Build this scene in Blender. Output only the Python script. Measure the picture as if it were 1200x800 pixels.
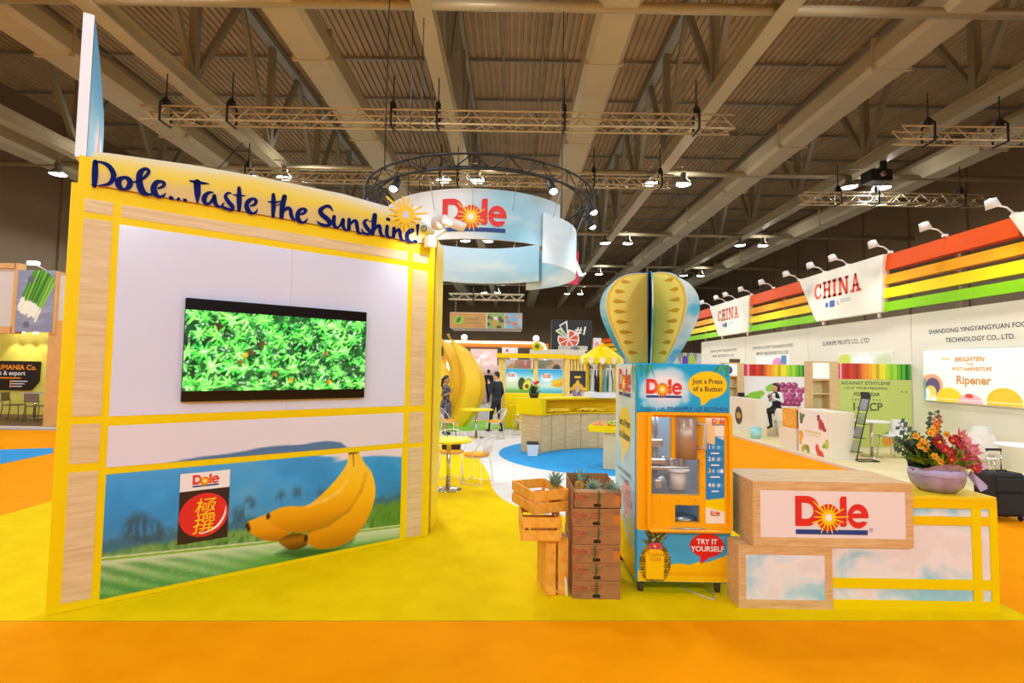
import bpy, bmesh, math, random
import numpy as np
from mathutils import Vector, Matrix

for o in list(bpy.data.objects): bpy.data.objects.remove(o)
scene = bpy.context.scene
COL = scene.collection
PI = math.pi

# ------------------------------------------------------------------ camera, world, exposure
FPX, PITCH, ROLL, CAMH = 600.0, math.radians(2.9), 0.0163, 1.9
_fw = Vector((0, math.cos(PITCH), math.sin(PITCH)))
_u0 = Vector((0, -math.sin(PITCH), math.cos(PITCH)))
_r0 = Vector((1, 0, 0))
_rt = _r0 * math.cos(ROLL) + _u0 * math.sin(ROLL)
_up = _u0 * math.cos(ROLL) - _r0 * math.sin(ROLL)
cam_data = bpy.data.cameras.new('camera')
cam = bpy.data.objects.new('camera', cam_data)
COL.objects.link(cam)
cam_data.sensor_width = 36.0
cam_data.lens = 18.0
cam_data.clip_end = 400
cam.matrix_world = Matrix(((_rt.x, _up.x, -_fw.x, 0), (_rt.y, _up.y, -_fw.y, 0), (_rt.z, _up.z, -_fw.z, CAMH), (0, 0, 0, 1)))
scene.camera = cam

vs = scene.view_settings
vs.view_transform = 'Standard'
vs.look = 'None'
vs.gamma = 1.0
vs.use_curve_mapping = False
vs.exposure = 0.0

world = bpy.data.worlds.new('hall_air')
scene.world = world
world.use_nodes = True
world.node_tree.nodes['Background'].inputs[0].default_value = (1.0, 0.93, 0.84, 1)
world.node_tree.nodes['Background'].inputs[1].default_value = 0.30

LAMP_COL = (.92, 1.06, 1.20)
HALL_LAMP_W = 620.0          # one ceiling lamp
ROOF_FILL_W = 70.0
LAMP_ROWS = (-19.0, -9.0, 1.2, 10.5, 22.2, 33.0, 44.0, 56.0)
CHORD_X = (-19.4, -10.9, -2.4, 6.7, 15.5)
CHORD_Z = 10.9

def ray(u, v): return _fw + _rt * ((u - 600) / FPX) + _up * ((400 - v) / FPX)
def gp(u, v, z=0.0):
    d = ray(u, v); t = (z - CAMH) / d.z; return Vector((d.x * t, d.y * t, z))
def yp(u, v, y):
    d = ray(u, v); t = y / d.y; return Vector((d.x * t, y, CAMH + d.z * t))
def xp(u, v, x):
    d = ray(u, v); t = x / d.x; return Vector((x, d.y * t, CAMH + d.z * t))

# ------------------------------------------------------------------ materials
def lin(c):
    if isinstance(c, str):
        c = c.lstrip('#'); c = [int(c[i:i + 2], 16) / 255 for i in (0, 2, 4)]
    return tuple(x / 12.92 if x <= .04045 else ((x + .055) / 1.055) ** 2.4 for x in c)

MATS = {}
def mat(name, col='#cccccc', rough=.5, metal=0., emit=0., var=0., scale=6., bump=0., bscale=60., coat=0., trans=0., alpha=1., stretch=None, spec=None, ecol=None):
    if name in MATS: return MATS[name]
    m = bpy.data.materials.new(name); m.use_nodes = True
    nt = m.node_tree; N = nt.nodes; L = nt.links
    b = N['Principled BSDF']
    c = lin(col)
    b.inputs['Base Color'].default_value = (*c, 1)
    b.inputs['Roughness'].default_value = rough
    b.inputs['Metallic'].default_value = metal
    if spec is not None: b.inputs['Specular IOR Level'].default_value = spec
    if coat: b.inputs['Coat Weight'].default_value = coat; b.inputs['Coat Roughness'].default_value = .08
    if trans: b.inputs['Transmission Weight'].default_value = trans
    if alpha < 1: b.inputs['Alpha'].default_value = alpha
    if emit:
        b.inputs['Emission Color'].default_value = (*lin(ecol or col), 1); b.inputs['Emission Strength'].default_value = emit
    if var or bump:
        tc = N.new('ShaderNodeTexCoord'); mp = N.new('ShaderNodeMapping')
        L.new(tc.outputs['Object'], mp.inputs[0])
        if stretch: mp.inputs['Scale'].default_value = stretch
    if var:
        n = N.new('ShaderNodeTexNoise'); n.inputs['Scale'].default_value = scale; n.inputs['Detail'].default_value = 5
        L.new(mp.outputs[0], n.inputs['Vector'])
        r = N.new('ShaderNodeValToRGB')
        r.color_ramp.elements[0].position = .3; r.color_ramp.elements[1].position = .7
        r.color_ramp.elements[0].color = (*[max(0, x * (1 - var)) for x in c], 1)
        r.color_ramp.elements[1].color = (*[min(1, x * (1 + var)) for x in c], 1)
        L.new(n.outputs['Fac'], r.inputs[0]); L.new(r.outputs[0], b.inputs['Base Color'])
    if bump:
        n2 = N.new('ShaderNodeTexNoise'); n2.inputs['Scale'].default_value = bscale
        L.new(mp.outputs[0], n2.inputs['Vector'])
        bp = N.new('ShaderNodeBump'); bp.inputs['Strength'].default_value = bump; bp.inputs['Distance'].default_value = .01
        L.new(n2.outputs['Fac'], bp.inputs['Height']); L.new(bp.outputs[0], b.inputs['Normal'])
    MATS[name] = m
    return m

def ramp_mat(name, stops, rough=.5, scale=2., stretch=(1, 1, 1), detail=6., distort=0., lo=.3, hi=.7, bump=0., spec=None):
    """noise in object space through a colour ramp: wood grain, clouds, carpets"""
    if name in MATS: return MATS[name]
    m = bpy.data.materials.new(name); m.use_nodes = True
    nt = m.node_tree; N = nt.nodes; L = nt.links; b = N['Principled BSDF']
    tc = N.new('ShaderNodeTexCoord'); mp = N.new('ShaderNodeMapping'); mp.inputs['Scale'].default_value = stretch
    n = N.new('ShaderNodeTexNoise'); n.inputs['Scale'].default_value = scale; n.inputs['Detail'].default_value = detail
    n.inputs['Distortion'].default_value = distort
    r = N.new('ShaderNodeValToRGB')
    els = r.color_ramp.elements
    els[0].position, els[1].position = lo, hi
    els[0].color = (*lin(stops[0]), 1); els[1].color = (*lin(stops[-1]), 1)
    for i, s in enumerate(stops[1:-1]):
        e = els.new(lo + (hi - lo) * (i + 1) / (len(stops) - 1)); e.color = (*lin(s), 1)
    L.new(tc.outputs['Object'], mp.inputs[0]); L.new(mp.outputs[0], n.inputs['Vector'])
    L.new(n.outputs['Fac'], r.inputs[0]); L.new(r.outputs[0], b.inputs['Base Color'])
    b.inputs['Roughness'].default_value = rough
    if spec is not None: b.inputs['Specular IOR Level'].default_value = spec
    if bump:
        bp = N.new('ShaderNodeBump'); bp.inputs['Strength'].default_value = bump; bp.inputs['Distance'].default_value = .004
        L.new(n.outputs['Fac'], bp.inputs['Height']); L.new(bp.outputs[0], b.inputs['Normal'])
    MATS[name] = m
    return m

def print_mat(name='printed_vinyl', rough=.45, emit=0.):
    if name in MATS: return MATS[name]
    m = bpy.data.materials.new(name); m.use_nodes = True
    nt = m.node_tree; b = nt.nodes['Principled BSDF']
    a = nt.nodes.new('ShaderNodeAttribute'); a.attribute_name = 'Col'
    nt.links.new(a.outputs['Color'], b.inputs['Base Color'])
    b.inputs['Roughness'].default_value = rough
    if emit:
        nt.links.new(a.outputs['Color'], b.inputs['Emission Color']); b.inputs['Emission Strength'].default_value = emit
    MATS[name] = m
    return m

# ------------------------------------------------------------------ mesh builder
def frame(p, rx=0, ry=0, rz=0):
    return Matrix.Translation(p) @ Matrix.Rotation(rz, 4, 'Z') @ Matrix.Rotation(ry, 4, 'Y') @ Matrix.Rotation(rx, 4, 'X')

class MB:
    def __init__(s): s.v = []; s.f = []; s.m = []; s.s = []; s.k = 0; s.M = None
    def add(s, vs, fs, M=None, smooth=False):
        o = len(s.v)
        M = M if M is not None else s.M
        if M is not None: vs = [M @ Vector(p) for p in vs]
        s.v += [tuple(p) for p in vs]
        s.f += [tuple(i + o for i in f) for f in fs]
        s.m += [s.k] * len(fs); s.s += [smooth] * len(fs)
        return s
    def use(s, k): s.k = k; return s
    def box(s, x0, x1, y0, y1, z0, z1, M=None, b=0.):
        if b <= 0:
            vs = [(x, y, z) for z in (z0, z1) for y in (y0, y1) for x in (x0, x1)]
            return s.add(vs, [(0, 2, 3, 1), (4, 5, 7, 6), (0, 1, 5, 4), (2, 6, 7, 3), (0, 4, 6, 2), (1, 3, 7, 5)], M)
        vs = []; idx = {}
        X = (x0, x1); Yy = (y0, y1); Z = (z0, z1); sg = (1, -1)
        for i in (0, 1):
            for j in (0, 1):
                for k in (0, 1):
                    for a in (0, 1, 2):
                        p = [X[i] + sg[i] * b, Yy[j] + sg[j] * b, Z[k] + sg[k] * b]
                        p[a] = (X[i], Yy[j], Z[k])[a]
                        idx[i, j, k, a] = len(vs); vs.append(p)
        F = []
        for i in (0, 1): F.append([idx[i, j, k, 0] for j, k in ((0, 0), (1, 0), (1, 1), (0, 1))])
        for j in (0, 1): F.append([idx[i, j, k, 1] for i, k in ((0, 0), (1, 0), (1, 1), (0, 1))])
        for k in (0, 1): F.append([idx[i, j, k, 2] for i, j in ((0, 0), (1, 0), (1, 1), (0, 1))])
        for i in (0, 1):
            for j in (0, 1):
                F.append([idx[i, j, 0, 0], idx[i, j, 1, 0], idx[i, j, 1, 1], idx[i, j, 0, 1]])
        for i in (0, 1):
            for k in (0, 1):
                F.append([idx[i, 0, k, 0], idx[i, 1, k, 0], idx[i, 1, k, 2], idx[i, 0, k, 2]])
        for j in (0, 1):
            for k in (0, 1):
                F.append([idx[0, j, k, 1], idx[1, j, k, 1], idx[1, j, k, 2], idx[0, j, k, 2]])
        for i in (0, 1):
            for j in (0, 1):
                for k in (0, 1):
                    F.append([idx[i, j, k, a] for a in (0, 1, 2)])
        c = Vector(((x0 + x1) / 2, (y0 + y1) / 2, (z0 + z1) / 2))
        F2 = []
        for f in F:
            p = [Vector(vs[q]) for q in f]
            n = (p[1] - p[0]).cross(p[2] - p[0]); m = sum(p, Vector()) / len(p)
            F2.append(tuple(f) if n.dot(m - c) > 0 else tuple(reversed(f)))
        return s.add(vs, F2, M)
    def bar(s, p0, p1, w, h=None, upv=(0, 0, 1)):
        """rectangular bar between two points"""
        p0 = Vector(p0); p1 = Vector(p1); d = p1 - p0; l = d.length; d.normalize()
        u = Vector(upv)
        if abs(d.dot(u)) > .98: u = Vector((0, 1, 0))
        x = d.cross(u).normalized(); z = x.cross(d)
        M = Matrix(((x.x, d.x, z.x, p0.x), (x.y, d.y, z.y, p0.y), (x.z, d.z, z.z, p0.z), (0, 0, 0, 1)))
        if s.M is not None: M = s.M @ M
        h = h or w
        return s.box(-w / 2, w / 2, 0, l, -h / 2, h / 2, M)
    def tube(s, pts, r, n=8, closed=False, caps=True, smooth=True, M=None):
        P = [Vector(p) for p in pts]; k = len(P)
        R = list(r) if isinstance(r, (list, tuple)) else [r] * k
        T = []
        for i in range(k):
            a = P[(i - 1) % k] if closed or i > 0 else P[i]
            b = P[(i + 1) % k] if closed or i < k - 1 else P[i]
            T.append((b - a).normalized() if (b - a).length > 1e-9 else Vector((0, 0, 1)))
        u = Vector((0, 0, 1)) if abs(T[0].z) < .9 else Vector((1, 0, 0))
        vs = []; fs = []
        for i in range(k):
            u = (u - T[i] * u.dot(T[i]))
            if u.length < 1e-6: u = T[i].orthogonal()
            u.normalize(); w = T[i].cross(u)
            for j in range(n):
                a = 2 * PI * j / n
                vs.append(P[i] + (u * math.cos(a) + w * math.sin(a)) * R[i])
        for i in range(k if closed else k - 1):
            for j in range(n):
                a = i * n + j; b = i * n + (j + 1) % n; i2 = (i + 1) % k
                fs.append((a, b, i2 * n + (j + 1) % n, i2 * n + j))
        s.add(vs, fs, M, smooth)
        if caps and not closed:
            o = len(s.v) - len(vs)
            s.f.append(tuple(o + j for j in reversed(range(n)))); s.m.append(s.k); s.s.append(False)
            s.f.append(tuple(o + (k - 1) * n + j for j in range(n))); s.m.append(s.k); s.s.append(False)
        return s
    def cyl(s, p0, p1, r0, r1=None, n=16, caps=True, M=None):
        return s.tube([p0, p1], [r0, r0 if r1 is None else r1], n, caps=caps, M=M)
    def lathe(s, prof, n=24, M=None, smooth=True, a0=0., a1=2 * PI):
        full = abs(a1 - a0 - 2 * PI) < 1e-6
        k = len(prof); vs = []; fs = []; m = n if full else n + 1
        for j in range(m):
            a = a0 + (a1 - a0) * j / n
            for r, z in prof: vs.append((r * math.cos(a), r * math.sin(a), z))
        for j in range(n):
            for i in range(k - 1):
                a = j * k + i; b = ((j + 1) % m) * k + i
                fs.append((a, b, b + 1, a + 1))
        return s.add(vs, fs, M, smooth)
    def sphere(s, c, r, n=12, m=8, M=None):
        rx, ry, rz = r if isinstance(r, (tuple, list)) else (r, r, r)
        vs = [(c[0], c[1], c[2] - rz)]; fs = []
        for i in range(1, m):
            t = -PI / 2 + PI * i / m
            for j in range(n):
                a = 2 * PI * j / n
                vs.append((c[0] + rx * math.cos(t) * math.cos(a), c[1] + ry * math.cos(t) * math.sin(a), c[2] + rz * math.sin(t)))
        vs.append((c[0], c[1], c[2] + rz)); e = len(vs) - 1
        for j in range(n):
            fs.append((0, 1 + (j + 1) % n, 1 + j)); fs.append((e, e - n + j, e - n + (j + 1) % n))
        for i in range(m - 2):
            for j in range(n):
                a = 1 + i * n + j; b = 1 + i * n + (j + 1) % n
                fs.append((a, b, b + n, a + n))
        return s.add(vs, fs, M, True)
    def prism(s, poly, y0, y1, M=None):
        """polygon in the XZ plane, extruded along Y"""
        n = len(poly)
        if sum(poly[i][0] * poly[(i + 1) % n][1] - poly[(i + 1) % n][0] * poly[i][1] for i in range(n)) < 0: poly = poly[::-1]
        if y0 > y1: y0, y1 = y1, y0
        vs = [(x, y0, z) for x, z in poly] + [(x, y1, z) for x, z in poly]
        fs = [tuple(range(n)), tuple(reversed(range(n, 2 * n)))]
        fs += [(i, i + n, (i + 1) % n + n, (i + 1) % n) for i in range(n)]
        return s.add(vs, fs, M)
    def slab(s, poly, z0, z1, M=None):
        """polygon in the XY plane, extruded along Z"""
        n = len(poly)
        if sum(poly[i][0] * poly[(i + 1) % n][1] - poly[(i + 1) % n][0] * poly[i][1] for i in range(n)) < 0: poly = poly[::-1]
        vs = [(x, y, z0) for x, y in poly] + [(x, y, z1) for x, y in poly]
        fs = [tuple(reversed(range(n))), tuple(range(n, 2 * n))]
        fs += [(i, (i + 1) % n, (i + 1) % n + n, i + n) for i in range(n)]
        return s.add(vs, fs, M)
    def flat(s, poly, y=0., M=None):
        """polygon in the XZ plane facing -Y"""
        n = len(poly)
        if sum(poly[i][0] * poly[(i + 1) % n][1] - poly[(i + 1) % n][0] * poly[i][1] for i in range(n)) < 0: poly = poly[::-1]
        return s.add([(x, y, z) for x, z in poly], [tuple(range(n))], M)
    def stroke(s, pts, y=0., fn=None, sub=5, M=None):
        """brush stroke in XZ: pts (x, z, width), smoothed; fn maps (x, z) to the surface"""
        q = smooth_pts(pts, sub)
        L_, R_ = [], []
        for i, (x, z, w) in enumerate(q):
            a = q[max(0, i - 1)]; b = q[min(len(q) - 1, i + 1)]
            dx, dz = b[0] - a[0], b[1] - a[1]; l = math.hypot(dx, dz) or 1
            nx, nz = -dz / l * w / 2, dx / l * w / 2
            L_.append((x + nx, z + nz)); R_.append((x - nx, z - nz))
        g = fn or (lambda x, z: (x, z))
        def pt(p):
            r = g(*p); return (r[0], y, r[1])
        for i in range(len(q) - 1):
            vs = [pt(L_[i]), pt(L_[i + 1]), pt(R_[i + 1]), pt(R_[i])]
            s._face(vs, M)
        for e in (0, -1):
            x, z, w = q[e]
            s._face([pt((x + w / 2 * math.cos(a), z + w / 2 * math.sin(a))) for a in [2 * PI * k / 10 for k in range(10)]], M)
        return s
    def _face(s, vs, M=None):
        a = sum(vs[i][0] * vs[(i + 1) % len(vs)][2] - vs[(i + 1) % len(vs)][0] * vs[i][2] for i in range(len(vs)))
        if a < 0: vs = vs[::-1]
        s.add(vs, [tuple(range(len(vs)))], M)
    def mesh(s, me, M=None):
        s.add([v.co.copy() for v in me.vertices], [tuple(p.vertices) for p in me.polygons], M)
        bpy.data.meshes.remove(me)
        return s
    def text(s, body, size, x=0., z=0., y=0., align='CENTER', bold=0., sx=1., shear=0., ext=0., M=None, sp=1.):
        cu = bpy.data.curves.new('t', 'FONT'); cu.body = body; cu.size = size; cu.align_x = align; cu.align_y = 'CENTER'
        cu.offset = bold * size; cu.shear = shear; cu.resolution_u = 3; cu.extrude = ext; cu.space_character = sp
        ob = bpy.data.objects.new('t', cu)
        me = bpy.data.meshes.new_from_object(ob)
        T = Matrix(((sx, 0, 0, x), (0, 0, -1, y), (0, 1, 0, z), (0, 0, 0, 1)))
        if M is not None: T = M @ T
        elif s.M is not None: T = s.M @ T
        s.mesh(me, T)
        bpy.data.objects.remove(ob); bpy.data.curves.remove(cu)
        return s
    def data(s, name):
        me = bpy.data.meshes.new(name); me.from_pydata(s.v, [], s.f)
        if any(s.m): me.polygons.foreach_set('material_index', s.m)
        if any(s.s): me.polygons.foreach_set('use_smooth', s.s)
        return me
    def obj(s, name, mats, parent=None, loc=None, M=None):
        me = s.data(name)
        for m in (mats if isinstance(mats, (list, tuple)) else [mats]): me.materials.append(m)
        o = bpy.data.objects.new(name, me); COL.objects.link(o)
        if parent: o.parent = parent
        if loc is not None: o.location = loc
        if M is not None: o.matrix_local = M
        return o

def smooth_pts(pts, sub=5, closed=False):
    """Catmull-Rom through tuples of any length"""
    n = len(pts); out = []
    if n < 3 or sub < 2: return [tuple(p) for p in pts]
    for i in range(n if closed else n - 1):
        p = [pts[(i + k) % n] if closed else pts[min(n - 1, max(0, i + k))] for k in (-1, 0, 1, 2)]
        for t in [k / sub for k in range(sub)]:
            out.append(tuple(.5 * (2 * b + (c - a) * t + (2 * a - 5 * b + 4 * c - d) * t * t + (3 * b - a - 3 * c + d) * t ** 3) for a, b, c, d in zip(*p)))
    if not closed: out.append(tuple(pts[-1]))
    return out

def arc(cx, cz, rx, rz, a0, a1, n=12):
    return [(cx + rx * math.cos(math.radians(a0 + (a1 - a0) * i / n)), cz + rz * math.sin(math.radians(a0 + (a1 - a0) * i / n))) for i in range(n + 1)]

def rrect(x0, x1, z0, z1, r, n=4):
    return arc(x1 - r, z0 + r, r, r, -90, 0, n) + arc(x1 - r, z1 - r, r, r, 0, 90, n) + arc(x0 + r, z1 - r, r, r, 90, 180, n) + arc(x0 + r, z0 + r, r, r, 180, 270, n)

def tag(o, label=None, cat=None, group=None, kind=None):
    if label: o['label'] = label
    if cat: o['category'] = cat
    if group: o['group'] = group
    if kind: o['kind'] = kind
    return o
def thing(name, label, cat, loc=(0, 0, 0), rz=0., group=None, kind=None):
    o = bpy.data.objects.new(name, None); COL.objects.link(o)
    o.empty_display_size = .1
    o.location = loc; o.rotation_euler = (0, 0, rz)
    return tag(o, label, cat, group, kind)
def copy_tree(o, parent=None, loc=None, rz=None, label=None):
    c = o.copy(); COL.objects.link(c); c.parent = parent
    if loc is not None: c.location = loc
    if rz is not None: c.rotation_euler = (0, 0, rz)
    if label: c['label'] = label
    for ch in list(o.children): copy_tree(ch, c)
    return c
def share(o, name, parent, loc=(0, 0, 0), rot=(0, 0, 0)):
    c = bpy.data.objects.new(name, o.data); COL.objects.link(c); c.parent = parent; c.location = loc; c.rotation_euler = rot
    return c

# ------------------------------------------------------------------ painter for flat prints
class Cv:
    def __init__(s, x0, x1, z0, z1, res, bg='#ffffff'):
        s.x0, s.x1, s.z0, s.z1, s.res = x0, x1, z0, z1, res
        s.nx = max(2, int(round((x1 - x0) / res)) + 1); s.nz = max(2, int(round((z1 - z0) / res)) + 1)
        s.X, s.Z = np.meshgrid(np.linspace(x0, x1, s.nx), np.linspace(z0, z1, s.nz))
        s.c = np.empty((s.nz, s.nx, 3)); s.c[:] = s.rgb(bg)
    @staticmethod
    def rgb(c):
        if isinstance(c, str):
            c = c.lstrip('#'); c = [int(c[i:i + 2], 16) / 255 for i in (0, 2, 4)]
        return np.array(c, float)
    def put(s, m, c, a=1.):
        c = s.rgb(c) if not isinstance(c, np.ndarray) else c
        m = (np.clip(m, 0, 1) * a)[..., None]
        s.c = s.c * (1 - m) + c * m
        return s
    def grad(s, stops, t):
        ts = [q[0] for q in stops]; cs = np.array([s.rgb(q[1]) for q in stops])
        return np.stack([np.interp(t, ts, cs[:, k]) for k in range(3)], -1)
    def ell(s, cx, cz, rx, rz, rot=0., soft=None):
        a = math.radians(rot); dx, dz = s.X - cx, s.Z - cz
        u = dx * math.cos(a) + dz * math.sin(a); w = -dx * math.sin(a) + dz * math.cos(a)
        d = (1 - np.sqrt((u / rx) ** 2 + (w / rz) ** 2)) * min(rx, rz)
        return np.clip(d / (soft or s.res) + .5, 0, 1)
    def poly(s, P, soft=None):
        P = np.array(P, float); n = len(P)
        ins = np.zeros(s.X.shape, bool); dist = np.full(s.X.shape, 1e9)
        for i in range(n):
            (ax, az), (bx, bz) = P[i], P[(i + 1) % n]
            c = ((az > s.Z) != (bz > s.Z)) & (s.X < (bx - ax) * (s.Z - az) / ((bz - az) or 1e-12) + ax)
            ins ^= c
            L2 = (bx - ax) ** 2 + (bz - az) ** 2 or 1e-12
            t = np.clip(((s.X - ax) * (bx - ax) + (s.Z - az) * (bz - az)) / L2, 0, 1)
            dist = np.minimum(dist, np.hypot(s.X - ax - t * (bx - ax), s.Z - az - t * (bz - az)))
        return np.clip(np.where(ins, dist, -dist) / (soft or s.res) + .5, 0, 1)
    def seg(s, a, b, r0, r1=None, soft=None):
        r1 = r0 if r1 is None else r1
        L2 = (b[0] - a[0]) ** 2 + (b[1] - a[1]) ** 2 or 1e-12
        t = np.clip(((s.X - a[0]) * (b[0] - a[0]) + (s.Z - a[1]) * (b[1] - a[1])) / L2, 0, 1)
        d = r0 + (r1 - r0) * t - np.hypot(s.X - a[0] - t * (b[0] - a[0]), s.Z - a[1] - t * (b[1] - a[1]))
        return np.clip(d / (soft or s.res) + .5, 0, 1)
    def noise(s, scale, seed=0, octv=4, sx=1., sz=1.):
        rng = np.random.RandomState(seed); out = np.zeros(s.X.shape); amp = 1.; tot = 0.
        for o in range(octv):
            g = rng.rand(64, 64); f = scale * 2 ** o
            x = (s.X - s.x0) * f * sx; z = (s.Z - s.z0) * f * sz
            xi, zi = np.floor(x).astype(int), np.floor(z).astype(int); fx, fz = x - xi, z - zi
            fx = fx * fx * (3 - 2 * fx); fz = fz * fz * (3 - 2 * fz)
            A = g[zi % 64, xi % 64]; B = g[zi % 64, (xi + 1) % 64]; C = g[(zi + 1) % 64, xi % 64]; D = g[(zi + 1) % 64, (xi + 1) % 64]
            out += amp * ((A * (1 - fx) + B * fx) * (1 - fz) + (C * (1 - fx) + D * fx) * fz); tot += amp; amp *= .5
        return out / tot
    def obj(s, name, m, parent=None, y=0., warp=None, M=None):
        X, Z = s.X.ravel(), s.Z.ravel()
        V = np.stack([X, np.full(X.shape, y), Z], 1)
        if warp: V = np.array([warp(x, z, y) for x, z in zip(X, Z)])
        i = np.arange(s.nx * s.nz).reshape(s.nz, s.nx)
        Fq = np.stack([i[:-1, :-1], i[:-1, 1:], i[1:, 1:], i[1:, :-1]], -1).reshape(-1, 4)
        me = bpy.data.meshes.new(name); me.from_pydata(V.tolist(), [], Fq.tolist())
        at = me.color_attributes.new('Col', 'FLOAT_COLOR', 'POINT')
        c = np.clip(s.c, 0, 1); c = np.where(c <= .04045, c / 12.92, ((c + .055) / 1.055) ** 2.4).reshape(-1, 3)
        at.data.foreach_set('color', np.concatenate([c, np.ones((len(c), 1))], 1).astype(np.float32).ravel())
        me.materials.append(m)
        o = bpy.data.objects.new(name, me); COL.objects.link(o)
        if parent: o.parent = parent
        if M is not None: o.matrix_local = M
        return o

# ------------------------------------------------------------------ shared materials
YEL = mat('yellow_paint', '#f4d600', .45, spec=.2)
YEL2 = mat('warm_yellow_paint', '#f3c800', .45, spec=.2)
WHITE = mat('white_paint', '#f2f0f0', .4)
BLACK = mat('black_plastic', '#141414', .45)
STEEL = mat('brushed_steel', '#b9b5ae', .3, .9)
CHROME = mat('chrome_tube', '#d8d8d8', .15, 1.)
NAVY = mat('navy_print', '#123a86', .5)
RED = mat('red_print', '#e2231a', .5)
SUNY = mat('sun_yellow_print', '#ffd400', .5)
OAK = ramp_mat('light_oak_laminate', ['#d4ae74', '#dcbc88', '#e4c898'], .5, 3.2, (1, 1, 9), 6, .6)
OAKX = ramp_mat('oak_edge_laminate', ['#d0a062', '#dcb276', '#e4c088'], .5, 5, (1, 6, 9), 6, .6)
PINE = ramp_mat('pine_slat', ['#e29426', '#f2ac3a', '#fabc50'], .5, 6, (1, 1, 1), 6, 1.5)
CARD = mat('brown_cardboard', '#a9733f', .8, var=.08, scale=9)
PRINT = print_mat()
GLOSSPRINT = print_mat('glossy_print', .25)

# ------------------------------------------------------------------ the hall
def struct(name, mb, m, parent=None):
    o = mb.obj(name, m, parent); o['kind'] = 'structure'; return o

HX0, HX1, HY0, HY1, DECK = -27., 27., -26., 76., 16.4
ORANGE = ramp_mat('orange_carpet', ['#f99800', '#fb9c00', '#fda000'], .85, 3., (1, 1, 1), 5, spec=.05)
struct('floor', MB().box(HX0, HX1, HY0, HY1, -.2, 0), mat('grey_hall_floor', '#a8a29a', .7, var=.06, scale=.8))
DECKM = mat('corrugated_deck', '#b3966c', .55, .1, var=.1, scale=.6)
mb = MB()
pit = .30; n = int((HX1 - HX0) / pit); prof = []
for i in range(n):
    x = HX0 + i * pit
    prof += [(x, DECK), (x + .16, DECK), (x + .19, DECK + .09), (x + .27, DECK + .09)]
prof.append((HX1, DECK))
vv = [(x, HY0, z) for x, z in prof] + [(x, HY1, z) for x, z in prof]
k = len(prof)
mb.add(vv, [(i, i + 1, k + i + 1, k + i) for i in range(k - 1)])
mb.box(HX0, HX1, HY0, HY1, DECK + .2, DECK + .3)
struct('ceiling', mb, DECKM)
WALLM = mat('brown_hall_wall', '#8c7456', .8, var=.06, scale=.5)
def hall_wall(name, x0, x1, y0, y1, ribs):
    mb = MB().box(x0, x1, y0, y1, 0, DECK)
    for r in ribs: mb.box(*r, 0, DECK)
    struct(name, mb, WALLM)
hall_wall('wall_left', HX0 - .3, HX0, HY0, HY1, [(HX0, HX0 + .12, y, y + .25) for y in np.arange(HY0 + 2, HY1, 4.5)])
hall_wall('wall_right', HX1, HX1 + .3, HY0, HY1, [(HX1 - .12, HX1, y, y + .25) for y in np.arange(HY0 + 2, HY1, 4.5)])
hall_wall('wall_back', HX0, HX1, HY1, HY1 + .3, [(x, x + .25, HY1 - .12, HY1) for x in np.arange(HX0 + 2, HX1, 4.5)])
hall_wall('wall_front', HX0, HX1, HY0 - .3, HY0, [(x, x + .25, HY0, HY0 + .12) for x in np.arange(HX0 + 2, HX1, 4.5)])

BEAM = mat('beige_steel_beam', '#bdb192', .5, .1, var=.06, scale=.7)
GREYST = mat('grey_steel_member', '#9a9684', .5, .2, var=.06, scale=.8)
PIPE = mat('beige_tube_strut', '#aaa084', .45, .2)

# long round-bottomed air ducts between the girders
DUCT_X = (-21.8, -13.8, -6.1, 2.6, 11.2, 19.3)
def duct_mesh():
    mb = MB()
    for yb in np.arange(HY0 + 3, HY1, 5.4): mb.box(-.585, .585, yb, yb + .08, -.47, .50)
    pr = [(-.42, -.45), (.42, -.45), (.56, -.3), (.56, .2), (.35, .48), (-.35, .48), (-.56, .2), (-.56, -.3)]
    k = len(pr)
    vv = [(x, HY0, z) for x, z in pr] + [(x, HY1, z) for x, z in pr]
    mb.add(vv, [(i, (i + 1) % k, k + (i + 1) % k, k + i) for i in range(k)])
    return mb
dm = None
for x in DUCT_X:
    o = duct_mesh().obj('ceiling_duct', BEAM) if dm is None else bpy.data.objects.new('ceiling_duct', dm)
    if dm is None: dm = o.data
    else: COL.objects.link(o)
    o.location = (x, 0, CHORD_Z + .5); o['kind'] = 'structure'

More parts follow.
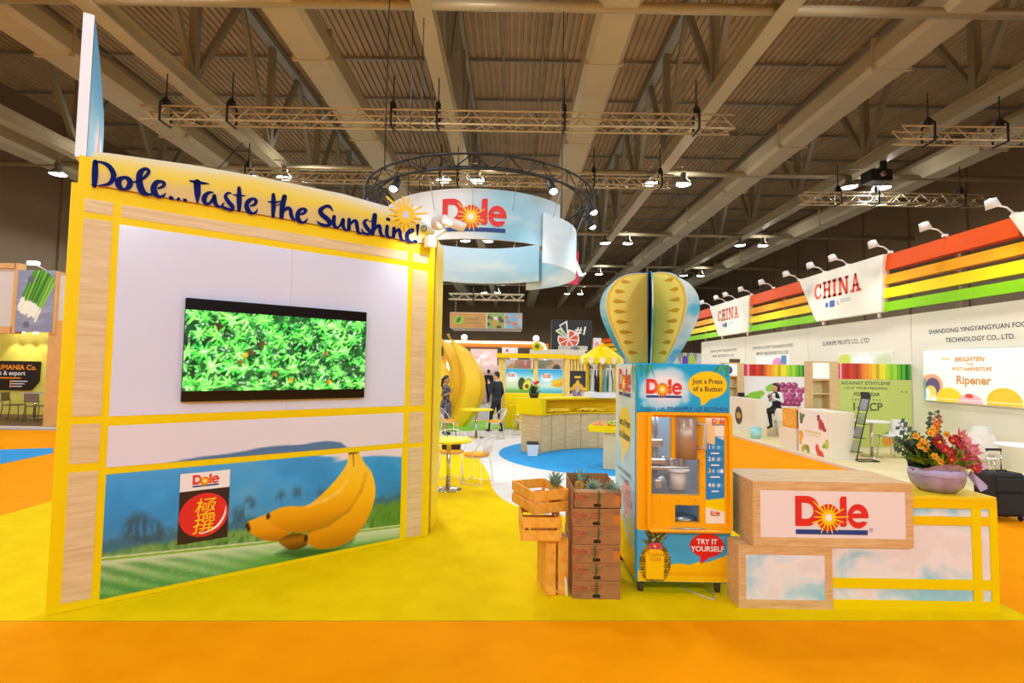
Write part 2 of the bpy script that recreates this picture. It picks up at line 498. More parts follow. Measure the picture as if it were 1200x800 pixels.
# girders: bottom chord, verticals and diagonals up to the deck
NODE = 5.4
chord_me = MB().box(-.24, .24, HY0, HY1, -.06, .0).box(-.05, .05, HY0, HY1, 0, .42).box(-.24, .24, HY0, HY1, .42, .47)
top_me = MB().box(-.2, .2, HY0, HY1, -.15, .15)
vert_me = MB().box(-.13, .13, -.13, .13, .47, DECK - CHORD_Z)
HH = DECK - CHORD_Z - .3
diag_up = MB().bar((0, 0, .45), (0, NODE / 2, HH), .2, .2, (1, 0, 0))
diag_dn = MB().bar((0, 0, HH), (0, NODE / 2, .45), .2, .2, (1, 0, 0))
plate_me = MB().box(-.04, .04, HY0, HY1, .47, DECK - CHORD_Z)
first = {}
def member(key, name, mbld, m, parent, loc):
    if key not in first:
        first[key] = mbld.obj(name, m, parent, loc); return first[key]
    return share(first[key], name, parent, loc)
for gi, x in enumerate(CHORD_X):
    g = thing('roof_girder', None, None, (x, 0, CHORD_Z), kind='structure')
    member('c', 'bottom_chord', chord_me, BEAM, g, (0, 0, 0))
    member('t', 'top_chord', top_me, GREYST, g, (0, 0, HH))
    if gi == 2: member('p', 'smoke_curtain', plate_me, mat('smoke_curtain_panel', '#8f8778', .6), g, (0, 0, 0))
    for q in range(-2, 11):
        y = .6 + q * NODE
        member('v', 'vertical_strut', vert_me, GREYST, g, (0, y, 0))
        member('u', 'diagonal_brace', diag_up, GREYST, g, (0, y, 0))
        member('d', 'diagonal_brace', diag_dn, GREYST, g, (0, y + NODE / 2, 0))
for i, y in enumerate((-9.5, 1.6, 12.5, 23.4, 34.2, 45.0, 56.)):
    mb = MB().cyl((HX0, y, CHORD_Z + .12), (HX1, y, CHORD_Z + .12), .13, n=10)
    struct('roof_tie_tube', mb, PIPE)
# cross purlins under the deck
pm = None
for y in np.arange(-9, 74, 3.6):
    if pm is None:
        o = MB().box(HX0, HX1, -.05, .05, DECK - .16, DECK - .02).obj('roof_purlin', GREYST); pm = o.data
    else: o = bpy.data.objects.new('roof_purlin', pm); COL.objects.link(o)
    o.location.y = y; o['kind'] = 'structure'
# sprinkler pipes running along the deck
for x in (-9., -4.2, -.6, 1.2, 8.5, 13.5):
    mb = MB().cyl((x, -10, DECK - .35), (x, 74, DECK - .35), .045, n=6)
    for y in range(4, 70, 3): mb.cyl((x, y, DECK - .35), (x, y, DECK - .65), .02, n=5).sphere((x, y, DECK - .68), .05, 6, 4)
    struct('sprinkler_pipe', mb, PIPE)

# ------------------------------------------------------------------ high bay lamps
LAMPGLOW = mat('lamp_lens_glow', '#fff6e6', .4, emit=14.)
ALU = mat('spun_aluminium', '#8f8c84', .4, .8)
def high_bay(loc, side, first_=None):
    t = thing('high_bay_lamp', 'round high bay lamp glowing under the roof girders', 'lamp', loc, group='high bay lamps under the roof')
    if first_ is None:
        MB().lathe([(.08, .55), (.13, .5), (.13, .3), (.16, .26), (.33, .08), (.36, 0.), (.33, .0), (.30, .05)], 20).obj('reflector', ALU, t)
        MB().lathe([(0., .03), (.30, .03), (.31, .06), (0, .08)][:3], 20).lathe([(.0001, .02), (.3, .02)], 20).obj('lens', LAMPGLOW, t)
        MB().cyl((0, 0, .5), (0, 0, .84), .015, n=6).cyl((0, 0, .83), (-side * .62, 0, .83), .025, n=6).obj('hanger', GREYST, t)
    else:
        for ch in first_.children: share(ch, ch.name.split('.')[0], t)
    return t
hb = {}
for yi, y in enumerate(LAMP_ROWS):
    for x in CHORD_X:
        for dx in (-.75, .75):
            if y < 9 and dx > 0: continue
            z = CHORD_Z - .85
            l = high_bay((x + dx, y, z), 1 if dx > 0 else -1, hb.get(dx))
            hb.setdefault(dx, l)
        la = bpy.data.lights.new('high_bay_light', 'SPOT'); la.spot_size = math.radians(172); la.spot_blend = .15; la.shadow_soft_size = .35
        la.energy = HALL_LAMP_W * (2.9 if y < 0 else (1.0 if y < 9 else 1.2)); la.color = LAMP_COL
        lo = bpy.data.objects.new('high_bay_light', la); COL.objects.link(lo)
        lo.location = (x + (-.75 if y < 9 else 0), y, CHORD_Z - .9)
        if y > 9:                                  # added point lamps with no fixture, put in to lift the dark roof
            lb_ = bpy.data.lights.new('added_roof_fill', 'POINT'); lb_.energy = ROOF_FILL_W; lb_.shadow_soft_size = .2; lb_.color = (1., .97, .90)
            lq = bpy.data.objects.new('added_roof_fill', lb_); COL.objects.link(lq); lq.location = (x + 1.3, y + .4, CHORD_Z - .2)

# ------------------------------------------------------------------ lattice lighting trusses
TRUSSM = mat('aluminium_truss', '#d2c19a', .4, .3)
CLAMPM = mat('black_rigging', '#1a1a1a', .6)
def lighting_truss(x0, x1, y, z, label, straps, h=.42):
    t = thing('lighting_truss', label, 'truss', (x0, y, z))
    L = x1 - x0
    for dy in (-h / 2, h / 2):
        for dz in (0, h): MB().cyl((0, dy, dz), (L, dy, dz), .034, n=6).obj('chord_tube', TRUSSM, t)
    mb = MB(); n = int(L / .42); st = L / n
    for i in range(n):
        a, b = i * st, (i + 1) * st
        z0, z1 = (0, h) if i % 2 else (h, 0)
        for dy in (-h / 2, h / 2): mb.cyl((a, dy, z0), (b, dy, z1), .02, n=5)
        mb.cyl((a, -h / 2 if i % 2 else h / 2, 0), (b, h / 2 if i % 2 else -h / 2, 0), .018, n=4)
    tag(mb.obj('lattice', TRUSSM, t), kind='stuff')
    for x in straps:
        mb = MB().tube([(x - x0, -h / 2 - .05, -.05), (x - x0, -h / 2 - .05, h + .1), (x - x0, 0, h + .4), (x - x0, h / 2 + .05, h + .1), (x - x0, h / 2 + .05, -.05)], .035, 6, closed=True)
        mb.box(x - x0 - .07, x - x0 + .07, -.08, .08, h + .08, h + .32).cyl((x - x0, 0, h + .4), (x - x0, 0, CHORD_Z - z), .02, n=5)
        mb.obj('strap', CLAMPM, t)
    return t
lighting_truss(-11.5, 6.7, 15.5, 9.3, 'long lattice truss hung nearer the ring banner of the pair', (-10.85, -8.8, -3.8, -2.4, 1.5, 5.6))
lighting_truss(-11.3, 6.4, 20.4, 9.3, 'long lattice truss hung right behind the circular light truss', (-10.8, -3., -2.3, 3.2, 5.9))
lighting_truss(12.2, 22., 16.0, 9.3, 'lattice truss above the striped booth fascia, next to black projector', (13.2, 15.5, 19.3))
lighting_truss(12.4, 20.8, 21.8, 9.2, 'lattice truss above the striped booth fascia with no projector on it', (14., 15.6, 19.3))

# ------------------------------------------------------------------ carpets
def carpet(name, poly, z, m, label):
    return tag(MB().slab(poly, z - .003, z).obj(name, m), label, 'carpet')
YCARP = ramp_mat('yellow_carpet_pile', ['#eac400', '#eec900', '#f2cf00'], .85, 4., (1, 1, 1), 5, spec=.05)
WCARP = ramp_mat('pale_grey_carpet_pile', ['#d9d3cc', '#dfdad4', '#e4e0da'], .8, 4., (1, 1, 1), 5)
BCARP = ramp_mat('blue_carpet_pile', ['#0f8fcf', '#1296d6', '#189cdc'], .8, 4., (1, 1, 1), 5)
GCARP = ramp_mat('green_carpet_pile', ['#7fce2c', '#8bd836', '#95de42'], .8, 4., (1, 1, 1), 5)
EDGE = lambda x: 3.94 + .034 * x
carpet('aisle_carpet', [(-26, -25), (26, -25), (26, EDGE(6) - .005), (4.1, EDGE(4.1) - .005), (-6.2, EDGE(-6.2) - .005), (-26, EDGE(-6.2))], .004, ORANGE, 'plain orange aisle carpet in front of the yellow booth floor')
carpet('aisle_carpet', [(4.105, EDGE(4.1)), (6.86, EDGE(6)), (5.93, 29), (5.93, 40), (4.105, 40)], .004, ORANGE, 'orange aisle carpet between the counter and the striped booths')
carpet('aisle_carpet', [(-6.17, EDGE(-6.2) + .005), (-6.17, 13.9), (-26, 13.9), (-26, EDGE(-6.2) + .005)], .004, ORANGE, 'orange aisle carpet beside the booth with the onion picture')
carpet('yellow_carpet', [(-6.16, EDGE(-6.16)), (4.1, EDGE(4.1)), (4.1, 18.5), (-6.16, 18.5)], .006, YCARP, 'yellow booth carpet under the vending machine and feature wall')
pa = [gp(*q) for q in ((505, 521), (530, 525), (545, 529), (560, 537), (572, 555), (579, 575), (598, 590), (640, 603), (700, 606))]
pts = [(p.x, p.y) for p in pa]
pts = smooth_pts(pts, 4) + [(2.6, 7.6), (3.9, 8.6), (3.9, 18.2), (-4.2, 18.2), (-4.2, 11.2)]
carpet('path_carpet', pts, .0095, WCARP, 'pale grey curved path carpet around the blue circle')
carpet('round_carpet', [(2.05 + 2.3 * math.cos(2 * PI * i / 64), 11.45 + 2.3 * math.sin(2 * PI * i / 64)) for i in range(64)], .013, BCARP, 'blue round carpet under the curved wooden counter')
carpet('green_carpet', [(-4, 14.9), (-1.9, 14.75), (-.6, 15.6), (.3, 16.2), (.3, 18.1), (-4, 18.1)], .013, GCARP, 'bright green carpet below the giant bananas')
q = [gp(0, 527), gp(62, 525), gp(62, 531), gp(0, 544)]
carpet('blue_floor_strip', [(p.x, p.y) for p in q], .007, BCARP, 'blue carpet wedge lying on the orange side aisle')

# ------------------------------------------------------------------ the fruit brand's logo
def P(x, y): return ((x - 605) / 1050, (362 - y) / 1050)
def curve_fill(mb, loops, y, M=None):
    cu = bpy.data.curves.new('t', 'CURVE'); cu.dimensions = '2D'; cu.fill_mode = 'BOTH'
    for l in loops:
        sp = cu.splines.new('POLY'); sp.points.add(len(l) - 1); sp.use_cyclic_u = True
        for i, (a, b) in enumerate(l): sp.points[i].co = (a, b, 0, 1)
    ob = bpy.data.objects.new('t', cu); me = bpy.data.meshes.new_from_object(ob)
    T = Matrix(((1, 0, 0, 0), (0, 0, -1, y), (0, 1, 0, 0), (0, 0, 0, 1)))
    if M is not None: T = M @ T
    elif mb.M is not None: T = mb.M @ T
    mb.mesh(me, T); bpy.data.objects.remove(ob); bpy.data.curves.remove(cu)
LOGO_LOOPS = {
 'D': [[P(80, 92), P(240, 92)] + [P(a, 305 - (b - 305)) for a, b in arc(250, 305, 182, 213, 90, -90, 16)] + [P(80, 518)],
       [P(172, 190), P(172, 415)] + [P(a, 303 - (b - 303)) for a, b in arc(232, 303, 112, 113, -90, 90, 12)]],
 'o': [[P(a, b) for a, b in arc(555, 392, 172, 190, 0, 352, 36)]],
 'l': [[P(722, 130), P(732, 104), P(755, 92), P(818, 92), P(818, 490), P(806, 514), P(785, 522), P(735, 522), P(722, 512)]],
 'e': [[P(1132, 393)] + [P(a, 368 - (b - 368)) for a, b in arc(980, 368, 150, 172, 0, 332, 34)] + [P(1050, 438), P(1015, 452), P(970, 455), P(925, 436), P(893, 398)],
       [P(903, 328), P(1035, 328), P(1012, 298), P(970, 280), P(928, 296)]],
}
LOGO_MATS = [RED, SUNY, NAVY, WHITE]
def add_logo(mb, cx, cz, w, y, M=None, halo=False):
    """red letters, sun and blue bar; w is the logo's full width"""
    T = Matrix.Translation((cx, 0, cz)) @ Matrix.Diagonal((w, 1, w, 1))
    if M is not None: T = M @ T
    e = .0012
    mb.use(2); mb.flat([P(85, 565), P(1115, 565), P(1115, 632), P(85, 632)], y - e, T)
    mb.use(0)
    for k_ in LOGO_LOOPS:
        curve_fill(mb, LOGO_LOOPS[k_], y - (2 * e if k_ == 'o' else e * 1.5), T)
    mb.use(1)
    lens = [235, 290, 200, 225, 190, 195, 200, 215, 215, 290, 200, 225, 200, 250, 240, 240, 240, 170, 200, 310, 280]
    angs = [26, 0, -25, -46, 0, 0, 0, 0, 0, 0]
    rays = [(300, 3), (260, 30), (190, 52), (190, 70), (195, 91), (195, 112), (200, 128), (325, 134), (220, 154), (215, 178), (260, 199), (200, 222), (255, 243), (225, 264), (240, 283), (235, 304), (190, 322), (230, 343)]
    for l, a in rays:
        a = math.radians(a); c, s_ = math.cos(a), math.sin(a)
        x0, y0 = 555, 392
        def W(r, t): return P(x0 + r * c - t * s_, y0 - r * s_ - t * c)
        mb.flat([W(80, -12), W(l * .97, -7), W(l * .97, 7), W(80, 12)], y - 3 * e, T)
    mb.flat([P(a, b) for a, b in arc(555, 392, 98, 102, 0, 345, 23)], y - 3.5 * e, T)
    mb.use(3); mb.flat([P(a, b) for a, b in arc(555, 392, 48, 52, 0, 340, 17)], y - 4 * e, T)
    mb.use(0)
def logo_obj(parent, cx, cz, w, y, M=None):
    mb = MB(); add_logo(mb, cx, cz, w, y, M); return mb.obj('logo', LOGO_MATS, parent)

# ------------------------------------------------------------------ feature wall with the television
FA = Vector((-3.41, 3.89, 0)); FD = Vector((.7912, .6115, 0)); FN = Vector((.6115, -.7912, 0))
def sz(u, v):
    d = ray(u, v); o = FA - Vector((0, 0, CAMH)); t = o.dot(FN) / d.dot(FN); p = Vector((0, 0, CAMH)) + d * t
    return ((p - FA).dot(FD), p.z)
fw = thing('feature_wall', 'tall yellow framed display wall with wood strips and banana picture', 'display wall', FA, math.atan2(FD.y, FD.x))
MB().box(-.01, 3.17, 0, .12, 0.007, 3.275, b=.004).box(.028, .105, 0.01, .12, 3.27, 3.5).obj('frame', YEL, fw)
WSTRIP = ramp_mat('blond_wood_veneer', ['#d4b882', '#dec698', '#e6d0a6'], .45, 2.5, (1, 1, 14), 6, .5)
for a in ((.075, .25, 3.06, 3.165), (.075, .25, 1.47, 3.01), (.075, .25, 1.11, 1.41), (.075, .25, .075, 1.045),
          (.305, 1.62, 3.06, 3.16), (1.623, 2.83, 3.06, 3.16), (2.895, 3.08, 1.46, 2.975), (2.895, 3.08, 1.05, 1.39), (2.895, 3.08, .035, 1.0), (2.895, 3.08, 3.06, 3.16)):
    MB().box(a[0], a[1], -.004, .02, a[2], a[3]).obj('wood_strip', WSTRIP, fw)
WPAN = mat('white_gloss_panel', '#dae0f6', .22, coat=.3)
MB().box(.298, 1.618, -.004, .02, 1.463, 2.998).obj('white_panel', WPAN, fw)
MB().box(1.622, 2.837, -.004, .02, 1.463, 2.998).obj('white_panel', WPAN, fw)
# printed strip: pale sky with the tips of the hills
c = Cv(.298, 2.832, 1.062, 1.388, .012, '#e2dfec')
hz = 1.062 + .028 + .05 * (np.exp(-((c.X - 1.55) / .3) ** 2) * .9 + np.exp(-((c.X - 2.0) / .2) ** 2)) + .012 * (c.noise(9, 3) - .5) - .04 * np.clip((.95 - c.X) / .3, 0, 1) - .1 * np.clip((c.X - 2.15) / .15, 0, 1)
c.put(np.clip((hz - c.Z) / .012 + .5, 0, 1), '#4b7ba8')
c.obj('printed_strip', GLOSSPRINT, fw, -.004)
# printed picture: hills, plantation, banana leaf and a hand of bananas
def C8(pts): return [sz(280 + x / 5.335, 520 + y / 5.335) for x, y in pts]
c = Cv(.302, 2.822, .05, 1.008, .0085, '#2f8fcb')
n1 = c.noise(3, 1); n2 = c.noise(12, 2); n3 = c.noise(26, 5, 3, 1.6, .6)
t = np.clip((c.Z - .42) / .55, 0, 1)
c.c = c.grad([(0, '#4a92bc'), (.3, '#2a94d8'), (.7, '#28a0ec'), (1, '#34a0ea')], t)
c.put(np.clip(n1 * 2.2 - .9, 0, 1), '#7fb6d6', .45); c.put(np.clip(.5 - n1, 0, 1) * 2, '#1c6ba6', .45)
hill = .93 + .04 * np.sin(c.X * 3.1 + .4) - .12 * np.clip((2.0 - c.X) / .5, -1, 0) * -1
c.put(np.clip((c.Z - (.915 + .03 * np.sin((c.X - 2.1) * 5)) ) / .02, 0, 1) * np.clip((c.X - 2.05) / .12, 0, 1), '#ecdfe6')
c.put(np.clip((c.Z - .985) / .02 + (c.X - 1.95) / .2, 0, 1) * np.clip((c.X - 1.9) / .1, 0, 1) * np.clip((c.Z - .95) / .02, 0, 1), '#ecdfe6')
veg = .47 + .10 * (n2 - .5) + .05 * (n3 - .5)
c.put(np.clip((veg + .07 - c.Z) / .05, 0, 1), '#2f6a80', .8)
for bx, bz, br in ((.52, .56, .09), (.62, .5, .08), (1.33, .62, .05), (1.6, .66, .035), (1.75, .68, .04), (1.98, .64, .04), (.9, .52, .06), (1.25, .55, .05)):
    c.put(c.ell(bx, bz, br, br * 1.3, 0, .05) * np.clip(n3 * 3 - .7, 0, 1), '#255468', .75)
grass = c.grad([(0, '#3f6d2c'), (.45, '#6f9f45'), (1, '#86b35c')], np.clip(n3 * 1.6 - .3, 0, 1))
m = np.clip((.41 + .06 * (n2 - .5) - c.Z + .07 * np.clip(c.X - 2.3, 0, 1)) / .05 + .5, 0, 1)
c.put(m, grass, .9)
c.put(np.clip((c.X - 2.45) / .1, 0, 1) * np.clip((.47 - c.Z + .1 * (n3 - .5)) / .06, 0, 1), '#4d8a2b', .7)
# leaf
L0 = sz(119.5, 652); L1 = sz(300, 634); L2 = sz(469, 614)
edge = np.interp(c.X, [L0[0], L1[0], L2[0]], [L0[1], L1[1], L2[1]])
below = edge - c.Z
leaf = c.grad([(0, '#dfe8c4'), (.035, '#e6ecd0'), (.05, '#7cb02d'), (.09, '#85b837'), (.11, '#cfdcb8'), (.4, '#9cc486'), (1, '#5fa348')], np.clip(below / .33, 0, 1))
rib = .5 + .5 * np.sin((c.X * 1.1 + c.Z * 2.3) * 26 + 3 * n1)
c.put(np.clip(below / .008, 0, 1), leaf)
c.put(np.clip((below - .05) / .03, 0, 1) * rib * np.clip(1.2 - (c.X - .3) / 1.3, 0, 1), '#3f8a44', .7)
c.put(np.clip((below - .12) / .05, 0, 1) * np.clip((c.X - 1.15) / .5, 0, 1), '#3f8f26', .7)
c.put((c.noise(60, 9, 2) > .72) * np.clip((below - .05) / .02, 0, 1) * (c.X < 1.2), '#dfeee0', .22)
c.put(c.poly(C8([(230, 690), (330, 640), (600, 655), (720, 590), (700, 620), (560, 680), (380, 715)]), .05), '#1f4d1c', .75)
def banana(pts, stops, hl=None):
    Q = smooth_pts(C8(pts), 4, True)
    zs = [p[1] for p in Q]; mk = c.poly(Q)
    c.put(mk, c.grad(stops, np.clip((c.Z - min(zs)) / (max(zs) - min(zs)), 0, 1)))
    if hl:
        for a, b in zip(hl, hl[1:]):
            c.put(c.seg(*C8([a, b]), .012, soft=.035) * mk, '#ffe9a0', .55)
YS = [(0, '#b9770c'), (.22, '#e9a010'), (.5, '#fcc31c'), (.8, '#ffd23c'), (1, '#f6c93a')]
banana([(45, 497), (100, 466), (185, 440), (260, 470), (320, 560), (250, 603), (180, 605), (110, 580), (60, 545)], [(0, '#a86a0c'), (.4, '#e8960f'), (1, '#f7b52a')])
banana([(250, 605), (330, 560), (430, 570), (425, 630), (340, 662), (280, 640)], [(0, '#4d3008'), (.6, '#a86a10'), (1, '#5a3a0a')])
banana([(735, 45), (760, 75), (785, 120), (830, 180), (853, 280), (838, 380), (790, 490), (700, 600), (600, 645), (500, 655), (425, 615), (430, 560), (560, 505), (700, 400), (745, 250)], YS)
banana([(690, 55), (740, 50), (765, 90), (795, 170), (760, 300), (700, 400), (560, 500), (430, 550), (300, 545), (225, 505), (190, 475), (182, 440), (240, 405), (310, 388), (420, 385), (500, 330), (590, 240), (660, 150), (680, 100)], YS, [(430, 385), (540, 350), (620, 300), (680, 230)])
for a, b in zip([(430, 558), (560, 508), (690, 410), (760, 300)], [(560, 508), (690, 410), (760, 300), (792, 190)]): c.put(c.seg(*C8([a, b]), .006, soft=.045), '#a9680c', .45)
for p, r_ in (((182, 452), .016), ((52, 510), .016), ((62, 530), .014), ((418, 590), .02)): c.put(c.ell(*C8([p])[0], r_, r_ * 1.6, 0, .012), '#2c1508')
c.put(c.poly(C8([(684, 40), (748, 38), (748, 56), (684, 66)])), '#6b3a10'); c.put(c.seg(*C8([(714, 60), (716, 140)]), .008, .004), '#8a5510', .8)
c.obj('banana_picture', GLOSSPRINT, fw, -.004)
# small two-character brand board stuck on the picture
bx0, bx1, bz0, bz1 = .795, 1.168, .368, .956
MB().box(bx0, bx1, -.008, -.0045, bz0, bz1).obj('brand_board', mat('dark_brown_print', '#2e1c18', .4), fw)
mb = MB().use(3).flat([(bx0, .805), (bx1, .805), (bx1, bz1), (bx0, bz1)], -.0085)
mb.use(0).flat(arc(.982, .590, .184, .185, 0, 354, 40), -.0085)
mb.use(3).stroke([(1.145, .64, .003), (1.135, .56, .016), (1.08, .475, .018), (.98, .435, .01), (.95, .438, .002)], -.009)
add_logo(mb, .985, .885, .2, -.0095)
mb.use(1).text('極', .165, .985, .645, -.0095, bold=.0, shear=.15).text('撰', .165, .975, .50, -.0095, bold=.0, shear=.15)
mb.obj('brand_print', [RED, SUNY, NAVY, WHITE], fw)
# return wall behind the right-hand edge
rw = thing('return_wall', 'narrow yellow wall behind the lit edge of feature wall', 'wall panel', (-.93, 6.0, .006))
MB().box(-.1, 0.03, -.02, .55, 0, 3.40, b=.004).obj('panel', YEL, rw)
MB().box(-.095, 0.02, -.14, -.02, 0, 3.30).obj('joint', mat('dark_joint', '#b08c00', .7), rw)

# header sign
hs = thing('header_sign', 'header board with blue brush lettering on top of feature wall', 'sign', FA + Vector((0, 0, 3.28)), math.atan2(FD.y, FD.x))
top = lambda x: np.interp(x, [.1, .19, .75, 1.28, 2.1, 2.84, 3.15], [3.53, 3.55, 3.60, 3.628, 3.64, 3.594, 3.46]) - 3.28
c = Cv(.105, 3.15, 0, 1, .02)
n1 = c.noise(1.5, 4)
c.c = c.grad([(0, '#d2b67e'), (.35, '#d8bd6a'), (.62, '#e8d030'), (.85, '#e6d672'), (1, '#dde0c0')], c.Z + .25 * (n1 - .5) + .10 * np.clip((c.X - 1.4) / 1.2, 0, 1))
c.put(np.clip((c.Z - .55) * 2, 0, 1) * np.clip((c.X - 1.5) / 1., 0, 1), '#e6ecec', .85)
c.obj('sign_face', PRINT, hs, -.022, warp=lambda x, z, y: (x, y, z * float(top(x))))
xs = np.linspace(.105, 3.15, 30)
MB().prism([(.105, 0), (3.15, 0)] + [(float(x), float(top(x))) for x in xs[::-1]], -.02, .03).obj('sign_board', mat('tan_board', '#d8b878', .6), hs)
def CR(o):
    def f(x, y):
        s_, z = sz(o[0] + x / 10, o[1] + y / 10); return s_, z - 3.28
    return f
mb = MB(); yl = -.027
def brush(o, *strokes):
    for st in strokes: mb.stroke([(a_, b_, w_ * 1.28) for a_, b_, w_ in st], yl, CR(o), 5)
A, B, C, D = (100, 180), (210, 195), (300, 210), (400, 220)
brush(A, [(118, 112, 50), (114, 250, 60), (108, 385, 44)], [(100, 108, 16), (180, 110, 22), (270, 152, 40), (328, 240, 52), (322, 310, 50), (270, 365, 32), (165, 382, 12)],
      [(455, 285, 25), (395, 320, 58), (388, 370, 60), (420, 415, 40), (460, 428, 25), (505, 400, 52), (525, 350, 55), (500, 305, 42), (455, 285, 25)], [(530, 345, 16), (610, 338, 18)],
      [(610, 340, 18), (690, 290, 30), (740, 230, 35), (730, 198, 30), (690, 192, 35), (642, 235, 58), (630, 310, 62), (642, 400, 66), (680, 465, 56), (735, 488, 28), (780, 478, 18)],
      [(850, 415, 18), (905, 395, 30), (920, 360, 38), (885, 337, 28), (830, 350, 48), (798, 410, 58), (812, 470, 58), (860, 512, 30), (910, 503, 26), (940, 470, 8)],
      [(995, 522, 34), (1012, 534, 32)], [(1080, 545, 28), (1092, 538, 28)], [(1155, 550, 28), (1175, 556, 26)])
brush(B, [(120, 178, 14), (220, 198, 32), (345, 213, 8)], [(205, 200, 66), (210, 330, 58), (208, 435, 14)],
      [(395, 312, 10), (340, 317, 30), (295, 360, 48), (287, 410, 44), (318, 448, 30), (362, 430, 30), (405, 370, 36)], [(405, 355, 38), (415, 430, 42), (445, 472, 30), (490, 478, 12)],
      [(605, 322, 10), (565, 320, 24), (537, 360, 34), (570, 420, 40), (618, 480, 40), (610, 515, 28), (560, 505, 28), (497, 475, 26), (522, 435, 10)],
      [(695, 262, 34), (697, 400, 50), (695, 520, 34)], [(632, 340, 14), (700, 350, 20), (772, 350, 8)],
      [(830, 470, 16), (880, 450, 28), (892, 410, 34), (862, 385, 24), (812, 410, 42), (782, 460, 44), (803, 525, 46), (850, 558, 24), (890, 543, 22), (910, 505, 8)])
brush(C, [(195, 190, 34), (198, 300, 46), (192, 440, 32)], [(135, 270, 12), (210, 277, 20), (290, 265, 12)], [(325, 215, 48), (300, 330, 50), (290, 450, 40)], [(235, 315, 10), (285, 290, 14)],
      [(310, 385, 24), (355, 348, 34), (393, 362, 34), (405, 430, 36), (430, 472, 28), (465, 480, 12)],
      [(500, 420, 16), (550, 405, 26), (573, 370, 32), (540, 352, 24), (497, 380, 40), (477, 430, 42), (492, 488, 42), (535, 513, 24), (573, 498, 22), (597, 465, 8)],
      [(890, 377, 10), (850, 327, 30), (800, 327, 30), (747, 370, 44), (762, 420, 44), (828, 475, 46), (855, 520, 46), (820, 548, 30), (750, 533, 28), (705, 500, 10)],
      [(905, 445, 36), (900, 510, 38), (915, 560, 34), (950, 570, 22), (985, 530, 24), (1010, 480, 34)], [(1010, 480, 36), (1010, 550, 36), (1035, 598, 24), (1075, 600, 12)])
brush(D, [(80, 378, 34), (78, 490, 36)], [(90, 440, 18), (130, 397, 28), (163, 402, 34), (175, 470, 36), (190, 528, 30), (235, 540, 12)],
      [(305, 380, 10), (275, 386, 24), (257, 420, 34), (285, 470, 38), (322, 520, 36), (303, 548, 24), (250, 533, 24), (228, 490, 10)],
      [(380, 330, 46), (370, 440, 44), (355, 545, 34)], [(315, 405, 10), (360, 385, 14)], [(375, 500, 20), (415, 452, 30), (438, 462, 34), (445, 520, 34), (465, 563, 26), (500, 570, 10)],
      [(525, 458, 34), (520, 540, 34), (545, 583, 24), (590, 580, 12)], [(530, 372, 30), (545, 378, 28)], [(605, 482, 34), (600, 578, 32)], [(610, 545, 16), (650, 497, 26), (673, 507, 32), (680, 570, 32), (700, 618, 24), (735, 620, 10)],
      [(770, 545, 16), (815, 522, 24), (828, 497, 26), (800, 492, 20), (767, 530, 34), (757, 580, 38), (777, 628, 32), (820, 640, 18), (845, 615, 8)],
      [(882, 440, 32), (880, 558, 16)], [(855, 632, 30), (865, 637, 28)],
      [(953 + 30 * math.cos(a), 482 + 32 * math.sin(a), 8) for a in [2 * PI * k / 16 for k in range(17)]])
mb.M = None
sx_, sz_ = CR(D)(953, 482); mb.text('R', .05, sx_, sz_, yl)
mb.obj('lettering', mat('deep_blue_print', '#081860', .6, spec=.1), hs)
sun = MB(); f = CR(D)
for (x, y) in ((515, 110), (652, 152), (706, 105), (771, 130), (826, 208), (925, 230), (990, 304), (930, 376), (880, 430), (800, 480), (740, 520), (690, 505), (628, 445), (572, 392), (555, 320), (548, 245)):
    d = Vector((x - 738, y - 325)); l = d.length; d /= l; nn = Vector((-d.y, d.x)); w = 13
    sun.prism([f(738 + d.x * 70 + nn.x * w, 325 + d.y * 70 + nn.y * w), f(x + nn.x * w * .8, y + nn.y * w * .8), f(x - nn.x * w * .8, y - nn.y * w * .8), f(738 + d.x * 70 - nn.x * w, 325 + d.y * 70 - nn.y * w)], -.036, -.028)
sun.prism([f(a, b) for a, b in arc(738, 325, 100, 104, 0, 350, 35)], -.039, -.0375)
sun.use(1).flat([f(a, b) for a, b in arc(738, 325, 43, 45, 0, 350, 20)], -.041)
sun.obj('sun_emblem', [mat('sun_cutout', '#ffcf10', .45), mat('pale_grey_print', '#d5d8e0', .5)], hs)

# printed fin standing on the left end of the wall
q0 = sz(101, 182)
fin = thing('printed_fin', 'tall white edged sail shaped fin with blue print on feature wall', 'banner', FA + FD * .065 + Vector((0, 0, 3.50)) - FN * .06)
d_ = Vector((-.50, .86, 0)).normalized()
fin.rotation_euler.z = math.atan2(d_.y, d_.x)
MB().prism([(0, 0), (.62, 0), (.62, .45), (.55, .62), (.28, .94), (0, 1.17)], .0, .07).obj('board', mat('fin_white', '#e9eef5', .4), fin)
c = Cv(.01, .61, 0, 1, .02)
c.c = c.grad([(0, '#4c95c4'), (.3, '#7fbcd8'), (.6, '#3f9fce'), (1, '#2b86bd')], c.Z)
c.put(c.ell(.42, .22, .14, .3, 0, .1), '#f2ddd0', .9); c.put(c.ell(.42, .16, .08, .2, 0, .05), '#d9701f', .9); c.put(c.ell(.42, .42, .03, .16, 0, .04), '#8e3a4a', .8)
tp = lambda x: float(np.interp(x, [0, .28, .55, .62], [1.17, .94, .62, .45]))
c.obj('print', PRINT, fin, -.003, warp=lambda x, z, y: (x, y, .003 + z * (tp(x) - .006)))

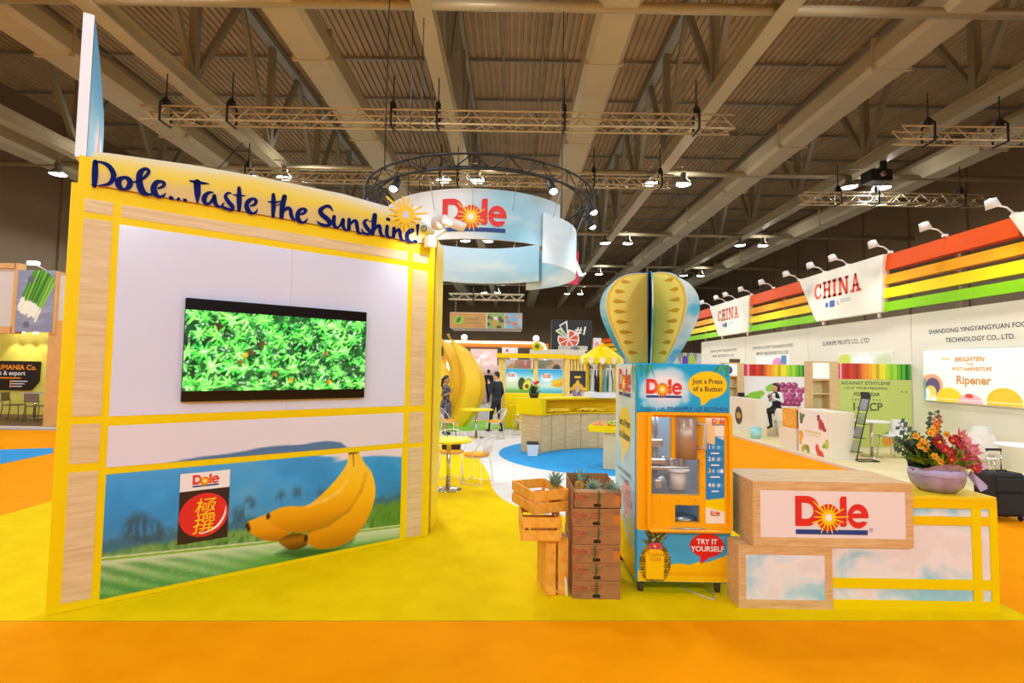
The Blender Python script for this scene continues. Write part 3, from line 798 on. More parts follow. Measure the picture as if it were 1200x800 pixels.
# television
tv = thing('television', 'flat black television showing green pineapple plants on the white panel', 'television', FA + FN * .005, math.atan2(FD.y, FD.x))
MB().box(.768, 2.362, -.045, -.001, 1.565, 2.447, b=.004).obj('bezel', mat('television_black', '#070606', .2), tv)
random.seed(5)
c = Cv(.772, 2.358, 1.655, 2.348, .0062, '#16301f')
n1 = c.noise(6, 3); c.put(np.clip(n1 * 3 - 1.5, 0, 1), '#1f5a2c', .8); c.put(np.clip(c.noise(4, 8) * 5 - 3.2, 0, 1), '#4d2a14', .9)
def plant(px, pz, R, bright):
    k = random.randint(9, 12); a0 = random.random() * 6
    for i in range(k):
        a = a0 + 2 * PI * i / k + random.uniform(-.2, .2); l = R * random.uniform(.65, 1.1)
        e = (px + l * math.cos(a), pz + l * math.sin(a) * .9); mid = ((px + e[0]) / 2, (pz + e[1]) / 2)
        g = random.choice(('#3fc33c', '#58d848', '#74e35a', '#2fa83c', '#8fec74'))
        x0, x1 = int((min(px, e[0]) - .04 - c.x0) / c.res), int((max(px, e[0]) + .04 - c.x0) / c.res)
        z0, z1 = int((min(pz, e[1]) - .04 - c.z0) / c.res), int((max(pz, e[1]) + .04 - c.z0) / c.res)
        sl = (slice(max(0, z0), max(0, z1)), slice(max(0, x0), max(0, x1)))
        sub = Cv.__new__(Cv); sub.X, sub.Z, sub.res, sub.c = c.X[sl], c.Z[sl], c.res, c.c[sl]
        if sub.X.size == 0: continue
        w = R * .15
        sub.put(sub.seg((mid[0] + .006, mid[1] - .012), (e[0] + .004, e[1] - .012), w, w * .7, .01), '#0e3a1c', .6)
        sub.put(sub.seg((px, pz), e, w, w * .6), g, .95 * bright)
        sub.put(sub.seg((px, pz), (mid[0] + .003, mid[1] + .004), w * .25, w * .2, .008), '#c9f7a8', .8)
        c.c[sl] = sub.c
for i in range(150): plant(random.uniform(.77, 2.36), random.uniform(1.65, 2.35), random.uniform(.05, .09), .75)
for i in range(12):
    for j in range(5): plant(.82 + i * .135 + random.uniform(-.04, .04) + (j % 2) * .06, 1.70 + j * .15 + random.uniform(-.03, .03), random.uniform(.07, .115), 1.)
sh = c.noise(14, 21); c.put(np.clip(.46 - sh, 0, 1) * 6, '#10301c', .8); c.put(np.clip(c.noise(30, 23) * 5 - 3.3, 0, 1), '#e4f8d8', .7)
for _ in range(160): c.put(c.ell(random.uniform(.78, 2.35), random.uniform(1.66, 2.34), .012, .005, random.random() * 180), random.choice(('#dff5ff', '#bfeaf0', '#c8f0b0', '#9fe87a')), .8)
for _ in range(8): c.put(c.ell(random.uniform(.8, 2.3), random.uniform(1.7, 2.1), .018, .026, random.random() * 180, .02), random.choice(('#e88a1a', '#6a3412', '#8a4a1a')), .8)
c.obj('screen', print_mat('television_picture', .15, 1.15), tv, -.0465)

# arm spotlight on the top corner
sp = thing('arm_spotlight', 'white arm spotlight clamped to the corner of feature wall', 'spotlight', FA + FD * 3.06 + Vector((0, 0, 3.29)), math.atan2(FD.y, FD.x))
WMET = mat('white_lamp_metal', '#ece8e2', .35)
MB().box(-.05, .05, -.14, -.03, -.06, .07, b=.008).obj('clamp', WMET, sp)
MB().bar((0, -.1, .03), (.09, -.26, .13), .05, .035).obj('arm', WMET, sp)
Mh = frame((.16, -.36, .27), rx=.0) @ Matrix.Rotation(-2.2, 4, 'Z') @ Matrix.Rotation(.95, 4, 'Y')
MB().lathe([(.001, -.13), (.05, -.13), (.055, -.1), (.055, .1), (.05, .13), (.001, .13)], 18, M=frame((.13, -.36, .18), ry=1.9, rz=-.5)).obj('lamp_head', WMET, sp)
MB().lathe([(.001, -.07), (.07, -.06), (.08, 0), (.065, .06), (.001, .07)], 16, M=frame((.02, -.22, .20), ry=.5, rz=.4)).obj('ballast', mat('perforated_ballast', '#cfc6bb', .6, var=.2, scale=90), sp)
la = bpy.data.lights.new('arm_spot_light', 'SPOT'); la.energy = 30; la.spot_size = 1.4; la.spot_blend = .9; la.shadow_soft_size = .05; la.color = (1, .98, .94)
lo = bpy.data.objects.new('arm_spot_light', la); COL.objects.link(lo); lo.parent = sp; lo.location = (.05, -.42, .18)
v = Vector((-.16, .42, -.42)); lo.rotation_euler = v.to_track_quat('-Z', 'Y').to_euler()

# ------------------------------------------------------------------ pineapple juice vending machine
MX, MY = 1.08, 4.43
vm = thing('vending_machine', 'blue and yellow pineapple cutting vending machine beside the cartons', 'vending machine', (MX, MY, .006))
MW, MD, MT = .81, .87, 1.95
SKYB = mat('sky_blue_vinyl', '#3fb2dd', .35)
ORY = mat('orange_yellow_shell', '#f9ae05', .35)
INNER = mat('pale_blue_interior', '#a9b9c4', .5)
mb = MB().box(0, .03, .02, MD, .1, MT, b=.008).box(MW - .03, MW, .02, MD, .1, MT, b=.008).box(.03, MW - .03, MD - .03, MD, .1, MT).box(.03, MW - .03, .02, MD - .03, MT - .03, MT).box(.03, MW - .03, .02, MD - .03, .1, .13)
mb.obj('cabinet_shell', SKYB, vm)
MB().box(.03, MW - .03, .5, .52, .13, MT - .03).obj('inner_back', INNER, vm)
MB().box(.005, MW - .005, -.01, .04, 1.53, MT, b=.012).obj('header_panel', mat('header_blue', '#19a9dc', .3), vm)
MB().box(.005, MW - .005, -.01, .04, .1, .56, b=.012).obj('lower_panel', SKYB, vm)
# door with an L shaped window, a serving hatch and rounded corners
def curve_solid(mb, loops, y0, y1):
    for (l, hole) in [(q, i > 0) for i, q in enumerate(loops)]:
        n_ = len(l); sg = sum(l[i][0] * l[(i + 1) % n_][1] - l[(i + 1) % n_][0] * l[i][1] for i in range(n_))
        l2 = l if (sg > 0) != hole else l[::-1]
        mb.add([(x, y0, z) for x, z in l2] + [(x, y1, z) for x, z in l2], [(i, i + n_, (i + 1) % n_ + n_, (i + 1) % n_) for i in range(n_)])
    curve_fill(mb, loops, y0)
door = MB()
curve_solid(door, [rrect(.005, .805, .535, 1.53, .02), [(.13, .83), (.54, .83), (.54, 1.14), (.30, 1.14), (.30, 1.49), (.13, 1.49)], [(.33, .60), (.54, .60), (.54, .75), (.33, .75)]], -.012, .035)
door.obj('door_panel', ORY, vm)
fr = MB()
curve_solid(fr, [rrect(.085, .808, .525, 1.535, .05), rrect(.115, .778, .575, 1.51, .03)], -.045, -.012)
fr.obj('door_frame', ORY, vm)
MB().box(.10, .79, -.075, -.045, .535, .56, b=.008).obj('lower_lip', ORY, vm)
MB().lathe([(.001, .0), (.16, .0), (.165, .006), (.001, .008)], 28, M=frame((.43, -.03, .562)) @ Matrix.Diagonal((1, .25, 1, 1))).obj('drip_tray', STEEL, vm)
MB().cyl((.42, -.03, 1.15), (.42, -.03, 1.49), .088, n=28).obj('steel_cylinder', mat('copper_tinted_steel', '#b59c88', .35, .45), vm)
MB().tube([(.505, -.05, 1.44), (.555, -.09, 1.44), (.555, -.09, 1.24), (.505, -.05, 1.24)], .018, 8).obj('handle', mat('handle_grey', '#c9b59e', .4), vm)
MECH = mat('mechanism_grey', '#b9b0a8', .35, .6); WPL = mat('white_polymer', '#e6ddd0', .4)
mb = MB().cyl((.22, .3, 1.25), (.22, .3, 1.49), .02).cyl((.26, .3, 1.25), (.26, .3, 1.49), .015).box(.17, .3, .22, .4, 1.2, 1.27, b=.01).box(.15, .32, .2, .42, 1.05, 1.1, b=.01).cyl((.24, .3, .95), (.24, .3, 1.2), .03)
mb.box(.14, .53, .2, .45, 1.0, 1.03, b=.005).cyl((.30, .25, 1.03), (.30, .25, 1.12), .03).cyl((.38, .25, 1.03), (.38, .25, 1.1), .035).cyl((.47, .25, 1.03), (.47, .25, 1.12), .03)
mb.cyl((.2, .2, .87), (.3, .2, .93), .04).box(.2, .27, .16, .24, .84, .92, b=.01)
mb.obj('cutting_mechanism', MECH, vm)
MB().cyl((.43, .22, .84), (.43, .22, .99), .075, n=20).cyl((.43, .22, .99), (.43, .22, 1.01), .1, n=20).cyl((.37, .12, .71), (.37, .12, .76), .025).cyl((.5, .12, .71), (.5, .12, .76), .025).obj('juice_cup', WPL, vm)
MB().lathe([(.001, .0), (.12, .0), (.125, .015), (.001, .015)], 24, M=frame((.435, .15, .6))).obj('cup_plate', STEEL, vm)
MB().box(.131, .299, .02, .024, .83, 1.49).box(.301, .539, .02, .024, .83, 1.139).obj('window_pane', mat('clear_acrylic', '#ffffff', .03, alpha=.06), vm)
for x in (.06, .72):
    for y in (.08, .78): MB().cyl((x, y, 0), (x, y, .1), .025, .03, n=12).obj('foot', mat('dark_rubber', '#4d4438', .7), vm)
mb = MB()
for x, z in ((.2, .79), (.35, .79), (.5, .79), (.56, 1.45), (.56, 1.3), (.56, 1.1), (.56, .9), (.12, .7), (.3, .65), (.12, 1.2)): mb.sphere((x, -.014, z), .006, 6, 4)
mb.obj('rivets', STEEL, vm)
la = bpy.data.lights.new('machine_light', 'AREA'); la.shape = 'RECTANGLE'; la.size = .55; la.size_y = .1; la.energy = 5
lo = bpy.data.objects.new('machine_light', la); COL.objects.link(lo); lo.parent = vm; lo.location = (.4, .12, MT - .06); lo.rotation_euler = (.35, 0, 0)
MB().box(.13, .67, .05, .19, MT - .055, MT - .035).obj('light_bar', mat('led_bar', '#ffffff', .4, emit=3.), vm)
# header print
c = Cv(.015, .795, 1.54, 1.94, .007, '#12a6da')
cl = np.zeros(c.X.shape)
for x, z, r in ((.12, 1.72, .09), (.2, 1.8, .1), (.3, 1.83, .09), (.36, 1.74, .08), (.28, 1.66, .1), (.17, 1.64, .09), (.35, 1.85, .05), (.40, 1.70, .05), (.06, 1.68, .04), (.42, 1.64, .03), (.07, 1.60, .03)):
    cl = np.maximum(cl, c.ell(x, z, r, r, 0, .03))
c.put(cl, '#9fd9ee', .85)
c.put(c.ell(.25, 1.74, .19, .14, 0, .12), '#f6eff2', 1.)
random.seed(3)
for bx, bz, s_ in ((.02, 1.95, 1), (.10, 1.96, 1), (.72, 1.95, -1), (.79, 1.96, -1)):
    for k in range(9):
        a = -PI / 2 + random.uniform(-.9, .9); l = random.uniform(.07, .15)
        c.put(c.seg((bx, bz), (bx + l * math.cos(a), bz + l * math.sin(a)), .009, .003), random.choice(('#3fa06a', '#57b67c', '#2f8a5c')), .85)
c.put(np.maximum(c.ell(.61, 1.77, .168, .118), c.poly([(.54, 1.69), (.555, 1.595), (.575, 1.598), (.66, 1.67)])), '#ffd011')
c.obj('header_print', GLOSSPRINT, vm, -.0112)
mb = MB(); add_logo(mb, .235, 1.735, .31, -.012); mb.obj('logo', LOGO_MATS, vm)
MB().text('Just a Press', .062, .61, 1.80, -.0118, bold=.02, sx=.9).text('of a Button', .062, .61, 1.735, -.0118, bold=.02, sx=.9).obj('speech_lettering', mat('ink_dark', '#2a2a1c', .5), vm)
mb = MB().text('Freshly cut', .046, .135, 1.562, -.0118, bold=.005).text('PINEAPPLE', .046, .37, 1.562, -.0118, bold=.02).text('in', .046, .506, 1.562, -.0118).text('20 SECONDS', .046, .65, 1.562, -.0118, bold=.02)
mb.obj('header_lettering', NAVY, vm)
# instruction strip on the door
c = Cv(.59, .75, .60, 1.49, .008, '#1787c4')
c.put(np.clip((c.Z - 1.33) / .008, 0, 1), '#f3ead8'); c.put(c.poly([(.59, 1.45), (.67, 1.45), (.67, 1.26), (.59, 1.28)]), '#f7d59b'); c.put(c.poly([(.68, 1.33), (.75, 1.33), (.75, 1.30)]), '#f3ead8')
c.put(np.clip((.80 - c.Z + .12 * (c.X - .59)) / .008, 0, 1), '#f8d400'); c.put(np.clip((.74 - c.Z - .25 * (c.X - .59)) / .008, 0, 1), '#f3ead8')
for i, z in enumerate((1.24, 1.14, 1.04, .92)):
    for x in (.655, .70): c.put(c.ell(x, z, .014, .016), ('#9fd0ec', '#e8e0d8')[i % 2], .9)
    c.put(c.poly([(.715, z - .015), (.74, z - .015), (.74, z + .015), (.715, z + .015)]), '#2f9fd8' if i != 2 else '#ffffff')
c.obj('instruction_strip', GLOSSPRINT, vm, -.0135)
for q_ in ((.70, 1.455, .11), (.67, .685, .08)): mb = MB(); add_logo(mb, *q_, -.0142); mb.obj('strip_logo', LOGO_MATS, vm)
for i, z in enumerate((1.24, 1.14, 1.04, .92)):
    MB().text(str(i + 1), .05, .622, z, -.0142, bold=.02).obj('step_numeral', SUNY if i == 2 else WHITE, vm)
mb = MB()
for z, w in ((1.19, .07), (1.09, .07), (.99, .08), (.87, .06)): mb.box(.67 - w / 2, .67 + w / 2, -.0146, -.0136, z - .006, z + .006)
tag(mb.obj('instruction_captions', WHITE, vm), kind='stuff')
# lower print: sky, yellow hills, pineapple with label, red speech bubble
c = Cv(.015, .795, .11, .535, .0058, '#38a6d4')
hl = np.interp(c.X, [0, .27, .33, .40, .45, .52, .58, .64, .72, .8], [.2, .245, .265, .265, .255, .28, .275, .29, .32, .355])
c.put(np.clip((hl - c.Z) / .006, 0, 1), '#f7bd08'); c.put(np.clip((.20 - c.Z) / .006, 0, 1) * np.clip((c.Z - .155) / .006, 0, 1) * (c.X > .27), '#f0a006', .6)
px_, pz_ = .16, .26
pm_ = c.ell(px_, pz_, .132, .175)
c.put(pm_, '#4a3510')
random.seed(8)
for i in range(-7, 8):
    for j in range(-9, 10):
        x = px_ + i * .026 + (j % 2) * .013; z = pz_ + j * .022
        c.put(c.ell(x, z, .011, .010, 20) * pm_, random.choice(('#c99a1c', '#e0b52a', '#8a7418', '#d8a824')), .95)
for k in range(44):
    a = PI / 2 + random.uniform(-1.15, 1.15); l = random.uniform(.08, .17) * (1 if abs(a - PI / 2) < .7 else .75); b0 = (px_ + random.uniform(-.05, .05), .405 + random.uniform(-.02, .05))
    e_ = (b0[0] + l * math.cos(a), b0[1] + l * math.sin(a))
    c.put(c.seg(b0, e_, .014, .002), random.choice(('#3d4a1c', '#55622a', '#7d8a4c', '#2c3514', '#a9a878')), .95)
c.put(c.poly([(.085, .13), (.235, .13), (.24, .35), (.205, .375), (.12, .375), (.08, .345)]), '#ffc70a')
c.put(c.poly([(.105, .395), (.12, .375), (.205, .375), (.22, .395), (.2, .43), (.125, .43)]), '#e8537a')
c.put(np.maximum(c.ell(.60, .415, .145, .10), c.poly([(.54, .34), (.545, .265), (.56, .268), (.64, .33)])), '#dd1c1f')
c.obj('lower_print', GLOSSPRINT, vm, -.0112)
MB().text('TRY IT', .06, .60, .445, -.012, bold=.02).text('YOURSELF', .06, .605, .385, -.012, bold=.02).obj('bubble_lettering', WHITE, vm)
mb = MB().text('Tropical', .045, .162, .335, -.012, bold=.015).text('Gold', .045, .162, .295, -.012, bold=.015)
mb.obj('label_lettering', mat('brown_ink', '#c27a10', .5), vm)
mb = MB(); add_logo(mb, .162, .405, .075, -.0122); mb.obj('logo', LOGO_MATS, vm)
# left side print (plane x = 0, facing -X)
MS = Matrix.Translation((-.0015, MD, 0)) @ Matrix.Rotation(-PI / 2, 4, 'Z')      # local x runs to the front
c = Cv(.01, .83, .11, 1.94, .012)
c.c = c.grad([(0, '#9fcbdc'), (.35, '#8fc4da'), (.6, '#b9dbe6'), (1, '#cfe6ec')], (c.Z - .1) / 1.85)
c.put(np.clip((c.noise(2.5, 6) - .45) * 4, 0, 1), '#eef3f4', .7)
c.put(np.clip((.42 + .1 * np.sin(c.X * 7) - c.Z) / .012, 0, 1), '#f2c10a')
c.put(np.maximum(c.ell(.42, 1.33, .25, .21), c.poly([(.28, 1.2), (.33, .98), (.5, 1.16)])), '#f9d500')
c.put(np.maximum(c.ell(.53, .72, .2, .15), c.poly([(.42, .62), (.44, .5), (.56, .6)])), '#dd1c1f')
for k in range(14):
    a = -PI / 2 + random.uniform(-1, 1); c.put(c.seg((.75, 1.95), (.75 + .25 * math.cos(a), 1.95 + .25 * math.sin(a)), .016, .004), '#4d9c78', .8)
c.obj('side_print', GLOSSPRINT, vm, 0, M=MS)
mb = MB(); add_logo(mb, .42, 1.77, .5, -.002); mb.obj('logo', LOGO_MATS, vm, M=MS)
mb = MB().text("Just a Press", .10, .42, 1.39, -.003, bold=.015).text('of a Button', .10, .42, 1.27, -.003, bold=.015).text('Freshly cut PINEAPPLE', .06, .42, .93, -.003).text('in 20 SECONDS', .06, .42, .86, -.003)
mb.use(1).text('TRY IT', .075, .53, .76, -.003, bold=.015).text('YOURSELF', .075, .53, .68, -.003, bold=.015)
mb.obj('side_lettering', [mat('ink_dark'), WHITE], vm, M=MS)
tag(MB().tube([(1.72, 4.55, .02), (1.74, 4.4, .014), (1.70, 4.33, .014), (1.66, 4.36, .014), (1.6, 4.42, .014), (1.5, 4.6, .014)], .006, 6).obj('power_cable', mat('cable_grey', '#cfc7a8', .6)), 'pale power cable lying on carpet below the vending machine', 'cable')

# ------------------------------------------------------------------ pineapple hot-air balloon of crossed boards on the machine
bl = thing('balloon_cutout', 'pineapple slice hot air balloon of crossed flat boards', 'display figure', (1.31, 4.88, 1.958))
BP = [(0., .0), (.215, .0), (.29, .11), (.385, .28), (.455, .45), (.47, .56), (.445, .67), (.37, .77), (.25, .835), (.12, .86), (0., .865)]
BPs = [(0., 0.)] + smooth_pts(BP[1:-1], 5) + [(0., .865)]
YFACE = mat('pineapple_yellow_board', '#fae66c', .5, var=.05, scale=3); RIM = mat('pale_blue_board', '#b9dfe6', .5)
SKYP = ramp_mat('sky_board', ['#27a9d6', '#5bbbdc', '#bcdde6', '#d9e6e6'], .5, 2.2, (1, 1, 1.4), 3, 0, .35, .62)
SEED = mat('seed_print', '#d6a514', .5); NVE = mat('navy_board_edge', '#142045', .5); SEEDL = mat('rim_print', '#f4c91a', .5)
def half_board(ang, kind):
    a = math.radians(ang); M = Matrix.Rotation(a, 4, 'Z')
    if kind == 'sky':
        MB().prism(BPs, -.006, .006, M).obj('sky_board', SKYP, bl); return
    mb = MB()
    mb.use(1).prism(BPs, -.006, .006, M)
    inner = [(x * .93, .01 + z * .965) for x, z in BPs]
    for sg in (-1, 1):
        y = sg * .0075
        if kind == 'edge':
            continue
        mb.use(2); mb.flat([(x * .985, .006 + z * .985) for x, z in BPs], -.0068, M) if sg < 0 else mb.add([(x * .985, .0068, .006 + z * .985) for x, z in BPs], [tuple(range(len(BPs)))], M)
        mb.use(0); mb.flat(inner, -.0075, M) if sg < 0 else mb.add([(x, .0075, z) for x, z in inner], [tuple(range(len(inner)))], M)
        mb.use(3)
        for k in range(8):
            z = .10 + k * .095; xr = float(np.interp(z, [p[1] for p in BP[1:]], [p[0] for p in BP[1:]])) * .86
            l = .15 if 1 < k < 6 else .12
            P_ = [(xr, z), (xr - l * .25, z + .021), (xr - l * .6, z + .014), (xr - l, z), (xr - l * .6, z - .014), (xr - l * .25, z - .021)]
            mb.add([(x, -.0085 if sg < 0 else .0085, zz) for x, zz in P_], [tuple(range(6))], M)
    mb.obj('slice_board' if kind == 'slice' else 'edge_board', [YFACE, RIM if kind == 'slice' else NVE, SEEDL, SEED], bl)
half_board(198, 'slice'); half_board(253.5, 'edge'); half_board(-62, 'slice'); half_board(-5, 'sky'); half_board(163, 'sky'); half_board(258.5, 'sky')
MB().cyl((0, 0, 0), (0, 0, .87), .012, n=8).obj('centre_rod', NVE, bl)

# ------------------------------------------------------------------ pineapples
PSKIN = ramp_mat('pineapple_skin', ['#6b5416', '#b98a22', '#d8a93a'], .7, 26, (1, 1, 1), 2, 0, .35, .65, .6)
PLEAF = mat('pineapple_leaf', '#8fa78c', .6, var=.25, scale=14)
def pineapple(label, loc, tilt=(0, 0, 0), size=1., seed=1):
    t = thing('pineapple', label, 'pineapple', loc); t.rotation_euler = tilt
    MB().lathe([(.001, 0), (.035, .004), (.058, .04), (.063, .085), (.055, .13), (.035, .155), (.001, .16)], 16).obj('body', PSKIN, t)
    rnd = random.Random(seed); mb = MB()
    for k in range(34):
        a = k * 2.4; el = 1.45 - k * .026; l = (.17 - .0022 * k) * rnd.uniform(.85, 1.1)
        d = Vector((math.cos(a) * math.cos(el), math.sin(a) * math.cos(el), math.sin(el))); s_ = Vector((-math.sin(a), math.cos(a), 0))
        o = Vector((math.cos(a) * .012, math.sin(a) * .012, .15)); b = o + d * l * .55 + Vector((0, 0, .01)); e = o + d * l + Vector((math.cos(a), math.sin(a), -.2)) * .025
        w = .013
        mb.add([o - s_ * w * .8, o + s_ * w * .8, b + s_ * w, b - s_ * w, e], [(0, 1, 2, 3), (3, 2, 4)])
    mb.obj('crown', PLEAF, t); t.scale = (size,) * 3
    return t

# ------------------------------------------------------------------ wooden crates
CW, CL, CH = .336, .46, .19
def crate(label, loc, rot, seed):
    t = thing('wooden_crate', label, 'crate', loc, group='wooden crates stacked by the cartons'); t.rotation_euler = rot
    h = .084; g = CH - 2 * h; th = .012
    for sx in (-1, 1):
        for sy in (-1, 1):
            x = sx * (CW / 2 - th - .012); y = sy * (CL / 2 - th - .012)
            piece('post', ('post',), t, lambda: MB().box(-.012, .012, -.012, .012, .004, CH - .004), (x, y, 0))
    for z in (0, h + g):
        for sx in (-1, 1): piece('slat', ('sl',), t, lambda: MB().box(-th / 2, th / 2, -CL / 2, CL / 2, 0, h, b=.002), (sx * (CW / 2 - th / 2), 0, z))
        for sy in (-1, 1): piece('slat', ('ss',), t, lambda: MB().box(-CW / 2 + th, CW / 2 - th, -th / 2, th / 2, 0, h, b=.002), (0, sy * (CL / 2 - th / 2), z))
    for k in range(4):
        piece('floor_slat', ('fs',), t, lambda: MB().box(-.03, .03, -CL / 2 + th, CL / 2 - th, .002, .012), (-.116 + k * .0773, 0, 0))
    return t
PIECES = {}
def piece(name, key, parent, make, loc, m=None):
    if key not in PIECES:
        PIECES[key] = make().obj(name, m or PINE, parent, loc); return PIECES[key]
    return share(PIECES[key], name, parent, loc)
# on end: local Z points left, long side upright
crate('pine slat crate standing on end under two other crates', (.286, 4.52, .24), (PI / 2, 0, PI / 2 + .175), 1)
crate('pine slat crate lying between the upright crate and tilted crate', (.262, 4.53, .475), (0, 0, .03), 2)
crate('pine slat crate turned askew on top with a pineapple inside', (.265, 4.635, .67), (.0, 0, math.atan2(.13, .31)), 3)
pineapple('pineapple with grey green crown sitting inside the top pine crate', (.40, 4.66, .685), (.0, .06, 0), 1., 4)

# ------------------------------------------------------------------ cartons
TAPE = mat('green_strap', '#1f6b34', .5); INKR = mat('faded_red_ink', '#a8452a', .8); INKB = mat('brown_carton_ink', '#93603a', .8); INKG = mat('green_carton_ink', '#6c7d3c', .8); INKO = mat('orange_carton_ink', '#c87822', .8)
zt = [.006, .152, .298, .446, .593, .740, .893]
off = [0, .004, -.003, .002, -.004, .003]
names = ['bottom', 'second', 'third', 'fourth', 'fifth', 'topmost']
for i in range(6):
    z0, z1 = zt[i], zt[i + 1] - .002; h = z1 - z0; W, Dp = .395, .60
    ct = thing('pineapple_carton', ['printed brown carton at the bottom of the stack on carpet', 'printed brown carton resting on the bottom carton', 'printed brown carton with two cartons below it in stack', 'printed brown carton with two cartons above it in stack', 'printed brown carton right under the open topmost carton', 'open topmost brown carton of the stack holding pineapples'][i], 'carton', (.532 + off[i], 4.32 + off[(i + 2) % 6], z0), group='stacked pineapple cartons')
    if i < 5: MB().box(0, W, 0, Dp, 0, h, b=.003).obj('body', CARD, ct)
    else:
        t_ = .006
        MB().box(0, W, 0, t_, 0, h - .02).box(0, W, Dp - t_, Dp, 0, h + .02).box(0, t_, 0, Dp, 0, h).box(W - t_, W, 0, Dp, 0, h).box(0, W, 0, Dp, 0, t_).obj('body', CARD, ct)
        MB().box(0, W, 0, t_, 0, .025, M=frame((0, .05, h - .03), rx=-.5)).obj('flap', mat('pale_cardboard', '#d0a070', .8), ct)
    # oblong hand hole, dark inside
    MB().prism(rrect(.165, .23, .012, .04, .013), -.0015, .0).obj('hand_hole', BLACK, ct)
    ib = MB()
    ib.use(0).text('Dole', .058, .062, h * .64, -.0012, bold=.02).box(.02, .105, -.0016, -.0004, h * .64 - .034, h * .64 - .029)
    for r_ in range(3): ib.use(1).box(.02, .085 - .01 * r_, -.0014, -.0004, h * .30 - r_ * .013, h * .30 - r_ * .013 + .006)
    for r_ in range(3): ib.use(1 if i % 2 else 0).box(.15, .25 - .015 * r_, -.0014, -.0004, h * .72 - r_ * .02, h * .72 - r_ * .02 + .008)
    for q in range(5): ib.use(1).box(.27 + q * .022, .283 + q * .022, -.0014, -.0004, h * .8, h * .8 + .012)
    ib.use(2).flat(arc(.13, h * (.62 if i % 2 else .4), .013, .013, 0, 330, 11), -.0012)
    if i in (5, 4, 2): ib.use(3).flat(arc(.365, h * .42, .028, .045, 0, 345, 20), -.0012).use(1).flat([(.34, h * .7), (.35, h * .95), (.362, h * .75), (.37, h * .97), (.378, h * .75), (.39, h * .95), (.392, h * .7)], -.0012)
    ib.obj('carton_print', [INKR, INKB, INKG, INKO], ct)
    dx = (.0, -.006, -.012, .012, .02, .012)[i]
    tag(MB().box(.192 + dx, .202 + dx, -.004, -.002, .03, h).tube([(.197 + dx, -.004, h), (.205 + dx, -.02, h * .6), (.19 + dx, -.012, h * .35), (.197 + dx, -.004, .02)], .003, 5).obj('strap', TAPE, ct), 'green plastic strap')
st = zt[5] + .02
pineapple('pineapple in the topmost carton, crown poking toward the machine', (.80, 4.50, st), (.6, .5, 0), .8, 11)
pineapple('pineapple in the topmost carton, crown near hand strap', (.70, 4.55, st), (.7, -.2, .4), .8, 12)
pineapple('pineapple lying in the topmost carton beside the crates', (.62, 4.72, st), (.5, .5, 2.), .8, 13)
tag(MB().box(0, .13, 0, .004, 0, .15, M=frame((.50, 4.36, .008), rx=-.1, rz=2.0)).obj('paper_tag', WHITE), 'white paper sheet leaning on the bottom carton', 'paper')

# ------------------------------------------------------------------ wooden display boxes and the cloud printed counter
CLOUD = ramp_mat('cloud_print', ['#e9e2dc', '#efe9e4', '#dfe6e6', '#bcdde4', '#98d0e0'], .5, 2.1, (1, 1, 1.5), 5, .4, .40, .62)
def framed_box(name, label, x0, x1, y0, y1, z0, z1, ins):
    t = thing(name, label, 'display box', (x0, y0, z0))
    w, d, h = x1 - x0, y1 - y0, z1 - z0
    MB().box(0, w, .012, d, 0, h, b=.002).obj('carcass', OAKX, t)
    fx, fz = .06, .07
    MB().box(0, w, 0, .012, 0, fz).box(0, w, 0, .012, h - fz, h).box(0, fx, 0, .012, fz, h - fz).box(w - fx, w, 0, .012, fz, h - fz).obj('front_frame', OAKX, t)
    MB().box(fx, w - fx, .002, .0125, fz, h - fz).obj('front_panel', ins, t)
    return t
framed_box('display_box', 'low oak framed box with a cloud print front', 1.85, 2.605, 4.2, 4.425, .006, .50, CLOUD)
lb = framed_box('display_box', 'oak framed box with white front and red brand logo', 1.965, 3.255, 4.19, 4.72, .502, 1.015, mat('warm_white_panel', '#efe3dd', .45))
mb = MB(); add_logo(mb, .635, .25, .59, -.0); mb.obj('logo', LOGO_MATS, lb)
mb = MB().text('®', .045, .95, .135, -.001); mb.obj('registered_mark', mat('grey_ink', '#8a8a90', .6), lb)
cc = thing('promotion_counter', 'yellow framed counter with cloud print carrying the bouquet', 'counter', (2.61, 4.215, .006))
CW_, CD_, CH_ = 1.345, .5, .905
NX = .65
MB().box(0, CW_, .006, CD_, 0, .488).box(NX, CW_, .006, CD_, .488, CH_ - .03).obj('carcass', CLOUD, cc)
MB().box(NX, CW_, -.002, CD_ + .01, CH_ - .03, CH_, b=.003).obj('counter_top', mat('yellow_counter_top', '#f4cf10', .5), cc)
for i, a in enumerate(((NX, CW_, CH_ - .095, CH_ - .03), (NX, CW_, CH_ - .23, CH_ - .16), (0, CW_, 0, .075), (0, CW_, .165, .245), (CW_ - .06, CW_, .075, CH_ - .095), (CW_ - .205, CW_ - .135, .075, CH_ - .095))):
    MB().box(a[0], a[1], -.003 - (.001 if i > 3 else 0), .005, a[2], a[3]).obj('frame_strip', YEL2 if i < 2 else YEL, cc)
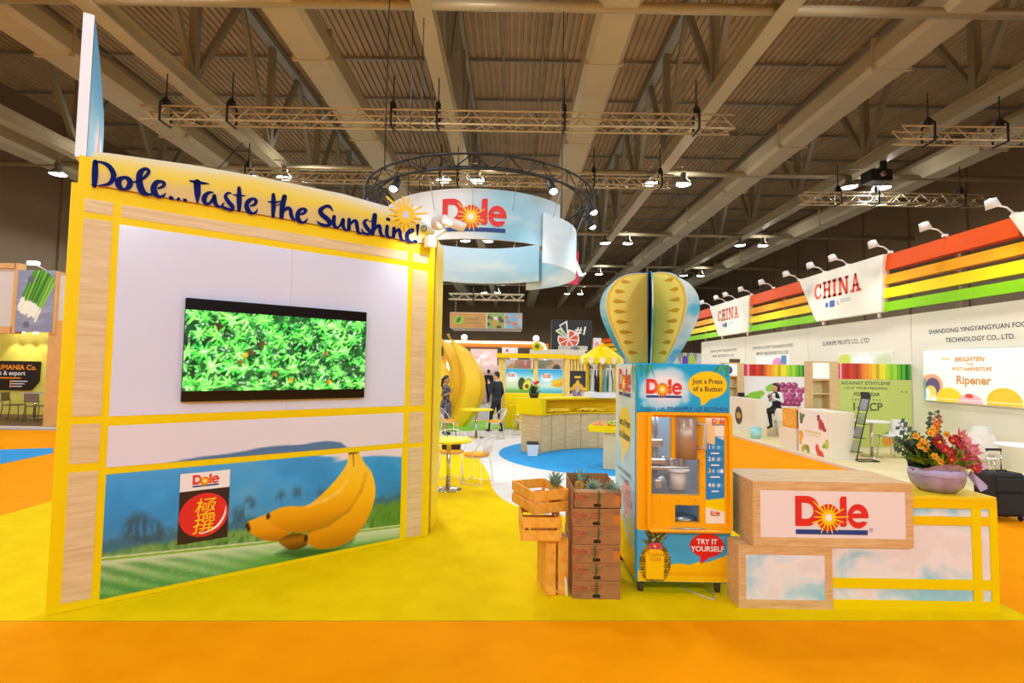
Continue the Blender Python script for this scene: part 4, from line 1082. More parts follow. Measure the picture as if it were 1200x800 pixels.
# ------------------------------------------------------------------ bouquet in wrapped pot
bq = thing('flower_bouquet', 'red and pink flower arrangement in a wrapped basket on yellow counter', 'flowers', (3.64, 4.42, .912))
bq.scale = (1.25, 1.25, 1.3)
random.seed(21)
CELL = mat('lilac_cellophane', '#9c8ba2', .18, var=.25, scale=16, bump=.8, bscale=25, spec=.8)
mb = MB(); vs_ = []; n_ = 40; prof = [(.001, 0), (.10, .0), (.135, .04), (.152, .09), (.15, .13), (.15, .16), (.165, .185)]
for j in range(n_):
    a = 2 * PI * j / n_
    for i, (r, z) in enumerate(prof):
        rr = r * (1 + (.05 * math.sin(a * 9 + i) if i > 1 else 0)); vs_.append((rr * math.cos(a), rr * math.sin(a), z + (.02 * math.sin(a * 3 + 1) + .02 * math.cos(a) if i > 4 else 0)))
k_ = len(prof); mb.add(vs_, [(j * k_ + i, ((j + 1) % n_) * k_ + i, ((j + 1) % n_) * k_ + i + 1, j * k_ + i + 1) for j in range(n_) for i in range(k_ - 1)], smooth=True)
mb.obj('wrapping', CELL, bq)
MB().add([(.08, -.13, .165), (.25, -.13, .17), (.30, -.03, .215), (.13, .05, .175), (.2, -.08, .18)], [(0, 1, 4), (1, 2, 4), (2, 3, 4), (3, 0, 4)]).obj('wrapping_flap', mat('pink_cellophane', '#d9b3ae', .25), bq)
rb = MB().lathe([(.152, .105), (.158, .11), (.158, .145), (.152, .15)], 30)
for a0, a1 in ((.9, -.4), (.2, -.5)): rb.add([(.13, -.09, .12), (.15, -.1, .15), (.24, -.12, .04 + .02 * a0), (.2, -.11, .02)], [(0, 1, 2, 3), (3, 2, 1, 0)])
rb.obj('ribbon', mat('lilac_ribbon', '#b9b0d6', .3), bq)
MB().lathe([(.001, .13), (.11, .12), (.14, .16)], 20).obj('moss', mat('moss_green', '#3c5a1c', .9, var=.3, scale=40), bq)
def leafset(name, m, n, spread, l0, l1, w, zc=.17, bend=.2, cone=(.2, 1.2), az=None):
    mb = MB()
    for _ in range(n):
        a = random.uniform(0, 2 * PI) if az is None else random.uniform(*az); el = random.uniform(*cone); l = random.uniform(l0, l1)
        o = Vector((math.cos(a) * spread * random.random(), math.sin(a) * spread * random.random(), zc))
        d = Vector((math.cos(a) * math.cos(el), math.sin(a) * math.cos(el), math.sin(el))); s_ = d.cross(Vector((0, 0, 1))).normalized() * w * random.uniform(.7, 1.2)
        u_ = s_.cross(d).normalized() * w * .3
        p1 = o + d * l * .5; p2 = o + d * l * .8 - Vector((0, 0, bend * l * .15)); p3 = o + d * l - Vector((0, 0, bend * l * .3))
        mb.add([o, p1 - s_, p1 + u_, p1 + s_, p2 - s_ * .7, p2 + u_, p2 + s_ * .7, p3], [(0, 2, 1), (0, 3, 2), (1, 2, 5, 4), (2, 3, 6, 5), (4, 5, 7), (5, 6, 7)])
    return mb.obj(name, m, bq)
leafset('fern_leaves', mat('bright_fern', '#7d9a1e', .6, var=.3, scale=30), 300, .15, .08, .17, .012, .17, .4, (.25, 1.45))
leafset('broad_leaves', mat('dark_leaf', '#3d5a3a', .5, var=.2, scale=20), 44, .08, .16, .26, .022, .18, .2, (.5, 1.1), (2.2, 4.2))
mb = MB()
for (bx, bz, tx, tz, y) in ((-.05, .2, -.25, .44, 0), (-.03, .2, -.20, .36, -.05), (.0, .25, .02, .52, .02), (-.08, .2, -.27, .31, .03)):
    o, e = Vector((bx, y, bz)), Vector((tx, y, tz)); mb.tube([o, (o + e) / 2, e], .003, 5)
    d = (e - o)
    for k in range(12):
        p = o + d * (.3 + .06 * k); sgn = 1 if k % 2 else -1; sd = Vector((d.z, 0, -d.x)).normalized() * sgn
        r_ = .026 if k < 10 else .018
        q = p + sd * .03 + Vector((0, random.uniform(-.015, .015), .005))
        mb.add([p, q + d.normalized() * r_ * .8, q + sd * r_, q - d.normalized() * r_ * .8], [(0, 1, 2, 3)])
mb.obj('eucalyptus', mat('eucalyptus_leaf', '#4e6650', .6, var=.2, scale=30), bq)
PET = {'red': mat('red_petal', '#b8141c', .5, var=.2, scale=40), 'pink': mat('pink_petal', '#d9707e', .45, var=.25, scale=25), 'yellow': mat('yellow_petal', '#f0b81c', .5, var=.2, scale=30), 'orange': mat('orange_petal', '#e8731a', .5, var=.2, scale=30)}
def flower(p, n, l, w, col, nrm, name, cup=.25, centre='yellow'):
    nrm = Vector(nrm).normalized(); u = nrm.orthogonal().normalized(); v = nrm.cross(u); mb = MB(); p = Vector(p)
    for ring, sc in ((0, 1.), (1, .75)):
        for k in range(n):
            a = 2 * PI * (k + .5 * ring) / n; d = (u * math.cos(a) + v * math.sin(a) + nrm * (cup + .25 * ring)).normalized(); s_ = nrm.cross(d).normalized() * w * sc
            mb.add([p, p + d * l * .55 * sc - s_, p + d * l * sc + nrm * l * .05, p + d * l * .55 * sc + s_, p + d * l * .55 * sc + nrm * .004], [(0, 1, 4), (0, 4, 3), (1, 2, 4), (4, 2, 3)])
    mb.use(1).sphere(p + nrm * .006, (.012, .012, .012), 8, 6)
    return mb.obj(name, [PET[col], PET[centre]], bq)
flower((-.085, -.13, .33), 14, .05, .011, 'red', (-.1, -1, .35), 'gerbera', .15)
for p in ((-.02, -.14, .22), (.06, -.14, .24), (-.05, -.13, .28), (.01, -.12, .335), (.035, -.13, .31), (.0, -.12, .26), (.14, -.13, .21), (.16, -.12, .18), (.12, -.15, .17), (.05, -.1, .34)): flower(p, 9, .042, .018, 'red', (random.uniform(-.3, .3), -1, random.uniform(.2, .8)), 'rose', .5, 'orange')
for p in ((.05, -.13, .29), (.08, -.1, .36), (.10, -.12, .30), (.15, -.10, .275), (.12, -.12, .25), (.09, -.13, .22), (.11, -.06, .33)): flower(p, 6, .07, .015, 'pink', (random.uniform(0, .5), -1, random.uniform(0, .5)), 'lily', .45, 'yellow')
for p in ((-.12, -.13, .24), (-.09, -.14, .21), (-.2, -.08, .36), (-.17, -.1, .33), (-.19, -.1, .3), (-.15, -.1, .28), (-.14, -.09, .31), (-.11, -.09, .38), (-.08, -.07, .4), (.03, -.05, .37)): flower(p, 6, .03, .010, 'yellow', (-.2, -1, .3), 'alstroemeria', .5, 'orange')
mb = MB()
for a in (-.35, -.15, .1, .3): mb.add([(-.03, -.04, .36), (-.03 + .01, -.05, .37), (-.03 + math.sin(a) * .13, -.06, .36 + math.cos(a) * .15), (-.045, -.05, .37)], [(0, 1, 2, 3), (3, 2, 1, 0)])
mb.tube([(-.02, 0, .15), (-.03, -.04, .37)], .005, 6).obj('strelitzia', PET['orange'], bq)

# ------------------------------------------------------------------ suitcase
sc = thing('suitcase', 'black soft suitcase with raised metal handle behind the yellow counter', 'suitcase', (6.27, 6.72, .006), .06)
SUIT = mat('black_nylon', '#15161a', .7, var=.2, scale=60)
MB().box(0, .46, 0, .26, .06, .62, b=.03).obj('body', SUIT, sc)
MB().box(.03, .43, -.035, .01, .1, .36, b=.012).box(.03, .43, -.03, .01, .39, .56, b=.012).obj('front_pocket', SUIT, sc)
MB().tube([(.13, .2, .6), (.13, .2, .9), (.33, .2, .9), (.33, .2, .6)], .009, 8).obj('pull_handle', CHROME, sc)
MB().box(.12, .34, .185, .215, .885, .915, b=.006).obj('grip', BLACK, sc)
MB().tube([(.17, .1, .62), (.17, .1, .645), (.29, .1, .645), (.29, .1, .62)], .01, 6).obj('carry_strap', BLACK, sc)
for x in (.05, .41):
    for y in (.04, .22): MB().cyl((x - .012, y, .03), (x + .012, y, .03), .03, n=14).box(x - .02, x + .02, y - .02, y + .02, .04, .08).obj('wheel', BLACK, sc)
MB().box(.0, .46, .252, .264, .06, .62).obj('zip_edge', mat('zip_grey', '#3a3b40', .5), sc)

# ------------------------------------------------------------------ round tables and wire chairs
def round_table(label, loc, r):
    t = thing('round_table', label, 'table', loc)
    MB().lathe([(.001, .735), (r - .01, .735), (r, .742), (r, .758), (r - .008, .765), (.001, .765)], 40).obj('table_top', YEL, t)
    MB().cyl((0, 0, .02), (0, 0, .735), .035, n=16).obj('pole', CHROME, t)
    MB().lathe([(.001, .03), (.04, .03), (.2, .016), (.215, .008), (.215, 0), (.001, 0)], 28).obj('base', CHROME, t)
    return t
round_table('round yellow bistro table nearest the feature wall return', (-.95, 8.0, .01), .37)
round_table('round yellow bistro table between the woman and man', (-.92, 13.8, .01), .45)
round_table('round yellow bistro table behind the man in the dark suit', (.22, 15.7, .012), .42)
WIRE = mat('white_wire', '#ece6de', .35, .2); CUSH = mat('orange_cushion', '#f0a512', .8, var=.1, scale=30)
def wire_chair(label, loc, rz, cushion=True, first_=None):
    t = thing('wire_chair', label, 'chair', loc, rz, group='white wire chairs at the bistro tables')
    if first_:
        for ch in first_.children: share(ch, ch.name.split('.')[0], t)
        return t
    R = .009
    for sx in (-1, 1):
        x = sx * .2
        MB().tube([(x * .85, -.17, .43), (x * 1.05, -.2, .012), (x * 1.05, .2, .012), (x * .85, .15, .43)], R, 6).obj('leg_loop', WIRE, t)
    MB().tube([(-.21, -.2, .012), (0, -.05, .10), (.21, -.2, .012)], .007, 6).obj('stretcher', WIRE, t)
    MB().tube([(.205 * math.cos(a), .19 * math.sin(a), .435) for a in [2 * PI * k / 24 for k in range(24)]], R, 6, closed=True).obj('seat_ring', WIRE, t)
    mb = MB()
    for k in range(-3, 4): mb.tube([(k * .055, -.18 + abs(k) * .012, .435), (k * .055, .17 - abs(k) * .012, .435)], .004, 4)
    mb.obj('seat_grid', WIRE, t)
    rim = [(-.2, .02, .44), (-.26, .12, .58), (-.22, .24, .74), (0, .30, .79), (.22, .24, .74), (.26, .12, .58), (.2, .02, .44)]
    MB().tube(smooth_pts(rim, 5), R, 6).obj('back_rim', WIRE, t)
    mb = MB()
    for k in range(9):
        u = -1 + k * .25; p = smooth_pts(rim, 8)[int((k + 4) * len(smooth_pts(rim, 8)) / 17)]
        mb.tube([(u * .12, .17, .44), (u * .17, .22, .6), p], .005, 4)
    mb.obj('back_wires', WIRE, t)
    MB().lathe([(.001, .44), (.19, .44), (.205, .455), (.2, .475), (.15, .488), (.001, .49)], 24).obj('cushion', CUSH, t)
    return t
p = gp(558, 566)
ch0 = wire_chair('white wire chair standing apart on grey path, facing nearest table', (p.x, p.y, .01), -2.0)
wire_chair('white wire chair with a black handbag on its seat', (-1.0, 8.75, .01), .1, first_=ch0)
wire_chair('white wire chair behind the edge of feature wall return', (-1.45, 7.95, .01), 1.7, first_=ch0)
wire_chair('white wire chair beside the standing woman', (-1.62, 13.6, .01), 1.4, first_=ch0)
wire_chair('white wire chair tucked beside the man in dark suit', (-.42, 13.7, .01), -1.2, first_=ch0)
wire_chair('white wire chair on the far side behind the man', (-.45, 15.95, .014), .5, first_=ch0)
wire_chair('white wire chair against the end of curved counter', (.33, 14.4, .01), -2.6, first_=ch0)
hbg = thing('handbag', 'black handbag standing on the wire chair seat', 'handbag', (-1.0, 8.78, .505))
MB().prism([(-.15, 0), (.15, 0), (.17, .2), (-.17, .2)], -.06, .06).obj('bag_body', mat('black_leather', '#2a2522', .5), hbg)
MB().tube([(-.08, 0, .19), (-.06, 0, .3), (.06, 0, .3), (.08, 0, .19)], .008, 6).obj('bag_handle', mat('black_leather'), hbg)

# ------------------------------------------------------------------ people
def person(label, loc, rz, prims, mats, name='person', vox=.011, group=None):
    """prims: (p0, p1, r0, r1, material key); fused into one continuous surface by a voxel remesh"""
    mb = MB()
    for p0, p1, r0, r1, k in prims:
        p0, p1 = Vector(p0), Vector(p1)
        if isinstance(r0, tuple): mb.sphere(p0, r0, 14, 10); continue
        d = (p1 - p0); l = d.length or 1e-6; d = d / l if l > 1e-5 else Vector((0, 0, 1))
        pts, rs = [], []
        for q in range(4): a = -PI / 2 + q * PI / 8; pts.append(p0 + d * math.sin(a) * r0); rs.append(max(.0008, math.cos(a) * r0))
        pts.append(p0); rs.append(r0); pts.append(p1); rs.append(r1)
        for q in range(1, 5): a = q * PI / 8; pts.append(p1 + d * math.sin(a) * r1); rs.append(max(.0008, math.cos(a) * r1))
        mb.tube(pts, rs, 12)
    me = mb.data('tmp'); ob = bpy.data.objects.new('tmp', me); COL.objects.link(ob)
    m = ob.modifiers.new('r', 'REMESH'); m.mode = 'VOXEL'; m.voxel_size = vox; m.use_smooth_shade = True
    m2 = ob.modifiers.new('s', 'SMOOTH'); m2.iterations = 3; m2.factor = .5
    dg = bpy.context.evaluated_depsgraph_get()
    out = bpy.data.meshes.new_from_object(ob.evaluated_get(dg))
    bpy.data.objects.remove(ob); bpy.data.meshes.remove(me)
    n = len(out.polygons); C = np.empty(n * 3); out.polygons.foreach_get('center', C); C = C.reshape(-1, 3)
    best = np.full(n, 1e9); idx = np.zeros(n, int); keys = list(mats)
    for p0, p1, r0, r1, k in prims:
        a = np.array(p0, float); b = np.array(p1, float)
        if isinstance(r0, tuple): d = (np.linalg.norm((C - a) / np.array(r0), axis=1) - 1) * min(r0)
        else:
            ab = b - a; L2 = max(1e-9, ab @ ab); t = np.clip((C - a) @ ab / L2, 0, 1)
            d = np.linalg.norm(C - a - t[:, None] * ab, axis=1) - (r0 + (r1 - r0) * t)
        mk = d < best; best[mk] = d[mk]; idx[mk] = keys.index(k)
    for k in keys: out.materials.append(mats[k])
    out.polygons.foreach_set('material_index', idx.tolist()); out.polygons.foreach_set('use_smooth', [True] * n)
    out.name = name
    o = bpy.data.objects.new(name, out); COL.objects.link(o); o.location = loc; o.rotation_euler.z = rz
    return tag(o, label, 'person', group)
def hand(wr, d, side, curl, k='skin'):
    """palm and five bent fingers leaving the wrist along d"""
    wr = Vector(wr); d = Vector(d).normalized(); s_ = Vector(side).normalized(); n_ = d.cross(s_).normalized()
    out = [(wr, wr + d * .05, .026, .03, k), (wr + d * .05 - s_ * .022, wr + d * .075 - s_ * .03, .018, .016, k), (wr + d * .05 + s_ * .02, wr + d * .075 + s_ * .027, .018, .016, k)]
    for i, (o, l) in enumerate(((-.03, .06), (-.01, .072), (.01, .068), (.028, .052))):
        b = wr + d * .085 + s_ * o; m_ = b + d * l * .5 + n_ * curl * .015; e = m_ + (d * (1 - curl) + n_ * curl).normalized() * l * .55
        out += [(b, m_, .0095, .009, k), (m_, e, .009, .008, k)]
    b = wr + d * .03 - s_ * .03; m_ = b - s_ * .025 + d * .025; out += [(b, m_, .012, .011, k), (m_, m_ + d * .03 + n_ * curl * .012, .011, .009, k)]
    return out
def head(c, fwd, skin='skin', hair='hair', s=1.):
    c = Vector(c); f = Vector(fwd).normalized(); r = f.cross(Vector((0, 0, 1))).normalized()
    U = Vector((0, 0, 1))
    P_ = lambda a, b, z: tuple(c + f * a * s + r * b * s + U * z * s)
    o = [(P_(.0, 0, -.01), P_(0, 0, 0), (.078 * s, .085 * s, .11 * s), 0, skin), (P_(.035, 0, -.065), P_(.045, 0, -.075), .05 * s, .042 * s, skin),
         (P_(.085, 0, .005), P_(.104, 0, -.022), .011 * s, .015 * s, skin), (P_(.075, -.02, -.055), P_(.075, .02, -.055), .013 * s, .013 * s, 'lip')]
    for b in (-.03, .03): o += [(P_(.083, b, .012), P_(.084, b, .012), .011 * s, .011 * s, 'eye'), (P_(.0, b * 2.75, -.005), P_(-.01, b * 2.75, -.03), .016 * s, .012 * s, skin)]
    o += [(P_(-.02, 0, .035), P_(0, 0, 0), (.084 * s, .088 * s, .092 * s), 0, hair), (P_(.03, 0, .085), P_(.04, 0, .08), .045 * s, .03 * s, hair), (P_(-.055, 0, -.01), P_(-.055, 0, -.04), .055 * s, .045 * s, hair)]
    return o
def leg(h, k, a, toe, kt, ks, r=(.088, .06, .042), bare=None):
    h, k, a = Vector(h), Vector(k), Vector(a); t = Vector(toe).normalized()
    return [(h, k, r[0], r[1], kt), (k, a, r[1], r[2], bare or kt), (a + Vector((0, 0, -.05)) - t * .03, a + Vector((0, 0, -.055)) + t * .14, .04, .03, ks), (a + Vector((0, 0, -.02)), a + Vector((0, 0, -.05)), .045, .042, ks)]
SK = mat('skin_tone', '#d9a17c', .55); HAIR = mat('black_hair', '#17120f', .45); LIP = mat('lip_tone', '#b5655a', .5); EYE = mat('eye_dark', '#1c1512', .3)
SUITM = mat('dark_navy_suit', '#1d2430', .75, var=.1, scale=40); TROU = mat('black_trousers', '#16171b', .8); SHOE = mat('black_shoe', '#0e0d0d', .35); SHIRT = mat('white_shirt', '#e9e9ec', .7)
man = [((0, 0, .95), (0, 0, .95), (.165, .12, .13), 0, 'trousers'), ((0, .0, .93), (0, 0, .93), (.185, .135, .13), 0, 'jacket'), ((0, 0, 1.1), (0, 0, 1.1), (.172, .125, .2), 0, 'jacket'), ((0, .01, 1.3), (0, 0, 1.3), (.195, .128, .19), 0, 'jacket'),
       ((-.15, .01, 1.42), (.15, .01, 1.42), .066, .066, 'jacket'), ((0, .01, 1.45), (0, .0, 1.56), .06, .052, 'skin'), ((0, .0, 1.475), (0, -.005, 1.49), .066, .062, 'shirt'),
       ((-.205, .01, 1.41), (-.27, .05, 1.14), .062, .052, 'jacket'), ((-.27, .05, 1.14), (-.24, -.06, .92), .05, .04, 'jacket'),
       ((.205, .01, 1.41), (.26, -.06, 1.16), .062, .052, 'jacket'), ((.26, -.06, 1.16), (.12, -.2, 1.36), .05, .038, 'jacket')]
man += hand((-.24, -.07, .91), (0.02, -.15, -1), (0, 1, 0), .4) + hand((.115, -.205, 1.38), (-.2, -.15, 1), (0, -1, 0.2), .6) + head((0, -.01, 1.645), (.0, -1, -.02))
man += leg((-.09, 0, .9), (-.10, .05, .5), (-.11, .16, .095), (-.1, -1, 0), 'trousers', 'shoe') + leg((.09, 0, .9), (.11, -.1, .5), (.12, -.14, .095), (.1, -1, 0), 'trousers', 'shoe')
p = gp(581, 506)
manm = {'jacket': SUITM, 'trousers': TROU, 'skin': SK, 'shirt': SHIRT, 'hair': HAIR, 'shoe': SHOE, 'lip': LIP, 'eye': EYE}
MAN = person('man in dark suit walking past yellow tables, hand at face', (p.x, p.y, .01), PI + 1.05, man, manm)
DRESS = ramp_mat('patterned_dress', ['#1c1a22', '#2a2630', '#8d8790', '#3a3540'], .7, 16, (1, 1, 1), 3, 1., .35, .7)
wom = [((0, 0, .92), (0, 0, .92), (.16, .12, .13), 0, 'dress'), ((0, 0, 1.08), (0, 0, 1.08), (.125, .1, .16), 0, 'dress'), ((0, -.01, 1.24), (0, 0, 1.24), (.15, .115, .14), 0, 'dress'), ((-.11, .01, 1.33), (.11, .01, 1.33), .055, .055, 'dress'),
       ((0, 0, .85), (0, .0, .58), .15, .165, 'dress'), ((0, .01, 1.36), (0, .0, 1.45), .048, .042, 'skin'),
       ((-.155, .01, 1.32), (-.2, .04, 1.09), .048, .04, 'dress'), ((-.2, .04, 1.09), (-.13, -.15, 1.16), .036, .027, 'skin'), ((.155, .01, 1.32), (.2, .03, 1.08), .048, .04, 'dress'), ((.2, .03, 1.08), (.17, -.06, .86), .036, .026, 'skin')]
wom += hand((-.125, -.16, 1.17), (.2, -.6, .7), (1, 0, 0), .6) + hand((.168, -.07, .85), (0, -.15, -1), (0, 1, 0), .4) + head((0, -.01, 1.525), (0, -1, 0), s=.95)
wom += [((0, .09, 1.53), (0, .12, 1.36), .045, .03, 'hair'), ((0, .12, 1.36), (0, .1, 1.26), .03, .012, 'hair')]
for sx in (-1, 1): wom += leg((sx * .07, 0, .8), (sx * .07, .0 + .02 * sx, .48), (sx * .06, .03 * sx, .10), (sx * .1, -1, 0), 'dress', 'shoe', (.075, .048, .034), 'skin')
p = gp(521.5, 510)
person('woman in a patterned grey dress with ponytail by giant bananas', (p.x, p.y, .012), 1.45, wom, {'dress': DRESS, 'skin': mat('tan_skin', '#b98360', .55), 'hair': HAIR, 'shoe': SHOE, 'lip': LIP, 'eye': EYE})
# visitors far behind, at the pink booth
for i, (x, y, rz, lab) in enumerate(((-1.72, 26.8, .4, 'distant visitor in dark clothes before the pink booth posters'), (-1.2, 27.1, 2.6, 'distant visitor with turned back deeper at the pink booth'), (-.55, 26.9, -1.2, 'distant visitor standing sideways near the pink booth opening'))):
    o = bpy.data.objects.new('person', MAN.data); COL.objects.link(o); o.location = (x, y, 0.003); o.rotation_euler.z = rz; tag(o, lab, 'person')

# ------------------------------------------------------------------ giant bananas
BANY = mat('banana_yellow', '#f8c512', .4, var=.04, scale=2); 
def giant_banana(label, loc, rz, H_, lean, R_, rings=26):
    t = thing('giant_banana', label, 'sculpture', loc, rz)
    path = []
    for i in range(rings):
        u = i / (rings - 1)
        path.append((lean * (math.sin(PI * u * .92) - .55 * u), 0, H_ * u, R_ * (.45 + .55 * math.sin(PI * min(1, u * .95 + .12))) * (1 if u < .86 else max(.16, 1 - (u - .86) * 5.6))))
    n = 5; vs_ = []; fs_ = []
    for i, (x, y, z, r) in enumerate(path):
        a_ = path[max(0, i - 1)]; b_ = path[min(rings - 1, i + 1)]; T = Vector((b_[0] - a_[0], 0, b_[2] - a_[2])).normalized(); X_ = Vector((T.z, 0, -T.x)); Y_ = Vector((0, 1, 0))
        for k in range(n * 3):
            a = 2 * PI * k / (n * 3) + .35; q = 1 if k % 3 == 0 else .90
            vs_.append(Vector((x, y, z)) + (X_ * math.cos(a) + Y_ * math.sin(a)) * r * q)
    m_ = n * 3
    for i in range(rings - 1):
        for k in range(m_): fs_.append((i * m_ + k, i * m_ + (k + 1) % m_, (i + 1) * m_ + (k + 1) % m_, (i + 1) * m_ + k))
    fs_.append(tuple((rings - 1) * m_ + k for k in range(m_)))
    MB().add(vs_, fs_).obj('peel', BANY, t)
    e = path[-1]; MB().lathe([(.001, 0), (e[3], 0), (e[3] * .9, .12), (e[3] * 1.15, .2), (.001, .21)], 8, M=frame((e[0], 0, e[2]), ry=-.5)).obj('stem', mat('banana_stem', '#c79a10', .5), t)
giant_banana('giant upright yellow banana nearest the walking man', (-1.75, 16.5, .014), .0, 2.75, .75, .40)
giant_banana('giant upright yellow banana in the middle of the three', (-2.2, 17.4, .014), .15, 2.8, .72, .42)
giant_banana('giant upright yellow banana behind the woman in dress', (-2.6, 16.3, .014), .3, 2.6, .5, .4)

# ------------------------------------------------------------------ curved wooden counter
KC = Vector((2.2, 10.5, 0)); RI, RO = 1.76, 2.26; A0, A1 = math.radians(150), math.radians(38)
kc = thing('curved_counter', 'curved oak fronted counter with yellow top on blue carpet', 'counter', (KC.x, KC.y, .014))
def ring_seg(mb, r0, r1, z0, z1, a0, a1, n=6):
    vs_ = []; fs_ = []
    for i in range(n + 1):
        a = a0 + (a1 - a0) * i / n; c_, s_ = math.cos(a), math.sin(a)
        vs_ += [(r0 * c_, r0 * s_, z0), (r1 * c_, r1 * s_, z0), (r1 * c_, r1 * s_, z1), (r0 * c_, r0 * s_, z1)]
    for i in range(n):
        o = i * 4
        for k in range(4): fs_.append((o + k, o + (k + 1) % 4, o + 4 + (k + 1) % 4, o + 4 + k))
    fs_ += [(0, 1, 2, 3), (n * 4 + 3, n * 4 + 2, n * 4 + 1, n * 4)]
    mb.add(vs_, fs_); return mb
ring_seg(MB(), RI + .02, RO, 0, .83, A0, A1, 24).obj('carcass', OAK, kc)
np_ = 8
for i in range(np_):
    a0 = A0 + (A1 - A0) * i / np_; a1 = A0 + (A1 - A0) * (i + 1) / np_
    ring_seg(MB(), RI, RI + .018, .02, .82, a0 - .006, a1 + .006, 4).obj('front_panel', OAK, kc)
ring_seg(MB(), RI - .03, RO + .02, .83, .86, A0 + .02, A1, 24).obj('lower_top', YEL2, kc)
ring_seg(MB(), RI + .30, RO + .02, .86, 1.16, A0 + .02, A1, 24).obj('upstand', YEL2, kc)
ring_seg(MB(), RI + .02, RO + .1, 1.16, 1.20, A0 + .03, A1, 24).obj('upper_top', YEL, kc)
ring_seg(MB(), RI - .03, RO + .1, .86, 1.16, A0 + .03, A0 - .09, 3).obj('end_block', YEL, kc)
# bananas lying in the niche
def banana_mesh():
    mb = MB(); pts = [(-.09, 0, .028), (-.075, .012, .024), (-.03, .03, .02), (.03, .03, .02), (.075, .012, .024), (.1, -.004, .03)]
    return mb.tube(smooth_pts(pts, 3), [.006, .009, .012, .015, .017, .018, .018, .018, .018, .018, .017, .015, .012, .009, .007, .006][:len(smooth_pts(pts, 3))], 6)
bm0 = None
for i, a in enumerate((136, 128.5, 121, 108, 100, 92)):
    r = RI + .12; ar = math.radians(a)
    t = thing('banana_bunch', 'small hand of bananas lying in the counter niche', 'bananas', (KC.x + r * math.cos(ar), KC.y + r * math.sin(ar), .876), ar + .6 * (i % 3), group='banana hands in the counter niche')
    t.scale = (1.7,) * 3
    for k in range(4):
        if bm0 is None: bm0 = banana_mesh().obj('banana', mat('ripe_banana', '#f2cc2c', .5), t)
        else: share(bm0, 'banana', t, (0, -.03 * k, .012 * (k % 2)), (.15 * k, 0, .12 * k))
# bin
p = gp(624, 534)
bn = thing('waste_bin', 'small white bin with black liner by curved counter', 'bin', (p.x, p.y, .014))
MB().prism([(-.10, 0), (.10, 0), (.125, .24), (-.125, .24)], -.1, .1).obj('bucket', WHITE, bn)
MB().box(-.135, .135, -.11, .11, .235, .29, b=.02).obj('liner', mat('black_liner', '#2b2622', .5), bn)
# potted flowers on the counter end
ar = math.radians(143)
pf = thing('potted_flowers', 'small potted plant with red flowers on the counter end', 'plant', (KC.x + 2.1 * math.cos(ar), KC.y + 2.1 * math.sin(ar), 1.215))
MB().lathe([(.001, 0), (.09, 0), (.12, .12), (.001, .12)], 14).obj('pot', mat('dark_pot', '#2d3a1e', .6), pf)
random.seed(31); mb = MB()
for k in range(60):
    a = random.uniform(0, 2 * PI); el = random.uniform(.1, 1.3); l = random.uniform(.12, .26); d = Vector((math.cos(a) * math.cos(el), math.sin(a) * math.cos(el), math.sin(el))); s_ = d.cross(Vector((0, 0, 1))).normalized() * .03; o = Vector((0, 0, .1))
    mb.add([o, o + d * l * .6 - s_, o + d * l, o + d * l * .6 + s_], [(0, 1, 2, 3)])
mb.obj('leaves', mat('leaf_green', '#2f5a1e', .6, var=.3, scale=20), pf)
for x, z, m_ in ((.08, .36, RED), (-.02, .38, mat('pale_petal', '#e9cfd0', .5)), (.03, .33, RED), (-.06, .33, mat('pale_petal'))): MB().sphere((x, -.03, z), (.04, .04, .035), 8, 6).obj('blossom', m_, pf)
# fruit stand
p = gp(716, 551)
fs0 = thing('fruit_stand', 'yellow fruit tray on a pale wooden stand beside vending machine', 'stand', (2.12, 9.95, .013), -.38)
MB().box(-.28, .4, -.25, .25, 0, .70).obj('stand_box', mat('pale_wood', '#e2cfa4', .6), fs0)
MB().prism([(-.5, .70), (.5, .70), (.54, .82), (-.54, .82)], -.4, -.38).prism([(-.5, .70), (.5, .70), (.54, .82), (-.54, .82)], .38, .4).box(-.54, -.52, -.4, .4, .70, .82).box(.52, .54, -.4, .4, .70, .82).box(-.52, .52, -.38, .38, .70, .72).obj('tray', YEL, fs0)
random.seed(41); fm = {}
FC = {'mango': ('#b7b23a', 'green mango'), 'apple': ('#e0785a', 'pink apple'), 'lime': ('#9cb83a', 'lime'), 'orange': ('#f0a21a', 'orange')}
slots = [(-.45 + .115 * i + .02 * (j % 2), -.3 + .12 * j) for i in range(8) for j in range(5)]
R0 = Matrix.Rotation(-.38, 4, 'Z')
for i, (x, y) in enumerate(slots):
    k = 'apple' if x < -.33 else ('orange' if (i * 7) % 5 == 0 else ('lime' if i % 2 else 'mango'))
    w = R0 @ Vector((x, y, 0)); zz = .798 + .07 * max(0, 1 - 3 * (x * x + y * y)) * (1 if i % 2 else .6)
    if k not in fm:
        fm[k] = MB().sphere((0, 0, 0), (.052, .047, .044), 10, 7).obj(k if k != 'orange' else 'orange_fruit', mat(k + '_skin', FC[k][0], .45)); o = fm[k]
    else: o = bpy.data.objects.new(k if k != 'orange' else 'orange_fruit', fm[k].data); COL.objects.link(o)
    o.location = (2.12 + w.x, 9.95 + w.y, zz); o.rotation_euler.z = i * .7
    tag(o, FC[k][1] + ' in the heap on the yellow tray', 'fruit', 'fruit heaped on the yellow tray')

